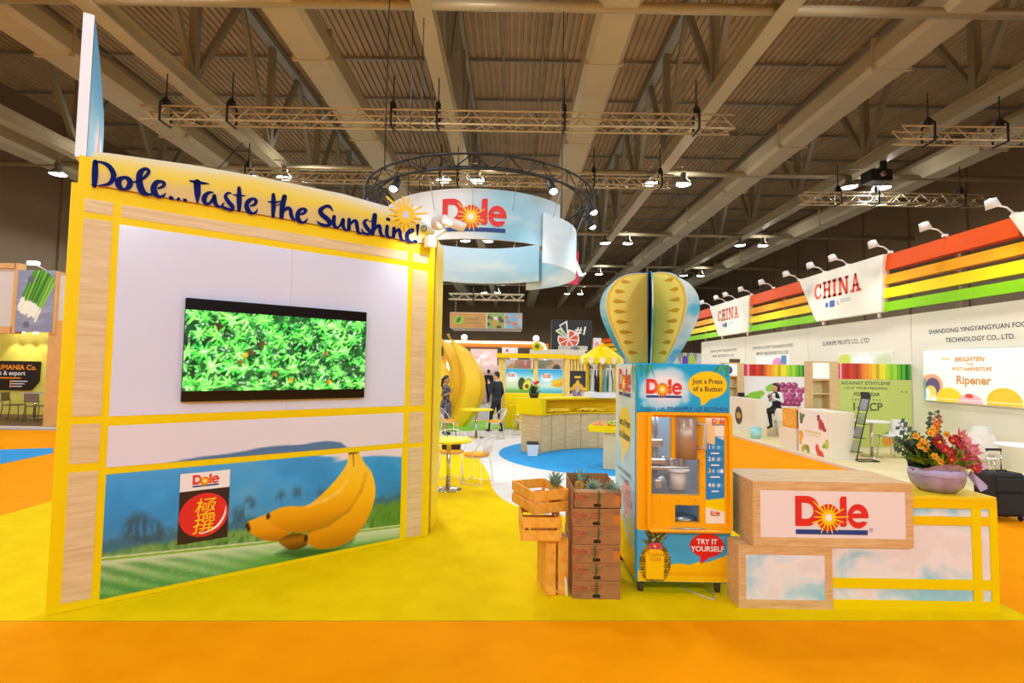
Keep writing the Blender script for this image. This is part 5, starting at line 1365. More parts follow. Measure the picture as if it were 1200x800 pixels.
# ------------------------------------------------------------------ back unit with fruit posters
BY = 16.6
bu = thing('poster_unit', 'yellow topped wooden frame unit holding the fruit posters', 'display unit', (0, BY, .01))
X_ = lambda u, v=440: yp(u, v, BY).x
Z_ = lambda v, u=630: yp(u, v, BY).z
POST = ramp_mat('yellow_pine_post', ['#d8b45a', '#e6c46c', '#eed07e'], .5, 4, (6, 6, 1), 4)
for a, b in ((584, 592), (626, 630), (660, 667)): MB().box(X_(a), X_(b), -.1, .1, 0, Z_(419)).obj('post', POST, bu)
MB().box(X_(582), X_(662), -.25, .25, Z_(420), Z_(415)).obj('roof_board', YEL2, bu)
MB().box(X_(592), X_(660), -.05, .12, 0, Z_(461)).obj('yellow_wall', YEL, bu)
MB().box(X_(592), X_(660), -.28, -.05, .0, 1.0).obj('bench', YEL, bu)
MB().box(X_(592), X_(626), -.02, .02, Z_(461), Z_(432.5)).obj('poster_back', WHITE, bu); MB().box(X_(630), X_(660), -.02, .02, Z_(461), Z_(432.5)).obj('poster_back', WHITE, bu)
c = Cv(X_(592) + .02, X_(626) - .02, Z_(461) + .01, Z_(432.5) - .01, .016); w_, h_ = c.x1 - c.x0, c.z1 - c.z0
c.c = c.grad([(0, '#4fa62c'), (.25, '#c9e3b8'), (.55, '#eaf3e2'), (.8, '#5ec3e2'), (1, '#22a6dc')], (c.Z - c.z0) / h_)
q = lambda u, v: (c.x0 + u * w_, c.z0 + v * h_)
c.put(c.ell(*q(.22, .68), .17, .14, 0, .08), '#ffffff', .8); c.put(c.ell(*q(.58, .38), .12, .2), '#3a3a20'); c.put(c.ell(*q(.77, .33), .14, .22, -25), '#5f8f1c'); c.put(c.ell(*q(.77, .33), .115, .185, -25), '#e0e04a'); c.put(c.ell(*q(.76, .27), .06, .07), '#6b3410'); c.put(c.seg(q(.9, 1), q(1, .85), .05), '#5fb53a', .8)
c.obj('avocado_poster', PRINT, bu, -.024)
cb = Cv(X_(630) + .01, X_(660) - .02, Z_(461) + .01, Z_(432.5) - .01, .016); c = cb; w_, h_ = c.x1 - c.x0, c.z1 - c.z0
c.c = c.grad([(0, '#2fb0d8'), (.3, '#d3ecdf'), (.6, '#9fd8ea'), (1, '#1e9fdc')], (c.Z - c.z0) / h_)
c.put(c.ell(*q(.36, .66), .17, .13, 0, .08), '#ffffff', .85)
for k in range(3): c.put(c.poly([q(.5, .5 - .08 * k), q(.75, .34 - .05 * k), q(1.0, .36 - .04 * k), q(1.0, .66 - .08 * k), q(.85, .6 - .08 * k)]), ('#f4c21c', '#f8cc30', '#e9b014')[k])
c.obj('banana_poster', PRINT, bu, -.024)
mb = MB(); add_logo(mb, X_(592) + .22 * .93, Z_(440), .22, -.026); add_logo(mb, X_(630) + .3, Z_(440.5), .26, -.026); mb.obj('logo', LOGO_MATS, bu)
# slatted pillar with the dark poster
MB().box(X_(661), X_(688), -.22, .22, Z_(420.5), Z_(416)).obj('pillar_cap', YEL2, bu)
MB().box(X_(661), X_(667), -.2, .2, 0, Z_(420.5)).obj('pillar_side', POST, bu)
for k in range(5): MB().box(X_(668 + 3.8 * k), X_(670.3 + 3.8 * k), -.16, -.1, Z_(434), Z_(420.5)).obj('slat', POST, bu)
MB().box(X_(667), X_(688), -.08, .1, 0, Z_(420.5)).obj('pillar_core', POST, bu)
c = Cv(X_(667), X_(686), Z_(468), Z_(434), .018, '#2a2a2c'); w_, h_ = c.x1 - c.x0, c.z1 - c.z0
random.seed(6)
for k in range(5): c.put(c.ell(*q(.15 + .18 * k, .58 - .1 * abs(k - 2)), .06, .1, 40 * (k - 2)), '#e8b020')
for k in range(9): c.put(c.ell(*q(random.random(), random.uniform(.05, .3)), .08, .06), random.choice(('#d8cdd8', '#b59ab0', '#8a7480')))
c.put(c.ell(*q(.5, .38), .09, .11), '#c9a78a'); c.put(c.poly([q(.3, .75), (c.x0 + .7 * w_, c.z0 + .75 * h_), q(.7, .82), q(.3, .82)]), '#e9c83a')
c.obj('dark_poster', PRINT, bu, -.085)

# ------------------------------------------------------------------ carousel display on the counter
cr = thing('carousel_display', 'yellow tented carousel display stand on the curved counter', 'display stand', (2.2, 12.53, 1.216))
def frust(mb, r0, z0, r1, z1, n, a0=0.):
    v_ = [(r0 * math.cos(2 * PI * i / n + a0), r0 * math.sin(2 * PI * i / n + a0), z0) for i in range(n)] + [(r1 * math.cos(2 * PI * i / n + a0), r1 * math.sin(2 * PI * i / n + a0), z1) for i in range(n)]
    return mb.add(v_, [(i, (i + 1) % n, n + (i + 1) % n, n + i) for i in range(n)] + [tuple(range(n, 2 * n))])
frust(frust(MB(), .42, 0, .42, .12, 10), .40, .12, .40, .125, 10).obj('base', WHITE, cr)
frust(frust(MB(), .54, .95, .12, 1.24, 12), .54, .945, .54, .95, 12).sphere((0, 0, 1.27), .06, 8, 6).obj('tent_roof', YEL, cr)
mb = MB()
for k in range(24):
    a = 2 * PI * k / 24; b = 2 * PI * (k + 1) / 24; m_ = (a + b) / 2; r = .54
    mb.use(k % 2).add([(r * math.cos(a), r * math.sin(a), .95), (r * math.cos(b), r * math.sin(b), .95), (r * math.cos(b), r * math.sin(b), .84), (r * math.cos(m_), r * math.sin(m_), .78), (r * math.cos(a), r * math.sin(a), .84)], [(0, 1, 2, 3, 4)])
mb.obj('valance', [YEL, mat('cream_valance', '#f3e6c0', .6)], cr)
for k in range(6): MB().cyl((.38 * math.cos(k * PI / 3 + .3), .38 * math.sin(k * PI / 3 + .3), .12), (.38 * math.cos(k * PI / 3 + .3), .38 * math.sin(k * PI / 3 + .3), .95), .025, n=8).obj('pillar', YEL2, cr)
MB().cyl((0, 0, .12), (0, 0, .95), .1, n=10).obj('core', mat('core_grey', '#c9ccc8', .5), cr)
for k in range(9):
    a = k * 2 * PI / 9; m_ = [mat('bottle_dark', '#20251f', .3), mat('bottle_teal', '#6fa8a0', .3), mat('bottle_clear', '#dfe8e6', .3)][k % 3]
    o = MB().lathe([(.001, 0), (.04, 0), (.045, .02), (.045, .3), (.018, .42), (.018, .52), (.001, .53)], 10).obj('bottle', m_); o.location = (2.2 + .24 * math.cos(a), 12.53 + .24 * math.sin(a), 1.343)
    tag(o, ['dark slim bottle inside the yellow carousel display', 'teal slim bottle inside the yellow carousel display', 'clear slim bottle inside the yellow carousel display'][k % 3], 'bottle', 'bottles in the carousel display')

# ------------------------------------------------------------------ striped fruit-company booths along the right aisle
PX = lambda y: 6.66 - .038 * (y - 10)
BFL = ramp_mat('cream_booth_carpet', ['#e0cf9a', '#e6d6a4', '#ecdcae'], .7, 3, (1, 1, 1), 4)
pf_ = thing('booth_platform', 'low cream carpeted platform of the striped booths', 'platform', (0, 0, 0))
MB().slab([(PX(4) + .03, 4), (9.84, 4), (9.84, 29), (PX(29) + .03, 29)], .0, .05).obj('deck', BFL, pf_)
MB().slab([(PX(4), 4), (PX(4) + .03, 4), (PX(29) + .03, 29), (PX(29), 29)], .0, .052).obj('edge_strip', mat('pinkish_edge_trim', '#ead2c4', .5), pf_)
WX = 9.85; BW = mat('booth_white_laminate', '#ece4d0', .55)
wl = thing('booth_wall', 'long white booth wall lettered with fruit company names', 'booth wall', (WX, 26.6, .05), -PI / 2)   # local x = 26.6 - y
for y0, y1 in ((26.6, 21.6), (21.58, 17.02), (17.0, 12.62), (12.6, 8.2), (8.18, 4.2)):
    MB().box(26.6 - y0, 26.6 - y1, 0, .1, -.05, 3.32).obj('wall_board', BW, wl)
INKD = mat('dark_grey_lettering', '#3a3a38', .6)
mb = MB()
def wtext(body, y, z, size, bold=.01, sx=1.): mb.text(body, size, 26.6 - y, z - .05, -.003, bold=bold, sx=sx)
wtext('SHANDONG YINGYANGYUAN FOOD', 10.86, 2.89, .142, .014); wtext('TECHNOLOGY CO., LTD.', 10.80, 2.67, .142, .014)
wtext('SUNRIPE FRUITS CO., LTD', 15.15, 2.80, .185, .008)
for y in (19.4, 23.9): wtext('JINXIANG COUNTY HUAGUANG FOOD', y, 2.84, .165, .006); wtext('IMPORT AND EXPORT CO., LTD.', y, 2.60, .165, .006)
mb.obj('company_lettering', INKD, wl)
# backlit poster
lbx = thing('lightbox_poster', 'backlit fruit poster with orange lettering on the white booth wall', 'light box', (WX - .002, 12.2, .05), -PI / 2)
LW = 3.6
MB().box(0, LW, -.06, 0, 1.22, 2.42, b=.006).obj('box_body', mat('aluminium_frame', '#d8d6cf', .4, .4), lbx)
c = Cv(.02, LW - .02, 1.24, 2.40, .018, '#e6f6ea')
c.put(np.clip((c.noise(1., 3) - .4) * 2, 0, 1), '#f6fbf0', .8)
for x, z, rx, rz, col in ((.12, 1.55, .16, .3, '#f1b58a'), (.28, 1.6, .28, .26, '#f0a080'), (.28, 1.58, .2, .19, '#5a4a78'), (.22, 1.45, .16, .14, '#f7e17a'), (.1, 1.38, .1, .14, '#fdfdf0'), (.72, 1.3, .34, .26, '#f7cf2a'), (1.25, 1.27, .3, .17, '#f2b0bc'), (1.22, 1.4, .1, .05, '#d8483a'), (2.0, 1.3, .38, .3, '#f4b51e'), (2.02, 1.3, .34, .26, '#f6c034'), (2.75, 1.35, .3, .3, '#c9c06a'), (3.2, 1.35, .3, .28, '#f0d9a0')):
    c.put(c.ell(x, z, rx, rz), col, .95)
for i in range(40): c.put(c.ell(2.75 + random.uniform(-.25, .25), 1.35 + random.uniform(-.2, .25), .03, .012, random.random() * 180), '#5d5a28', .8)
c.put(np.clip((1.32 - c.Z) / .02, 0, 1) * np.clip((c.Z - 1.285) / .02, 0, 1), '#fffdf2'); c.put(c.seg((.55, 2.2), (.75, 2.2), .02), '#c9b44a', .8); c.put(c.seg((.03, 1.7), (.03, 1.3), .06), '#4aa0b0', .7); c.put(c.seg((2.55, 1.25), (3.4, 1.25), .02), '#6a6a6a', .6)
c.obj('lit_face', print_mat('lit_poster', .4, .28), lbx, -.061)
mb = MB().text('BRIGHTEN', .135, 1.24, 2.18, -.063, bold=.035, shear=.2, sx=1.1).text('THE', .09, 1.26, 2.07, -.063, bold=.02).text('POST-HARVESTLIFE', .105, 1.28, 1.97, -.063, bold=.035, shear=.2, sx=1.05)
mb.use(1).text('Ripener', .26, 1.32, 1.73, -.063, bold=.03)
mb.obj('poster_lettering', [mat('orange_lettering', '#f29420', .5), mat('amber_lettering', '#ea9a54', .5)], lbx)
# posters half hidden above the partitions
for y0, y1, z0, z1, kind, lab in ((15.4, 13.2, 1.6, 2.46, 0, 'pale green poster above the lime partition with rainbow stripes'), (20.6, 18.1, 1.7, 2.5, 1, 'white poster with pink fruit above the grape partition')):
    t = thing('wall_poster', lab, 'poster', (WX - .002, y0, .05), -PI / 2); w = y0 - y1
    MB().box(0, w, -.03, 0, z0 - .05, z1 - .05).obj('panel', WHITE, t)
    c = Cv(.01, w - .01, z0 - .04, z1 - .06, .03, '#eef2dc' if kind == 0 else '#fbfafa')
    if kind == 0: c.put(c.ell(.3, z1 - .3, .3, .25, 0, .1), '#d6e24a', .9); c.put(c.ell(1.1, z1 - .35, .5, .3, 0, .15), '#ffffff'); c.put(c.ell(2.0, z1 - .5, .5, .4, 0, .2), '#c9dba0', .7)
    else: c.put(c.ell(1.7, z1 - .45, .42, .32), '#ef9ad0'); c.put(c.ell(2.0, z1 - .5, .3, .3), '#e47fc4'); c.put(c.poly([(1.95, z1 - .35), (2.3, z1 - .35), (2.3, z1 - .05), (1.95, z1 - .05)]), '#4a90c8')
    c.obj('picture', PRINT, t, -.031)
# cross partitions with the rainbow band
STR = ['#d8306c', '#c92a5e', '#e0407a', '#f0c0cc', '#e03a2a', '#d42a1e', '#b81e18', '#dd3a22', '#c83018', '#8f2a14', '#c84a1e', '#e8702a', '#f0862a', '#f29a24', '#e8961a', '#f4b41e', '#f8d020', '#c9b01a', '#f2e020', '#f6e83a', '#d8e02a', '#b4d82c', '#8ccc2a', '#a8dc3c', '#6fbe28', '#2f8a28', '#5cb830', '#1f6a26', '#46a830']
def partition(y, x0, x1, label):
    t = thing('booth_partition', label, 'partition', (x0, y, .05)); w = x1 - x0
    MB().box(0, w, 0, .06, 0, 2.09).obj('board', BW, t)
    rnd = random.Random(4); ws = [rnd.uniform(.5, 1.5) for _ in STR]; s_ = sum(ws); x = 0
    for k, cs in enumerate(STR):
        wv = ws[k] / s_ * w; MB().box(x, x + wv, -.008, 0, 1.70, 2.085).obj('colour_stripe', mat('stripe_' + cs[1:], cs, .35), t); x += wv
    return t
p1 = partition(12.62, 7.93, 9.83, 'green lower partition lettered against ethylene below rainbow stripes')
MB().box(.0, 1.9, -.006, 0, .05, 1.69).obj('green_panel', mat('lime_panel', '#c6d676', .5), p1)
mb = MB().text('AGAINST ETHYLENE', .115, .78, 1.60, -.008, bold=.015, sx=1.15).text('LOCK YOUR FRESHNESS', .085, .78, 1.48, -.008, bold=.01, sx=1.15).text('FOR 1 YEAR', .12, .80, 1.33, -.008, bold=.02)
mb.text('1-MCP', .27, .80, 1.02, -.008, bold=.02).text('. .', .2, 1.72, 1.46, -.008, bold=.03)
for k in range(9): mb.box(.42 + k * .085, .46 + k * .085, -.008, -.006, 1.19, 1.21)
mb.obj('lettering', mat('dark_green_lettering', '#4d5e3a', .6), p1)
c = Cv(1.0, 1.88, .06, .62, .03, '#c6d676'); c.put(c.ell(1.5, .3, .3, .2), '#7fae3a'); c.put(c.ell(1.7, .25, .15, .15), '#e0d24a'); c.put(c.ell(1.3, .2, .15, .12), '#e8962a'); c.obj('fruit_print', PRINT, p1, -.008)
p2 = partition(17.05, 7.68, 9.83, 'white partition with a bunch of grapes picture below rainbow stripes')
c = Cv(0.02, 2.13, .06, 1.68, .02, '#f0eeee')
for x, z, r in ((.35, 1.0, .28), (.25, .9, .2), (.55, 1.1, .18), (.95, 1.32, .2), (1.1, 1.38, .14)): c.put(c.ell(x, z, r, r * .6, 20), '#8ccc3a')
random.seed(9); gr = [(1.45 + (i - 2.5 + .5 * (j % 2)) * .19 * (1 - .05 * j), 1.40 - j * .15) for j in range(8) for i in range(6 if j < 5 else 4) if not (j == 0 and i in (0, 5))] 
for x, z in gr:
    x += random.uniform(-.03, .03); r = random.uniform(.085, .11); c.put(c.ell(x, z, r, r), random.choice(('#a03468', '#b8407e', '#8a2a58', '#c05c96'))); c.put(c.ell(x - .03, z + .035, r * .4, r * .35, 0, .04), '#e6a8cc', .8)
c.obj('grape_print', PRINT, p2, -.006)
partition(21.6, 7.5, 9.83, 'partition with rainbow stripes farther down the white booth row')
# oak display cabinets at the partition ends
def cabinet(x0, y, w, label, emblem):
    t = thing('display_cabinet', label, 'cabinet', (x0, y, .05)); d = .32; h = 2.12
    MB().box(0, .03, 0, d, 0, h).obj('side_panel', OAK, t); MB().box(w - .22, w, 0, d, 0, h).obj('side_panel', OAK, t)
    MB().box(.03, w - .22, d - .02, d, 0, h).obj('back_panel', mat('pale_yellow_back', '#f2e8b0', .6), t)
    for z in (0, .55, .95, 1.32, 1.66, h - .03): MB().box(.03, w - .22, 0, d - .02, z, z + .03).obj('shelf', OAK, t)
    MB().box(.035, w - .225, -.005, d - .03, 1.70, h - .035).obj('light_head', mat('cabinet_white', '#fbfaf6', .4, emit=.15), t)
    if emblem: MB().flat(arc(.18, 1.88, .10, .13, 0, 345, 16), -.007).obj('emblem', mat('purple_emblem', '#5b3a96', .5), t)
    for k in range(3): MB().box(.1 + .1 * k, .12 + .1 * k, .1, .12, .58 + .37 * (k % 2), .85 + .37 * (k % 2)).obj('tube_sample', mat('sample_glass', '#cfe0b0', .2), t)
    return t
cabinet(7.27, 12.42, .65, 'oak cabinet with white head beside the ethylene partition', False)
cabinet(6.98, 16.85, .66, 'oak cabinet with purple emblem beside the grape partition', True)
o = MB().box(-.12, .12, -.1, .1, 0, .02).box(-.1, .1, .06, .09, .02, .12).obj('desk_phone', BLACK); o.location = (7.15, 15.9, 1.115); tag(o, 'black desk phone on the white counter with round emblem', 'phone')
o = MB().box(-.14, .14, -.1, .1, 0, .12, b=.01).obj('small_box', mat('brown_box', '#6b4a2a', .7)); o.location = (7.4, 17., 2.18); tag(o, 'small brown box on top of the oak cabinet with emblem', 'box')
# white reception counters along the aisle
wc = thing('reception_counter', 'white counter with dark round emblem facing the aisle', 'counter', (6.98, 14.65, .05))
MB().box(0, .3, 0, 1.95, 0, 1.04, b=.006).obj('body', BW, wc)
MB().flat(arc(-1.12, .5, .25, .27, 0, 350, 30), -.003, Matrix.Rotation(-PI / 2, 4, 'Z')).use(1).flat(arc(-1.12, .5, .16, .10, 0, 350, 20), -.005, Matrix.Rotation(-PI / 2, 4, 'Z')).obj('emblem', [mat('dark_emblem', '#4a3a34', .5), mat('gold_emblem', '#c9a43a', .5)], wc)
fc = thing('reception_counter', 'white counter printed with fruit beside the brochure rack', 'counter', (6.78, 11.0, .05))
MB().box(0, .56, 0, 1.15, 0, 1.0, b=.006).obj('body', BW, fc)
c = Cv(-1.14, -.01, .02, .98, .014, '#f3ebe4')
def leafy(x, z, r, col, n=3):
    for k in range(n): c.put(c.ell(x + random.uniform(-.6, .6) * r, z + random.uniform(-.6, .6) * r, r * .7, r * .45, random.random() * 180), col)
for x, z, r, col in ((-1.0, .86, .1, '#5f7a3a'), (-1.02, .74, .09, '#4d6a30'), (-.35, .85, .07, '#8a2a3a'), (-.22, .72, .12, '#c43a3a'), (-.18, .66, .09, '#a82a34'), (-1.05, .38, .12, '#f0a02a'), (-1.08, .28, .1, '#f4b03a'), (-.8, .08, .12, '#8a9a2a'), (-.92, .12, .1, '#c9a22a'), (-.3, .07, .16, '#d8422a'), (-.1, .3, .1, '#b8d24a'), (-.16, .26, .06, '#8cbc3a')): leafy(x, z, r, col)
for k in range(6): c.put(c.seg((-.85 + .1 * k, .50), (-.80 + .1 * k, .52), .02), '#b9c84a', .8)
c.put(c.seg((-.85, .44), (-.3, .44), .012), '#cbd68a', .8)
c.obj('fruit_print', PRINT, fc, -.002, M=Matrix.Rotation(-PI / 2, 4, 'Z'))
lw = tag(MB().box(0, .5, 0, .75, 0, .5, b=.006).obj('low_plinth', BW), 'low white plinth under the wooden magazine rack', 'plinth'); lw.location = (6.74, 12.2, .05)
mr = thing('magazine_rack', 'wooden rack holding magazines on the low white plinth', 'rack', (6.76, 12.22, .552))
for x in (0, .40): MB().box(x, x + .03, 0, .6, 0, .46).obj('side_board', PINE, mr)
for z in (0, .43): MB().box(.03, .40, 0, .6, z, z + .03).obj('cross_board', PINE, mr)
MB().box(.03, .40, .57, .6, .03, .43).obj('back_board', PINE, mr)
for k in range(6):
    o = MB().box(-.006, .006, 0, .22, 0, .34, M=frame((0, 0, 0), ry=.12)).obj('magazine', [mat('magazine_white', '#f0ece4', .5), mat('magazine_olive', '#6a6440', .5)][k % 2]); o.location = (6.83 + k * .055, 12.28, .586); tag(o, ['white magazine standing in the wooden rack', 'olive magazine standing in the wooden rack'][k % 2], 'magazine', 'magazines in the wooden rack')
# brochure rack
p = gp(998, 542)
p.y -= .2; p.x += .03
br = thing('brochure_rack', 'black leaning wire brochure rack in front of the lime partition', 'rack', (p.x, p.y, .052))
for y in (0, .26): MB().tube([(.42, y, .012), (0, y, .012), (-.06, y, .03), (-.05, y, .08), (.26, y, 1.40)], .012, 6).obj('side_tube', BLACK, br)
MB().tube([(.42, 0, .012), (.42, .26, .012)], .012, 6).obj('foot_tube', BLACK, br)
MB().box(-.005, .005, 0, .26, 1.30, 1.45, M=frame((.0, 0, 0)) @ Matrix.Shear('XZ', 4, (0, 0)) if False else frame((.235, 0, 0))).obj('head_plate', BLACK, br)
for k in range(4):
    z = .20 + k * .29; x = -.05 + (z - .08) * .235
    MB().box(x - .03, x + .10, 0, .26, z - .01, z).obj('tray', BLACK, br)
    o = MB().box(-.004, .004, .02, .24, 0, .23, M=frame((0, 0, 0), ry=.23)).obj('brochure', mat(('brochure_green', 'brochure_grey')[k % 2], ('#9aa67a', '#8a9088')[k % 2], .4)); o.location = (p.x + x + .0, p.y, .055 + z); tag(o, ['green brochure in the black leaning rack', 'grey brochure in the black leaning rack'][k % 2], 'brochure', 'brochures in the leaning rack')
# tables and shell chairs
def bar_table(label, loc, r=.34, h=.92):
    t = thing('white_table', label, 'table', loc)
    MB().lathe([(.001, h - .03), (r, h - .03), (r, h), (.001, h)], 30).obj('table_top', WHITE, t); MB().cyl((0, 0, .02), (0, 0, h - .03), .035, n=14).obj('pole', CHROME, t); MB().lathe([(.001, .03), (.05, .03), (.22, .012), (.22, 0), (.001, 0)], 24).obj('base', CHROME, t)
bar_table('round white table on chrome pole behind the brochure rack', (8.05, 11.5, .05), .36, .80)
bar_table('round white table beside the seated woman', (8.5, 15.8, .05), .36, .78)
bar_table('round white table behind the black suitcase', (8.05, 8.0, .05), .42, .78)
SHELL = mat('white_shell_plastic', '#f3f1ec', .35)
def shell_chair(label, loc, rz, first_=None):
    t = thing('shell_chair', label, 'chair', loc, rz, group='white shell chairs in the striped booths')
    if first_:
        for ch in first_.children: share(ch, ch.name.split('.')[0], t)
        return t
    prof = [(-.22, .455), (-.2, .445), (0, .44), (.15, .45), (.2, .50), (.225, .6), (.24, .74), (.25, .82)]
    vs_, fs_ = [], []
    for side in (0, 1):
        for i, (y, z) in enumerate(prof):
            w = (.2, .215, .225, .22, .215, .22, .215, .17)[i]
            for k in range(5): u = -1 + k * .5; vs_.append((u * w, y - .03 * (u * u) * (1 if i > 3 else 0) - side * (.012 if i > 4 else 0), z + (.02 * u * u if i < 4 else 0) - side * .012))
    n8 = len(prof)
    for side in (0, 1):
        for i in range(n8 - 1):
            for k in range(4):
                a = side * n8 * 5 + i * 5 + k; q_ = (a, a + 1, a + 6, a + 5); fs_.append(q_ if side == 0 else q_[::-1])
    for i in range(n8 - 1):
        for k in (0, 4): a = i * 5 + k; b = n8 * 5 + a; fs_.append((a, a + 5, b + 5, b))
    MB().add(vs_, fs_, smooth=True).obj('shell', SHELL, t)
    for sx in (-1, 1): MB().tube([(sx * .17, -.16, .44), (sx * .2, -.2, .01)], .011, 6).obj('leg', CHROME, t); MB().tube([(sx * .17, .14, .44), (sx * .2, .22, .01)], .011, 6).obj('leg', CHROME, t)
    return t
sc0 = shell_chair('white shell chair standing between the lime partition and bouquet', (8.55, 11.55, .05), -1.3)
shell_chair('white shell chair beside the table of seated woman', (7.75, 14.7, .05), 2.8, sc0); shell_chair('white shell chair behind the magazine rack', (8.35, 14.9, .05), 2.2, sc0)
shell_chair('white shell chair below the backlit poster, nearer the bouquet', (8.45, 9.3, .05), 2.5, sc0); shell_chair('white shell chair below the backlit poster, turned to suitcase', (7.9, 8.75, .05), 1.9, sc0); shell_chair('white shell chair pushed at the table behind suitcase', (8.8, 8.2, .05), -1.6, sc0)
shell_chair('white shell chair against the wall below backlit poster', (9.3, 10.4, .05), -1.5, sc0)
o = thing('pedal_bin', 'light blue plastic bin by the white counter with emblem', 'bin', (6.80, 14.3, .052)); MB().lathe([(.001, 0), (.12, 0), (.15, .28), (.14, .28), (.115, .02), (.001, .02)], 16).obj('bucket', mat('aqua_plastic', '#9fe0e6', .3), o); MB().lathe([(.15, .28), (.158, .285), (.15, .30), (.14, .285)], 16).obj('rim', mat('aqua_plastic'), o)
# seated woman on a bar stool
SX, SY = 7.86, 15.25
st_ = thing('bar_stool', 'white bar stool under the woman looking at phone', 'stool', (SX, SY, .05))
MB().lathe([(.001, .60), (.17, .60), (.19, .63), (.18, .655), (.001, .66)], 20).obj('seat', SHELL, st_); MB().cyl((0, 0, .02), (0, 0, .6), .025, n=10).obj('pole', CHROME, st_); MB().lathe([(.001, .03), (.04, .03), (.19, .012), (.19, 0), (.001, 0)], 20).obj('base', CHROME, st_)
sw = [((0, .0, .80), (0, 0, .80), (.165, .14, .12), 0, 'skirt'), ((0, .02, .98), (0, 0, 0), (.13, .105, .17), 0, 'vest'), ((0, .0, 1.16), (0, 0, 0), (.15, .11, .14), 0, 'vest'), ((-.12, .0, 1.24), (.12, .0, 1.24), .05, .05, 'blouse'), ((0, 0, 1.27), (0, -.03, 1.35), .045, .042, 'skin'), ((0, -.09, 1.2), (0, -.1, 1.05), .05, .05, 'blouse'),
      ((-.16, 0, 1.23), (-.21, .0, 1.02), .05, .045, 'blouse'), ((-.21, 0, 1.02), (-.07, -.2, 1.1), .042, .03, 'blouse'), ((.16, 0, 1.23), (.21, .0, 1.02), .05, .045, 'blouse'), ((.21, 0, 1.02), (.07, -.2, 1.1), .042, .03, 'blouse')]
sw += hand((-.06, -.215, 1.11), (.4, -.4, .7), (.8, .3, 0), .7) + hand((.06, -.215, 1.11), (-.4, -.4, .7), (.8, -.3, 0), .7) + head((0, -.055, 1.43), (.0, -1, -.35), s=.95)
sw += [((-.06, .03, 1.45), (-.08, .04, 1.2), .045, .03, 'hair'), ((.06, .03, 1.45), (.08, .04, 1.2), .045, .03, 'hair'), ((0, .05, 1.45), (0, .07, 1.15), .06, .05, 'hair')]
for sx in (-1, 1): sw += leg((sx * .08, -.02, .76), (sx * .09, -.40, .70), (sx * .08, -.40 + .08 * sx, .34), (0, -1, -.3), 'skirt', 'shoe', (.09, .062, .042), 'trousers')
person('woman with long dark hair sitting on stool looking at phone', (SX, SY, .02), -1.15, sw, {'skirt': TROU, 'trousers': TROU, 'vest': mat('black_vest', '#1d1c1e', .8), 'blouse': SHIRT, 'skin': SK, 'hair': HAIR, 'shoe': SHOE, 'lip': LIP, 'eye': EYE})
ph = MB().box(-.035, .035, -.005, .005, -.07, .07, b=.003).obj('mobile_phone', BLACK); R_ = Matrix.Rotation(-1.15, 4, 'Z'); v = R_ @ Vector((0, -.27, 0)); ph.location = (SX + v.x, SY + v.y, 1.19); ph.rotation_euler = (-.5, 0, -1.15); tag(ph, 'black mobile phone held by the seated woman', 'phone')

# ------------------------------------------------------------------ fascia: white CHINA signs between coloured slats
FXX = 9.62
FZ0, FZ1 = 3.50, 4.98
def fascia_frame(y0): return dict(loc=(FXX, y0, 0), rz=-PI / 2)
def slab_letters(mb, cx, cz, h, y):
    """CHINA in fat slab-serif capitals"""
    s_ = h / 10.; x0 = cx - 20.3 * s_
    def R_(a, b, c_, d): mb.flat([(x0 + a * s_, cz + (c_ - 5) * s_), (x0 + b * s_, cz + (c_ - 5) * s_), (x0 + b * s_, cz + (d - 5) * s_), (x0 + a * s_, cz + (d - 5) * s_)], y)
    def Q_(*p_): mb.flat([(x0 + a * s_, cz + (b - 5) * s_) for a, b in p_], y)
    mb.stroke([(x0 + (3.6 + 3. * math.cos(math.radians(a))) * s_, cz + 3.9 * math.sin(math.radians(a)) * s_, (2.0 if 100 < a < 260 else 1.5) * s_) for a in range(42, 325, 20)], y); R_(5.2, 6.6, 6.4, 9.6)
    for o_ in (8.3, 12.7): R_(o_ + .6, o_ + 2.6, 0, 10); R_(o_ - .1, o_ + 3.3, 0, 1.5); R_(o_ - .1, o_ + 3.3, 8.5, 10)
    R_(9.5, 14.5, 4.2, 6); R_(18.0, 20.1, 0, 10); R_(17.1, 21., 0, 1.5); R_(17.1, 21., 8.5, 10)
    R_(23.2, 24.9, 0, 10); R_(29.0, 30.7, 0, 10); Q_((23.0, 10), (25.6, 10), (30.6, 0), (28.6, 0)); R_(22.3, 25.8, 0, 1.5); R_(28.1, 31.6, 8.5, 10); R_(22.3, 24.5, 8.5, 10)
    Q_((34.0, 1), (36.2, 10), (37.6, 10), (35.8, 1)); Q_((36.2, 10), (37.8, 10), (40.4, 1), (38.2, 1)); R_(35.0, 39.0, 3., 4.4); R_(32.8, 36.4, 0, 1.5); R_(37.4, 41.4, 0, 1.5)
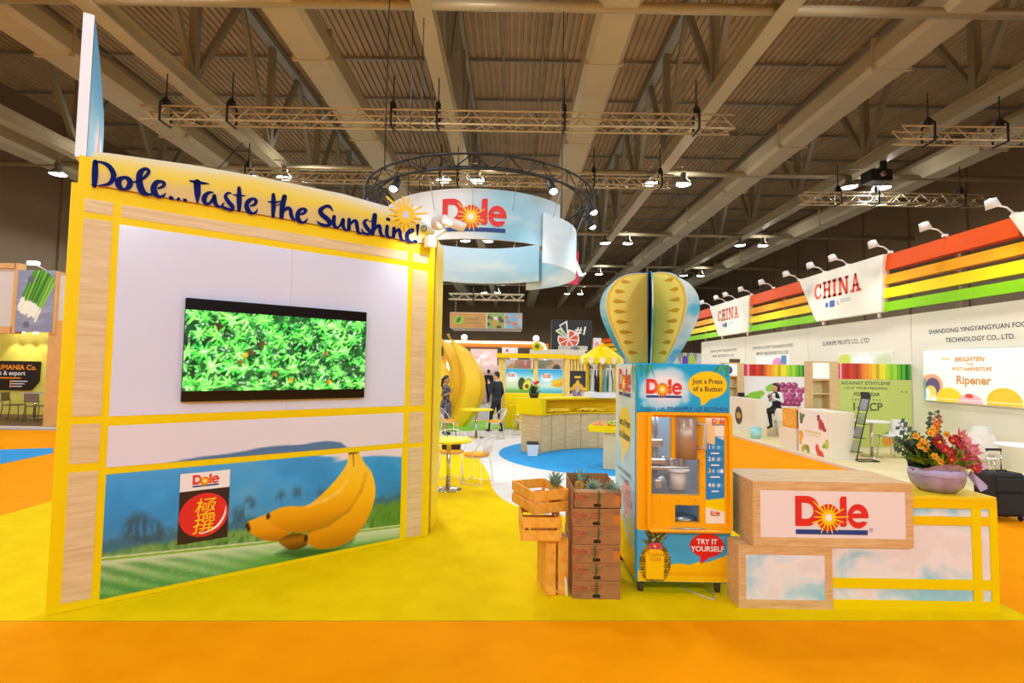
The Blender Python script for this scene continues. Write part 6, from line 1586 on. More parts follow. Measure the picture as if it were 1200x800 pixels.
def china_sign(y0, y1, label):
    t = thing('country_sign', label, 'sign', (FXX, y0, 0), -PI / 2); w = y0 - y1
    MB().prism([(.0, FZ1), (w, FZ1), (w - .12, FZ0), (w * .24, FZ0)], -.06, .12).obj('sign_board', BW, t)
    mb = MB(); slab_letters(mb, w * .50, 4.42, .52, -.062); mb.obj('lettering', mat('signal_red', '#ea4a1e', .5), t)
    mb = MB(); a = w * .42
    mb.use(0).flat([(a, 3.86), (a + .25, 3.86), (a + .25, 4.06), (a, 4.06)], -.062).flat([(a - .2, 3.88), (a - .06, 3.88), (a - .06, 4.02), (a - .2, 4.02)], -.062)
    mb.use(1).stroke([(a + .36, 4.04, .02), (a + .4, 3.92, .04), (a + .44, 3.9, .02)], -.062); mb.use(2)
    for k in range(2): mb.flat([(a + .5, 3.95 + .06 * k), (a + .95, 3.95 + .06 * k), (a + .95, 3.98 + .06 * k), (a + .5, 3.98 + .06 * k)], -.062)
    mb.obj('emblems', [mat('emblem_blue', '#3a5aa0', .5), mat('emblem_red', '#c83a3a', .5), mat('emblem_grey', '#a8a8a8', .5)], t)
    for x in (w * .3, w * .92): MB().cyl((x, .03, 3.36), (x, .03, FZ0), .04, n=8).obj('post', BW, t)
def slats(y0, y1, label, l_ang=0., r_ang=0.):
    t = thing('colour_slats', label, 'fascia', (FXX, y0, 0), -PI / 2); w = y0 - y1
    for (z0, z1, cs, nm) in ((4.56, 4.96, '#e25200', 'orange'), (4.20, 4.44, '#f0a000', 'amber'), (3.84, 4.10, '#f0d000', 'yellow'), (3.50, 3.74, '#84c400', 'green')):
        cut = (FZ1 - (z0 + z1) / 2) / (FZ1 - FZ0)
        MB().prism([(0., 0)], 0, 0) if False else None
        x0, x1 = -.1 * 0 - cut * .12, w + cut * w * 0 + cut * .8
        mb = MB(); vs_ = [(x0, 0, z0), (x1, 0, z0), (x1, .03, z1), (x0, .03, z1), (x0, .34, z0 + .04), (x1, .34, z0 + .04), (x1, .34, z1), (x0, .34, z1)]
        mb.add(vs_, [(0, 1, 2, 3), (1, 0, 4, 5), (2, 6, 7, 3), (5, 4, 7, 6), (0, 3, 7, 4), (1, 5, 6, 2)]).obj(nm + '_slat', mat('slat_' + nm, cs, .5, spec=.12), t)
    MB().box(0, w, .36, .40, 3.36, 4.9).obj('rear_frame', BW, t) if False else MB().box(w * .5 - .04, w * .5 + .04, .36, .44, 3.36, 4.9).box(-.05, w + .1, .34, .40, 4.9, 4.98).obj('rear_post', mat('slat_backing', '#b9a890', .5), t)
china_sign(17.0, 13.1, 'white country sign between the two wide runs of coloured slats'); china_sign(24.7, 20.6, 'white country sign farther along the coloured slats'); china_sign(9.75, 6.2, 'white country sign above the backlit fruit poster')
slats(13.1, 9.75, 'long run of coloured slats above the lime partition'); slats(20.6, 17.0, 'shorter looking run of coloured slats between two country signs'); slats(28.2, 24.7, 'run of coloured slats at the far end of fascia')
# arm spotlights on the fascia top
def fascia_spot(y, label, first_=None):
    t = thing('fascia_spotlight', label, 'spotlight', (FXX, y, 4.97), group='white spotlights on the striped fascia')
    if first_:
        for ch in first_.children:
            if ch.type == 'MESH': share(ch, ch.name.split('.')[0], t)
    else:
        MB().box(-.03, .06, -.04, .04, 0, .06).obj('bracket', WMET, t)
        MB().tube([(0, 0, .04), (-.15, 0, .16), (-.38, 0, .20)], .018, 6).obj('arm', WMET, t)
        MB().lathe([(.001, .14), (.09, .12), (.1, .06), (.12, -.06), (.10, -.06), (.001, -.02)], 16, M=frame((-.42, 0, .20), ry=-.35)).obj('head', WMET, t)
        MB().lathe([(.001, -.05), (.10, -.05)], 16, M=frame((-.42, 0, .20), ry=-.35)).obj('lens', mat('spot_lens', '#fffaf0', .3, emit=9.), t)
    return t
fs_ = None
for i, y in enumerate((6.4, 8.2, 9.7, 11.3, 12.95, 14.6, 15.7, 17.1, 18.8, 20.5, 22., 23., 24.7)):
    f_ = fascia_spot(y, 'white spotlight on a short arm on top of striped fascia', fs_); fs_ = fs_ or f_
    if i % 2 == 0:
        la = bpy.data.lights.new('fascia_light', 'SPOT'); la.energy = 75; la.spot_size = 2.1; la.spot_blend = .8; la.shadow_soft_size = .08; la.color = (1, .97, .88)
        lo = bpy.data.objects.new('fascia_light', la); COL.objects.link(lo); lo.location = (FXX - .95, y, 5.05); lo.rotation_euler = Vector((.10, 0, -1)).to_track_quat('-Z', 'Y').to_euler()

# ------------------------------------------------------------------ hanging ring banner
RC = Vector((-.73, 11.0, 0))
RSKY = ramp_mat('ring_sky_print', ['#f0f3f8', '#d6e6f2', '#9fd0ea', '#7fc2e4'], .45, .42, (1, 1, .7), 3, .1, .36, .60)
rg = thing('ring_banner', 'hanging ring banner of pale sky bands with red brand logo', 'banner', (RC.x, RC.y, 0))
dg_ = math.radians
BANDS = ((-188, -36, 1.98, 4.17, 5.08, 40), (-52, 59, 2.05, 3.84, 4.78, 30), (46, 186, 1.94, 4.02, 4.92, 36))
for bi, (a0, a1, r, z0, z1, n) in enumerate(BANDS):
    sb = ring_seg(MB(), r, r + .025, z0, z1, dg_(a0), dg_(a1), n).obj('sky_band', mat('band_edge', '#dfeaf0', .5), rg)
    c = Cv(dg_(a0), dg_(a1), 0, 1, .022, '#e6edf4'); tt = (c.X - c.x0) / (c.x1 - c.x0)
    cloud = c.noise(1.3, 30 + bi, 4, 1, 1.6)
    if bi == 0: blue = np.clip(1 - tt / .30, 0, 1) * .9 + np.clip((tt - .60) / .15, 0, 1) * np.clip((1.1 - tt) / .3, 0, 1)
    elif bi == 1: blue = np.clip(.35 + .8 * (tt - .2), 0, 1)
    else: blue = np.clip(.85 - 1.1 * tt, .1, 1)
    c.put(np.clip(blue, 0, 1), '#8ec8e2'); c.put(np.clip((cloud - .48) * 5, 0, 1) * np.clip(1.2 - c.Z, 0, 1), '#eef0ee', .8)
    for rr in (r + .0265, r - .0015):
        c.obj('sky_print', PRINT, rg, 0, warp=lambda x, z, y: (rr * math.cos(x), rr * math.sin(x), z0 + .004 + z * (z1 - z0 - .008)))
mb = MB(); add_logo(mb, 0, 4.60, 1.16, 0)
mb.v = [((1.98 + .038 - y) * math.cos(-PI / 2 + .01 + x / 2.0), (1.98 + .038 - y) * math.sin(-PI / 2 + .01 + x / 2.0), z) for x, y, z in mb.v]
# subdivide so the long bar follows the curve
bm = bmesh.new(); me = mb.data('logo'); bm.from_mesh(me)
long_ = [e for e in bm.edges if e.calc_length() > .5]
bmesh.ops.subdivide_edges(bm, edges=long_, cuts=15, use_grid_fill=True)
for v in bm.verts:
    r = math.hypot(v.co.x, v.co.y); k_ = 2.0185 if r < 2.0185 else r
    v.co.x *= k_ / r; v.co.y *= k_ / r
bm.to_mesh(me); bm.free()
for m in LOGO_MATS: me.materials.append(m)
o = bpy.data.objects.new('logo', me); COL.objects.link(o); o.parent = rg
for a in (-170, -140, -110, -90, -70, -45, -10, 30, 70, 110, 150): MB().cyl((2.06 * math.cos(dg_(a)), 2.06 * math.sin(dg_(a)), 4.7), (2.3 * math.cos(dg_(a)), 2.3 * math.sin(dg_(a)), 5.3), .006, n=5).obj('hanging_wire', STEEL, rg)
# pink letter sign edge seen beyond the ring
hg = thing('hanging_letter', 'red hanging sign edge beyond the ring banner', 'sign', (3.05, 26.0, 0))
MB().box(-.3, .3, 0, .1, 6.2, 7.9).obj('board', mat('crimson_board', '#c8284a', .5), hg); MB().text('A', 1.5, 0, 7.1, -.01, bold=.03).obj('letter', WHITE, hg); MB().cyl((0, .05, 7.9), (0, .05, DECK), .02, n=5).obj('wire', STEEL, hg)

# circular light truss above the ring
ct_ = thing('circular_truss', 'black circular light truss above the ring banner', 'truss', (RC.x, RC.y, 5.28))
for r, z in ((2.42, 0), (2.42, .26), (2.18, .13)): MB().tube([(r * math.cos(2 * PI * k / 48), r * math.sin(2 * PI * k / 48), z) for k in range(48)], .022, 6, closed=True).obj('ring_tube', CLAMPM, ct_)
mb = MB()
for k in range(48):
    a, b = 2 * PI * k / 48, 2 * PI * (k + 1) / 48
    mb.cyl((2.42 * math.cos(a), 2.42 * math.sin(a), 0 if k % 2 else .26), (2.42 * math.cos(b), 2.42 * math.sin(b), .26 if k % 2 else 0), .012, n=4)
    mb.cyl((2.42 * math.cos(a), 2.42 * math.sin(a), 0 if k % 2 else .26), (2.18 * math.cos(b), 2.18 * math.sin(b), .13), .010, n=4)
tag(mb.obj('lattice', CLAMPM, ct_), kind='stuff')
for dx, dy in ((-1.67, 1.74), (-1.67, -1.74), (1.90, 1.5), (-1.9, 1.5)): MB().cyl((dx, dy, .2), (dx, dy, CHORD_Z - 5.26), .012, n=5).obj('hanging_wire', CLAMPM, ct_)
def ring_spot(az, label, first_, aim, lit):
    t = thing('ring_spotlight', label, 'spotlight', (RC.x + 2.42 * math.cos(dg_(az)), RC.y + 2.42 * math.sin(dg_(az)), 5.17), dg_(az), group='spotlights on the circular truss')
    if first_:
        for ch in first_.children: share(ch, ch.name.split('.')[0], t)
    else:
        MB().box(-.02, .02, -.02, .02, -.02, .16).obj('hook', CLAMPM, t)
        MB().lathe([(.001, .16), (.06, .15), (.075, .0), (.095, -.08), (.08, -.08), (.001, -.05)], 14, M=frame((.02, 0, -.06), ry=-.5)).obj('lamp_body', CLAMPM, t)
        MB().sphere((.06, 0, -.13), (.075, .075, .05), 10, 6).obj('lens', mat('spot_glow', '#f4f8ff', .3, emit=14.), t)
    if lit:
        la = bpy.data.lights.new('ring_light', 'SPOT'); la.energy = 170; la.spot_size = 1.9; la.spot_blend = .8; la.shadow_soft_size = .1; la.color = (.97, .98, 1)
        lo = bpy.data.objects.new('ring_light', la); COL.objects.link(lo); lo.location = (t.location.x, t.location.y, 5.0); lo.rotation_euler = (Vector(aim) - lo.location).to_track_quat('-Z', 'Y').to_euler()
    return t
r0_ = None
for az, aim, lit in ((-160, (-3, 8, 0), 1), (-125, (-1, 7, 0), 1), (-172, 0, 0), (-55, (1, 7, 0), 1), (-20, (3, 9, .5), 1), (5, 0, 0), (60, (2.4, 14, 1), 1), (120, (-1.5, 15.5, 1), 1), (165, (-4, 12, 0), 0), (140, 0, 0)):
    f_ = ring_spot(az, 'small bright spotlight clamped on the black circular truss', r0_, aim, lit); r0_ = r0_ or f_
# black dome speaker and projector in the roof
ds = thing('dome_speaker', 'black round hanging dome under the roof behind header sign', 'speaker', (-12.3, 20.4, 9.25))
MB().sphere((0, 0, 0), (.42, .42, .36), 16, 10).obj('dome', mat('dark_dome', '#1c1713', .25), ds); MB().lathe([(.43, .02), (.45, .08), (.3, .25), (.001, .28)], 18).obj('collar', BLACK, ds); MB().cyl((0, 0, .2), (1.35, 0, 1.75), .02, n=5).obj('hanger', BLACK, ds)
pj = thing('projector', 'black box projector hanging near the high lamps over striped booths', 'projector', (15.55, 21.2, 10.15)); MB().box(-.75, .15, -.35, .35, -.25, .25, b=.03).obj('case', BLACK, pj); MB().box(-.1, .1, -.08, .08, .25, .75).obj('mount', BLACK, pj); MB().lathe([(.001, 0), (.12, 0), (.12, -.1), (.001, -.1)], 14, M=frame((-.3, -.35, 0), rx=-PI / 2)).obj('lens', STEEL, pj)

# ------------------------------------------------------------------ background stands deeper in the hall
def flat_sign(mbname, label, cat, u0, u1, v0, v1, y, depth, m, posts=True, wires=False):
    a, b = yp(u0, v1, y), yp(u1, v0, y)
    t = thing(mbname, label, cat, (a.x, y, 0)); w = b.x - a.x
    MB().box(0, w, 0, depth, a.z, b.z, b=.01).obj('panel', m, t)
    if posts:
        for x in (.1, w - .1): MB().box(x - .05, x + .05, depth * .3, depth * .3 + .08, 0, a.z).obj('post', m, t)
    if wires:
        for x in (.2, w - .2): MB().cyl((x, depth / 2, b.z), (x, depth / 2, DECK), .015, n=5).obj('wire', STEEL, t)
    return t, w, a.z, b.z
WOODW = mat('warm_wood_board', '#d39a52', .5, var=.08, scale=2)
hs2, w, z0, z1 = flat_sign('hanging_sign', 'long wooden hanging sign with leaf emblem and fruit pictures', 'sign', 527, 612, 367, 384, 32., 2.6, mat('cream_sign_box', '#e8d8c4', .5), False, True)
MB().box(0.02, w * .5, -.02, 0, z0 + .02, z1 - .02).obj('wood_face', WOODW, hs2)
mb = MB().use(0).flat(arc(.55, (z0 + z1) / 2, .34, .30, 0, 345, 18), -.03).use(1).flat([(.4, z0 + .35), (.62, z0 + .38), (.72, z0 + .7), (.48, z0 + .65)], -.035).use(2)
for k in range(2): mb.flat([(1.0, z0 + .28 + .26 * k), (2.05 - .2 * k, z0 + .28 + .26 * k), (2.05 - .2 * k, z0 + .34 + .26 * k), (1.0, z0 + .34 + .26 * k)], -.03)
mb.obj('leaf_emblem', [mat('leaf_lime', '#a8c83a', .5), mat('leaf_deep', '#4d7a2a', .5), mat('pale_olive', '#9a8a4a', .5)], hs2)
for k, cols in enumerate((('#8fb85a', '#e8963a', '#f4e4d0', '#5a3a2a'), ('#7fb8d8', '#d87a5a', '#e8a88a', '#9fd0e0'))):
    x0, x1 = w * (.52 + .24 * k), w * (.75 + .24 * k)
    c = Cv(x0, x1, z0 + .02, z1 - .02, .04, cols[0]); random.seed(50 + k)
    for q in range(16): c.put(c.ell(random.uniform(x0, x1), random.uniform(z0, z1 - .2), .16, .12), random.choice(cols), .9)
    c.obj('fruit_picture', PRINT, hs2, -.02)
lighting_truss(-3.9, .7, 31.2, 6.0, 'short lattice truss over the wooden hanging sign', (-2.4,), .35)
# orange arch booth with light line
oa = thing('orange_arch', 'orange booth arch outlined by a white light line', 'booth arch', (0, 26., 0)); OR = mat('orange_gloss', '#f58a1e', .35)
X26 = lambda u: yp(u, 430, 26.).x
Z26 = lambda v: yp(580, v, 26.).z
MB().box(X26(500), X26(634), 0, .5, Z26(407), Z26(399), b=.05).obj('beam', OR, oa)
for u0, u1 in ((633, 643), (519, 527)): MB().box(X26(u0), X26(u1), 0.02, .5, 0, Z26(401) - .02, b=.05).obj('leg', OR, oa)
lp = [(X26(516), -.03, Z26(401)), (X26(632), -.03, Z26(401)), (X26(636), -.03, Z26(402)), (X26(638.5), -.03, Z26(406)), (X26(638.5), -.03, .05)]
MB().tube(lp, .05, 6).obj('light_line', mat('light_line_glow', '#fff4e6', .4, emit=5.), oa); MB().tube([(X26(525), -.03, Z26(412)), (X26(525), -.03, .05)], .05, 6).obj('light_line', mat('light_line_glow'), oa)
for u in (543, 628):
    o = MB().sphere((0, 0, 0), (.16, .16, .14), 10, 6).use(1).lathe([(.17, -.03), (.18, .02), (.06, .15), (.001, .16)], 12).obj('globe_lamp', [mat('globe_glow', '#fffaf0', .3, emit=12.), WMET], None, (X26(u), 26.2, Z26(398) + .12)); tag(o, 'bright globe lamp on top of orange arch' if u == 543 else 'bright globe lamp on the rounded end of orange arch', 'lamp')
def poster_wall(label, u0, u1, v0, v1, y, bg, blobs, seed, emit=0.):
    a, b = yp(u0, v1, y), yp(u1, v0, y); t = thing('booth_poster', label, 'poster', (0, y, 0))
    MB().box(a.x, b.x, 0, .12, 0, b.z).obj('panel', mat('panel_' + bg[1:], bg, .6), t)
    c = Cv(a.x + .02, b.x - .02, a.z, b.z - .02, max(.03, (b.x - a.x) / 60), bg); random.seed(seed)
    for k in range(blobs[0]): c.put(c.ell(random.uniform(a.x, b.x), random.uniform(a.z, b.z), random.uniform(.05, .16) * (b.x - a.x), random.uniform(.05, .13) * (b.x - a.x)), random.choice(blobs[1]), .85)
    c.obj('picture', PRINT if not emit else print_mat('lit_poster'), t, -.01); return t
poster_wall('pink booth poster with yellow lettering shapes beside the giant bananas', 551, 583, 409, 428, 27.5, '#f6d8d0', (9, ('#f0b0a0', '#f6e060', '#ffffff', '#f0c0b0')), 61, .3)
poster_wall('pale pink booth back wall behind the visitors', 546, 590, 428, 452, 31.5, '#f2cfc8', (5, ('#f8e0da', '#e8b0b0', '#ffffff')), 62)
poster_wall('white poster with red tomatoes above the poster unit', 588, 607, 407, 421, 25., '#f2efe8', (6, ('#c8281e', '#d8382a', '#7a1a14')), 63)
poster_wall('booth wall with red and grey pictures seen through unit', 590, 660, 422, 436, 23.5, '#d8cabb', (14, ('#c87a6a', '#8a9a8a', '#e8d8c8', '#f09a3a', '#5a5048')), 64)
wf, w, z0, z1 = flat_sign('white_fascia', 'white booth fascia with yellow round emblem above poster unit', 'fascia', 621, 686, 410, 421, 22., .4, BW)
MB().flat(arc(.3, z1 + .12, .22, .2, 0, 345, 16), -.01).use(1).flat(arc(.3, z1 + .12, .1, .1, 0, 345, 12), -.015).obj('emblem', [YEL, mat('leaf_deep')], wf)
# dark stand with the sliced-fruit emblem
dk, w, z0, z1 = flat_sign('dark_stand', 'black backdrop stand with orange slice emblem', 'sign', 646, 694, 375, 425, 24.5, .4, mat('charcoal_board', '#22221f', .6))
s6 = .04083 * 1.0
Q = lambda u, v: (yp(u, v, 24.5).x - yp(646, 425, 24.5).x, yp(u, v, 24.5).z)
mb = MB(); cx, cz = Q(666, 397.5)
W1 = mat('white_outline', '#f3ece6', .5); 
R7 = .52
mb.use(0).flat(arc(cx, cz, R7, R7 * .9, -205, 95, 24) + [(cx, cz)], -.03); mb.use(1)
for k in range(6):
    a0 = -200 + k * 48 + 4; mb.flat([(cx + .06 * math.cos(dg_(a0 + 20)), cz + .06 * math.sin(dg_(a0 + 20)))] + arc(cx, cz, R7 * .88, R7 * .78, a0, a0 + 40, 6), -.04)
mb.use(0).flat([Q(655, 381), Q(664.5, 375.5), Q(666, 397), Q(663, 396)], -.05).flat([Q(650.5, 387.5), Q(657, 384), Q(664.5, 396.5), Q(662, 396)], -.05)
mb.use(2).flat([Q(656.5, 382), Q(663, 378), Q(664.5, 393)], -.06); mb.use(3).flat([Q(653, 388), Q(656.5, 385.8), Q(662, 394)], -.06)
x_, z_ = Q(680, 388); mb.use(0).text('#1', .55, x_, z_, -.05, bold=.02, shear=.2)
mb.obj('slice_emblem', [W1, mat('slice_orange', '#d8562a', .5), mat('wedge_dark', '#2a3a1a', .5), mat('wedge_green', '#7fb03a', .5)], dk)
a, b = Q(654, 411), Q(688, 405.5); MB().box(a[0], b[0], -.15, 0, a[1], b[1]).obj('name_plate', mat('plate_grey', '#c9c2b6', .5), dk); mb = MB(); mb.text('rilla', .3, (a[0] + b[0]) / 2 + .1, (a[1] + b[1]) / 2, -.155, bold=.02); mb.obj('plate_lettering', BLACK, dk)
# far striped fascia with a white banner
ff = thing('far_fascia', 'small far striped fascia with a white banner above carousel tent', 'fascia', (0, 34., 0))
X34 = lambda u: yp(u, 410, 34.).x
Z34 = lambda v: yp(700, v, 34.).z
for k, nm in enumerate(('orange', 'amber', 'yellow', 'green')):
    va = 397.5 + 5.6 * k; MB().add([(X34(689 + k), 0, Z34(va + 6)), (X34(724), -.0, Z34(va + 1.5)), (X34(724), 0, Z34(va - 2.5)), (X34(688 + k), 0, Z34(va + 2))] + [(X34(689 + k), .2, Z34(va + 6)), (X34(724), .2, Z34(va + 1.5)), (X34(724), .2, Z34(va - 2.5)), (X34(688 + k), .2, Z34(va + 2))], [(0, 1, 2, 3), (7, 6, 5, 4), (0, 4, 5, 1), (3, 2, 6, 7), (0, 3, 7, 4), (1, 5, 6, 2)]).obj(nm + '_slat', mat('slat_' + nm), ff)
MB().box(X34(695), X34(704), -.1, 0, Z34(418), Z34(396)).obj('banner', WHITE, ff); MB().flat(arc(X34(699.5), Z34(404), .16, .2, 0, 345, 14), -.11).obj('emblem', mat('pink_emblem', '#e8a0b0', .5), ff)
for u in (697, 716): MB().box(X34(u) - .05, X34(u) + .05, .1, .2, 0, Z34(417)).obj('post', BW, ff)
# filler stands further back so the aisle ends in booths
for i, (u0, u1, v0, y, bg, lab) in enumerate(((640, 700, 424, 36., '#e9e4da', 'white far booth wall behind the carousel display'), (700, 830, 414, 44., '#e6e0d6', 'wide white far booth wall beyond the vending machine'), (590, 642, 424, 40., '#d8b8a0', 'tan far booth wall behind the orange arch'), (500, 560, 418, 42., '#cfae98', 'brown far booth wall behind the giant bananas'), (820, 900, 418, 46., '#e3ded4', 'pale far booth wall past the striped fascia end'))):
    poster_wall(lab, u0, u1, v0, 431, y, bg, (10, ('#c87a5a', '#f0e8e0', '#8a9a7a', '#d8c0a8', '#5a6a7a')), 70 + i)
# two hanging bag pictures behind the machine
for u0, u1, cs, lab in ((799, 806, '#5a3ab8', 'purple hanging produce bag panel behind the vending machine top'), (807, 814, '#a0d040', 'green hanging produce bag panel behind the vending machine top')):
    a, b = yp(u0, 429, 19.), yp(u1, 414, 19.); t = thing('bag_panel', lab, 'panel', (a.x, 19., 0)); MB().box(0, b.x - a.x, 0, .06, 0, b.z - .12).obj('stand', BW, t); MB().box(0.01, b.x - a.x - .01, -.03, 0, a.z, b.z - .1, b=.01).obj('bag', mat('bag_' + cs[1:], cs, .35), t); MB().tube([(.06, 0, b.z - .12), (.08, 0, b.z), ((b.x - a.x) - .08, 0, b.z), ((b.x - a.x) - .06, 0, b.z - .12)], .015, 5).obj('bag_handle', WHITE, t)

# ------------------------------------------------------------------ produce export booth on the left aisle
LY = 14.25
lb_ = thing('export_booth', 'wood framed booth with green onion picture on the side aisle', 'booth', (0, LY, 0))
XL = lambda u, v=430: yp(u, v, LY).x
ZL = lambda v, u=40: yp(u, v, LY).z
LWOOD = mat('booth_pine', '#d9a868', .5, var=.06, scale=3)
MB().box(-19., XL(76), -.05, 3.2, 0.002, .06).obj('step', mat('pink_white_step', '#e6d3c6', .5), lb_)
MB().box(-19., XL(73), .05, 3.1, .06, .066).obj('booth_floor', mat('brown_booth_floor', '#7a5a3a', .6), lb_)
MB().box(XL(55), XL(73), -.02, .5, .07, ZL(375)).obj('corner_post', LWOOD, lb_)
MB().box(-19., XL(15), 0, .12, ZL(385), ZL(312)).box(XL(63), XL(76), 0, .12, ZL(375), ZL(322)).obj('tile_fascia', mat('white_brick_tile', '#d5cdc4', .5, bump=.3, bscale=6), lb_)
for a in ((-19., XL(13), ZL(391), ZL(383)), (-19, XL(13), ZL(315), ZL(309)), (XL(12), XL(17), ZL(391), ZL(309)), (XL(61), XL(64), ZL(391), ZL(318))): MB().box(a[0], a[1], -.06, .16, a[2], a[3]).obj('frame_rail', LWOOD, lb_)
MB().box(-19, XL(76), 3.0, 3.1, .06, ZL(330)).obj('back_wall', mat('lemon_wall', '#eadf62', .6), lb_)
MB().box(XL(73), XL(76), .4, 3.1, .06, ZL(330)).obj('side_wall', mat('lemon_wall'), lb_)
c = Cv(XL(17), XL(61), ZL(389), ZL(317), .018, '#8a90a8'); c.put(np.clip((c.noise(3, 5, 4, .6, 3) - .45) * 3, 0, 1), '#b0b4c8', .7); w_, h_ = c.x1 - c.x0, c.z1 - c.z0
q = lambda u, v: (c.x0 + u * w_, c.z0 + v * h_)
random.seed(77)
for k in range(34):
    a = k / 33; b0 = q(.05 + .5 * a, .38 - .18 * a + random.uniform(-.04, .04)); b1 = q(.45 + .55 * a, 1.02 - .2 * a * a); mid = (b0[0] * .72 + b1[0] * .28, b0[1] * .72 + b1[1] * .28)
    c.put(c.seg(b0, mid, .02, .022), '#eef3e0'); c.put(c.seg(mid, b1, .022, .03), random.choice(('#4f9a2a', '#6fb83a', '#3a7a22', '#8cc84a', '#2f6a1e')))
for u, v in ((.35, .85), (.3, .12)): c.put(c.ell(*q(u, v), .09, .09), '#6a708a')
c.obj('onion_picture', PRINT, lb_, -.07)
MB().box(XL(17), XL(61), -.065, .1, ZL(389), ZL(317)).obj('picture_board', LWOOD, lb_)
bs = thing('company_board', 'black company board with orange lettering on lemon booth wall', 'sign', (0, LY + 2.95, 0))
X2 = lambda u: yp(u, 440, LY + 2.95).x
Z2 = lambda v: yp(25, v, LY + 2.95).z
MB().prism([(X2(-40), Z2(457)), (X2(37), Z2(457)), (X2(46), Z2(446)), (X2(46), Z2(423)), (X2(-40), Z2(423))], -.04, .04).obj('board', mat('black_board', '#1e1714', .5), bs)
mb = MB().text('OLIMANIA Co.', .235, X2(44), Z2(430.5), -.045, align='RIGHT', bold=.02); mb.use(1).text('import & export', .2, X2(31), Z2(437.3), -.045, align='RIGHT', bold=.01); mb.use(0).flat([(X2(-20), Z2(443.5)), (X2(26), Z2(443.5)), (X2(26), Z2(442)), (X2(-20), Z2(442))], -.045)
for k in range(3): mb.use(0).flat(arc(X2(14.5), Z2(446.5 + 3 * k), .04, .04, 0, 330, 10), -.045).use(1).flat([(X2(16), Z2(447 + 3 * k)), (X2(34 - 3 * k), Z2(447 + 3 * k)), (X2(34 - 3 * k), Z2(446 + 3 * k)), (X2(16), Z2(446 + 3 * k))], -.045)
mb.obj('lettering', [mat('orange_lettering'), WHITE], bs)
for i, u in enumerate((16, 31, 47)):
    p_ = Vector((X2(u), LY + 2.7, Z2(391))); o = MB().lathe([(.001, .1), (.06, .1), (.07, 0), (.001, 0.01)], 12).cyl((0, 0, .1), (0, .2, .1), .015, n=5).obj('wall_downlight', mat('downlight_glow', '#fffbe8', .3, emit=8.), None, p_); tag(o, 'small downlight washing the lemon booth wall', 'lamp', 'downlights on the lemon wall')
    la = bpy.data.lights.new('wall_wash', 'SPOT'); la.energy = 26; la.spot_size = 1.3; la.spot_blend = .5; la.shadow_soft_size = .04; la.color = (1, .95, .75); lo = bpy.data.objects.new('wall_wash', la); COL.objects.link(lo); lo.location = p_ + Vector((0, -.05, -.04)); lo.rotation_euler = Vector((0, .25, -1)).to_track_quat('-Z', 'Y').to_euler()
GREYM = mat('grey_chair_metal', '#8a8478', .35, .5)
def metal_chair(label, loc, rz, first_=None):
    t = thing('metal_chair', label, 'chair', loc, rz)
    if first_:
        for ch in first_.children: share(ch, ch.name.split('.')[0], t)
        return t
    MB().box(-.21, .21, -.2, .2, .45, .475, b=.01).obj('seat', GREYM, t)
    for sx in (-1, 1): MB().tube([(sx * .2, -.2, 0), (sx * .19, -.18, .46)], .013, 6).obj('leg', GREYM, t); MB().tube([(sx * .2, .24, 0), (sx * .19, .19, .46), (sx * .19, .25, .85)], .013, 6).obj('leg', GREYM, t)
    MB().box(-.2, .2, .22, .25, .58, .84, b=.01).obj('backrest', GREYM, t)
    return t
p = yp(18, 500, LY + 1.2)
mc = metal_chair('grey metal chair turned sideways under the black company board', (yp(16, 490, 15.6).x, 15.6, .067), 1.9); metal_chair('grey metal chair with its back against the white table', (yp(43, 490, 15.3).x, 15.3, .067), .1 + PI, mc)
bar_table('white table in the lemon yellow booth', (yp(40, 490, 16.1).x, 16.1, .067), .38, .8)
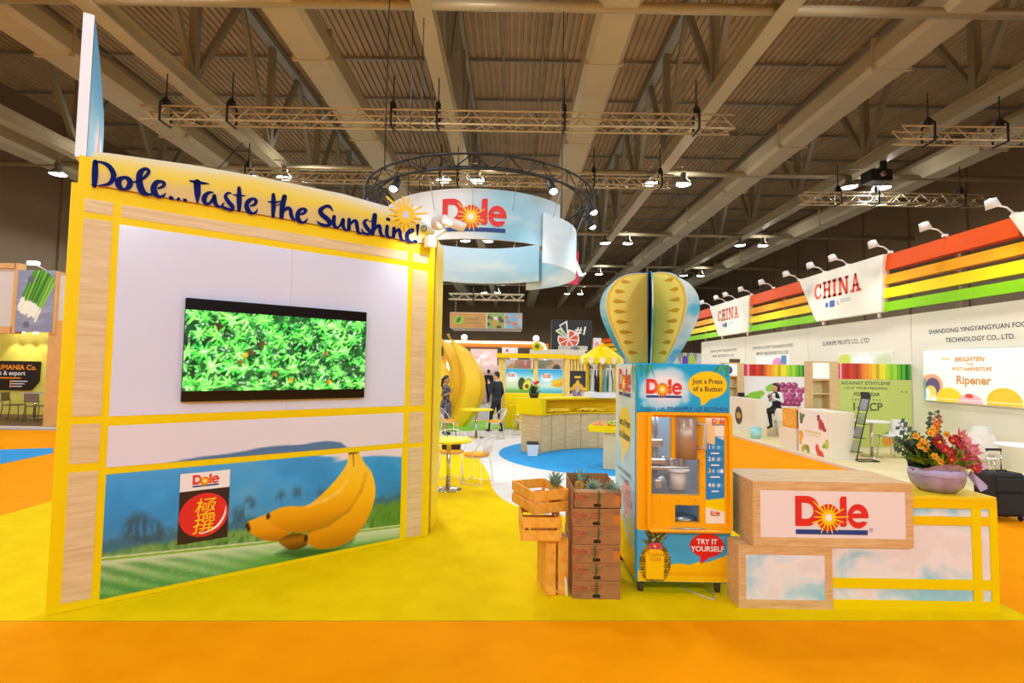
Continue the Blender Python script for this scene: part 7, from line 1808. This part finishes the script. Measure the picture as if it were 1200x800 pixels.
lsp = thing('stem_spotlight', 'white stem spotlight above the green onion picture', 'spotlight', (XL(45), LY + .05, ZL(316))); MB().tube([(0, 0, 0), (-.05, -.3, .12)], .015, 6).obj('stem', WMET, lsp); MB().box(-.18, .10, -.42, -.28, .08, .18, b=.02).obj('lamp_head', mat('stem_lamp_glow', '#f4f8ff', .3, emit=4.), lsp)
wb = thing('white_pillar_sign', 'white pillar sign with small red mark behind feature wall', 'sign', (XL(78.5), LY + 1.2, 0)); MB().box(-.1, .6, 0, .3, .066, ZL(297)).obj('pillar', WHITE, wb); MB().box(-.02, .06, -.01, 0, ZL(309), ZL(306)).obj('red_mark', RED, wb)

# ------------------------------------------------------------------ pieces that belong to a part go one level deeper
NEST = {
 'high_bay_lamp': {'lens': 'reflector'}, 'fascia_spotlight': {'lens': 'head'}, 'ring_spotlight': {'lens': 'lamp_body'},
 'vending_machine': {'handle': 'door_panel', 'window_pane': 'door_panel', 'door_frame': 'door_panel', 'lower_lip': 'door_panel', 'instruction_strip': 'door_panel', 'instruction_captions': 'door_panel', 'rivets': 'door_panel', 'header_print': 'header_panel', 'header_lettering': 'header_panel', 'speech_lettering': 'header_panel', 'lower_print': 'lower_panel', 'bubble_lettering': 'lower_panel', 'label_lettering': 'lower_panel'},
 'television': {'screen': 'bezel'}, 'feature_wall': {'brand_print': 'brand_board'}, 'header_sign': {'lettering': 'sign_board', 'sign_face': 'sign_board'}, 'printed_fin': {'print': 'board'},
 'pineapple_carton': {'hand_hole': 'body', 'carton_print': 'body'}, 'wire_chair': {'back_wires': 'back_rim', 'seat_grid': 'seat_ring'},
 'flower_bouquet': {'ribbon': 'wrapping', 'wrapping_flap': 'wrapping'}, 'suitcase': {'grip': 'pull_handle', 'front_pocket': 'body'},
 'country_sign': {'lettering': 'sign_board', 'emblems': 'sign_board'}, 'lightbox_poster': {'poster_lettering': 'lit_face'}, 'company_board': {'lettering': 'board'}, 'projector': {'lens': 'case'}, 'handbag': {'bag_handle': 'bag_body'},
}
for o in [q for q in bpy.data.objects if q.parent is None]:
    kids = {}
    for ch in o.children: kids.setdefault(ch.name.split('.')[0], ch)
    for a, b in NEST.get(o.name.split('.')[0], {}).items():
        if a in kids and b in kids: kids[a].parent = kids[b]
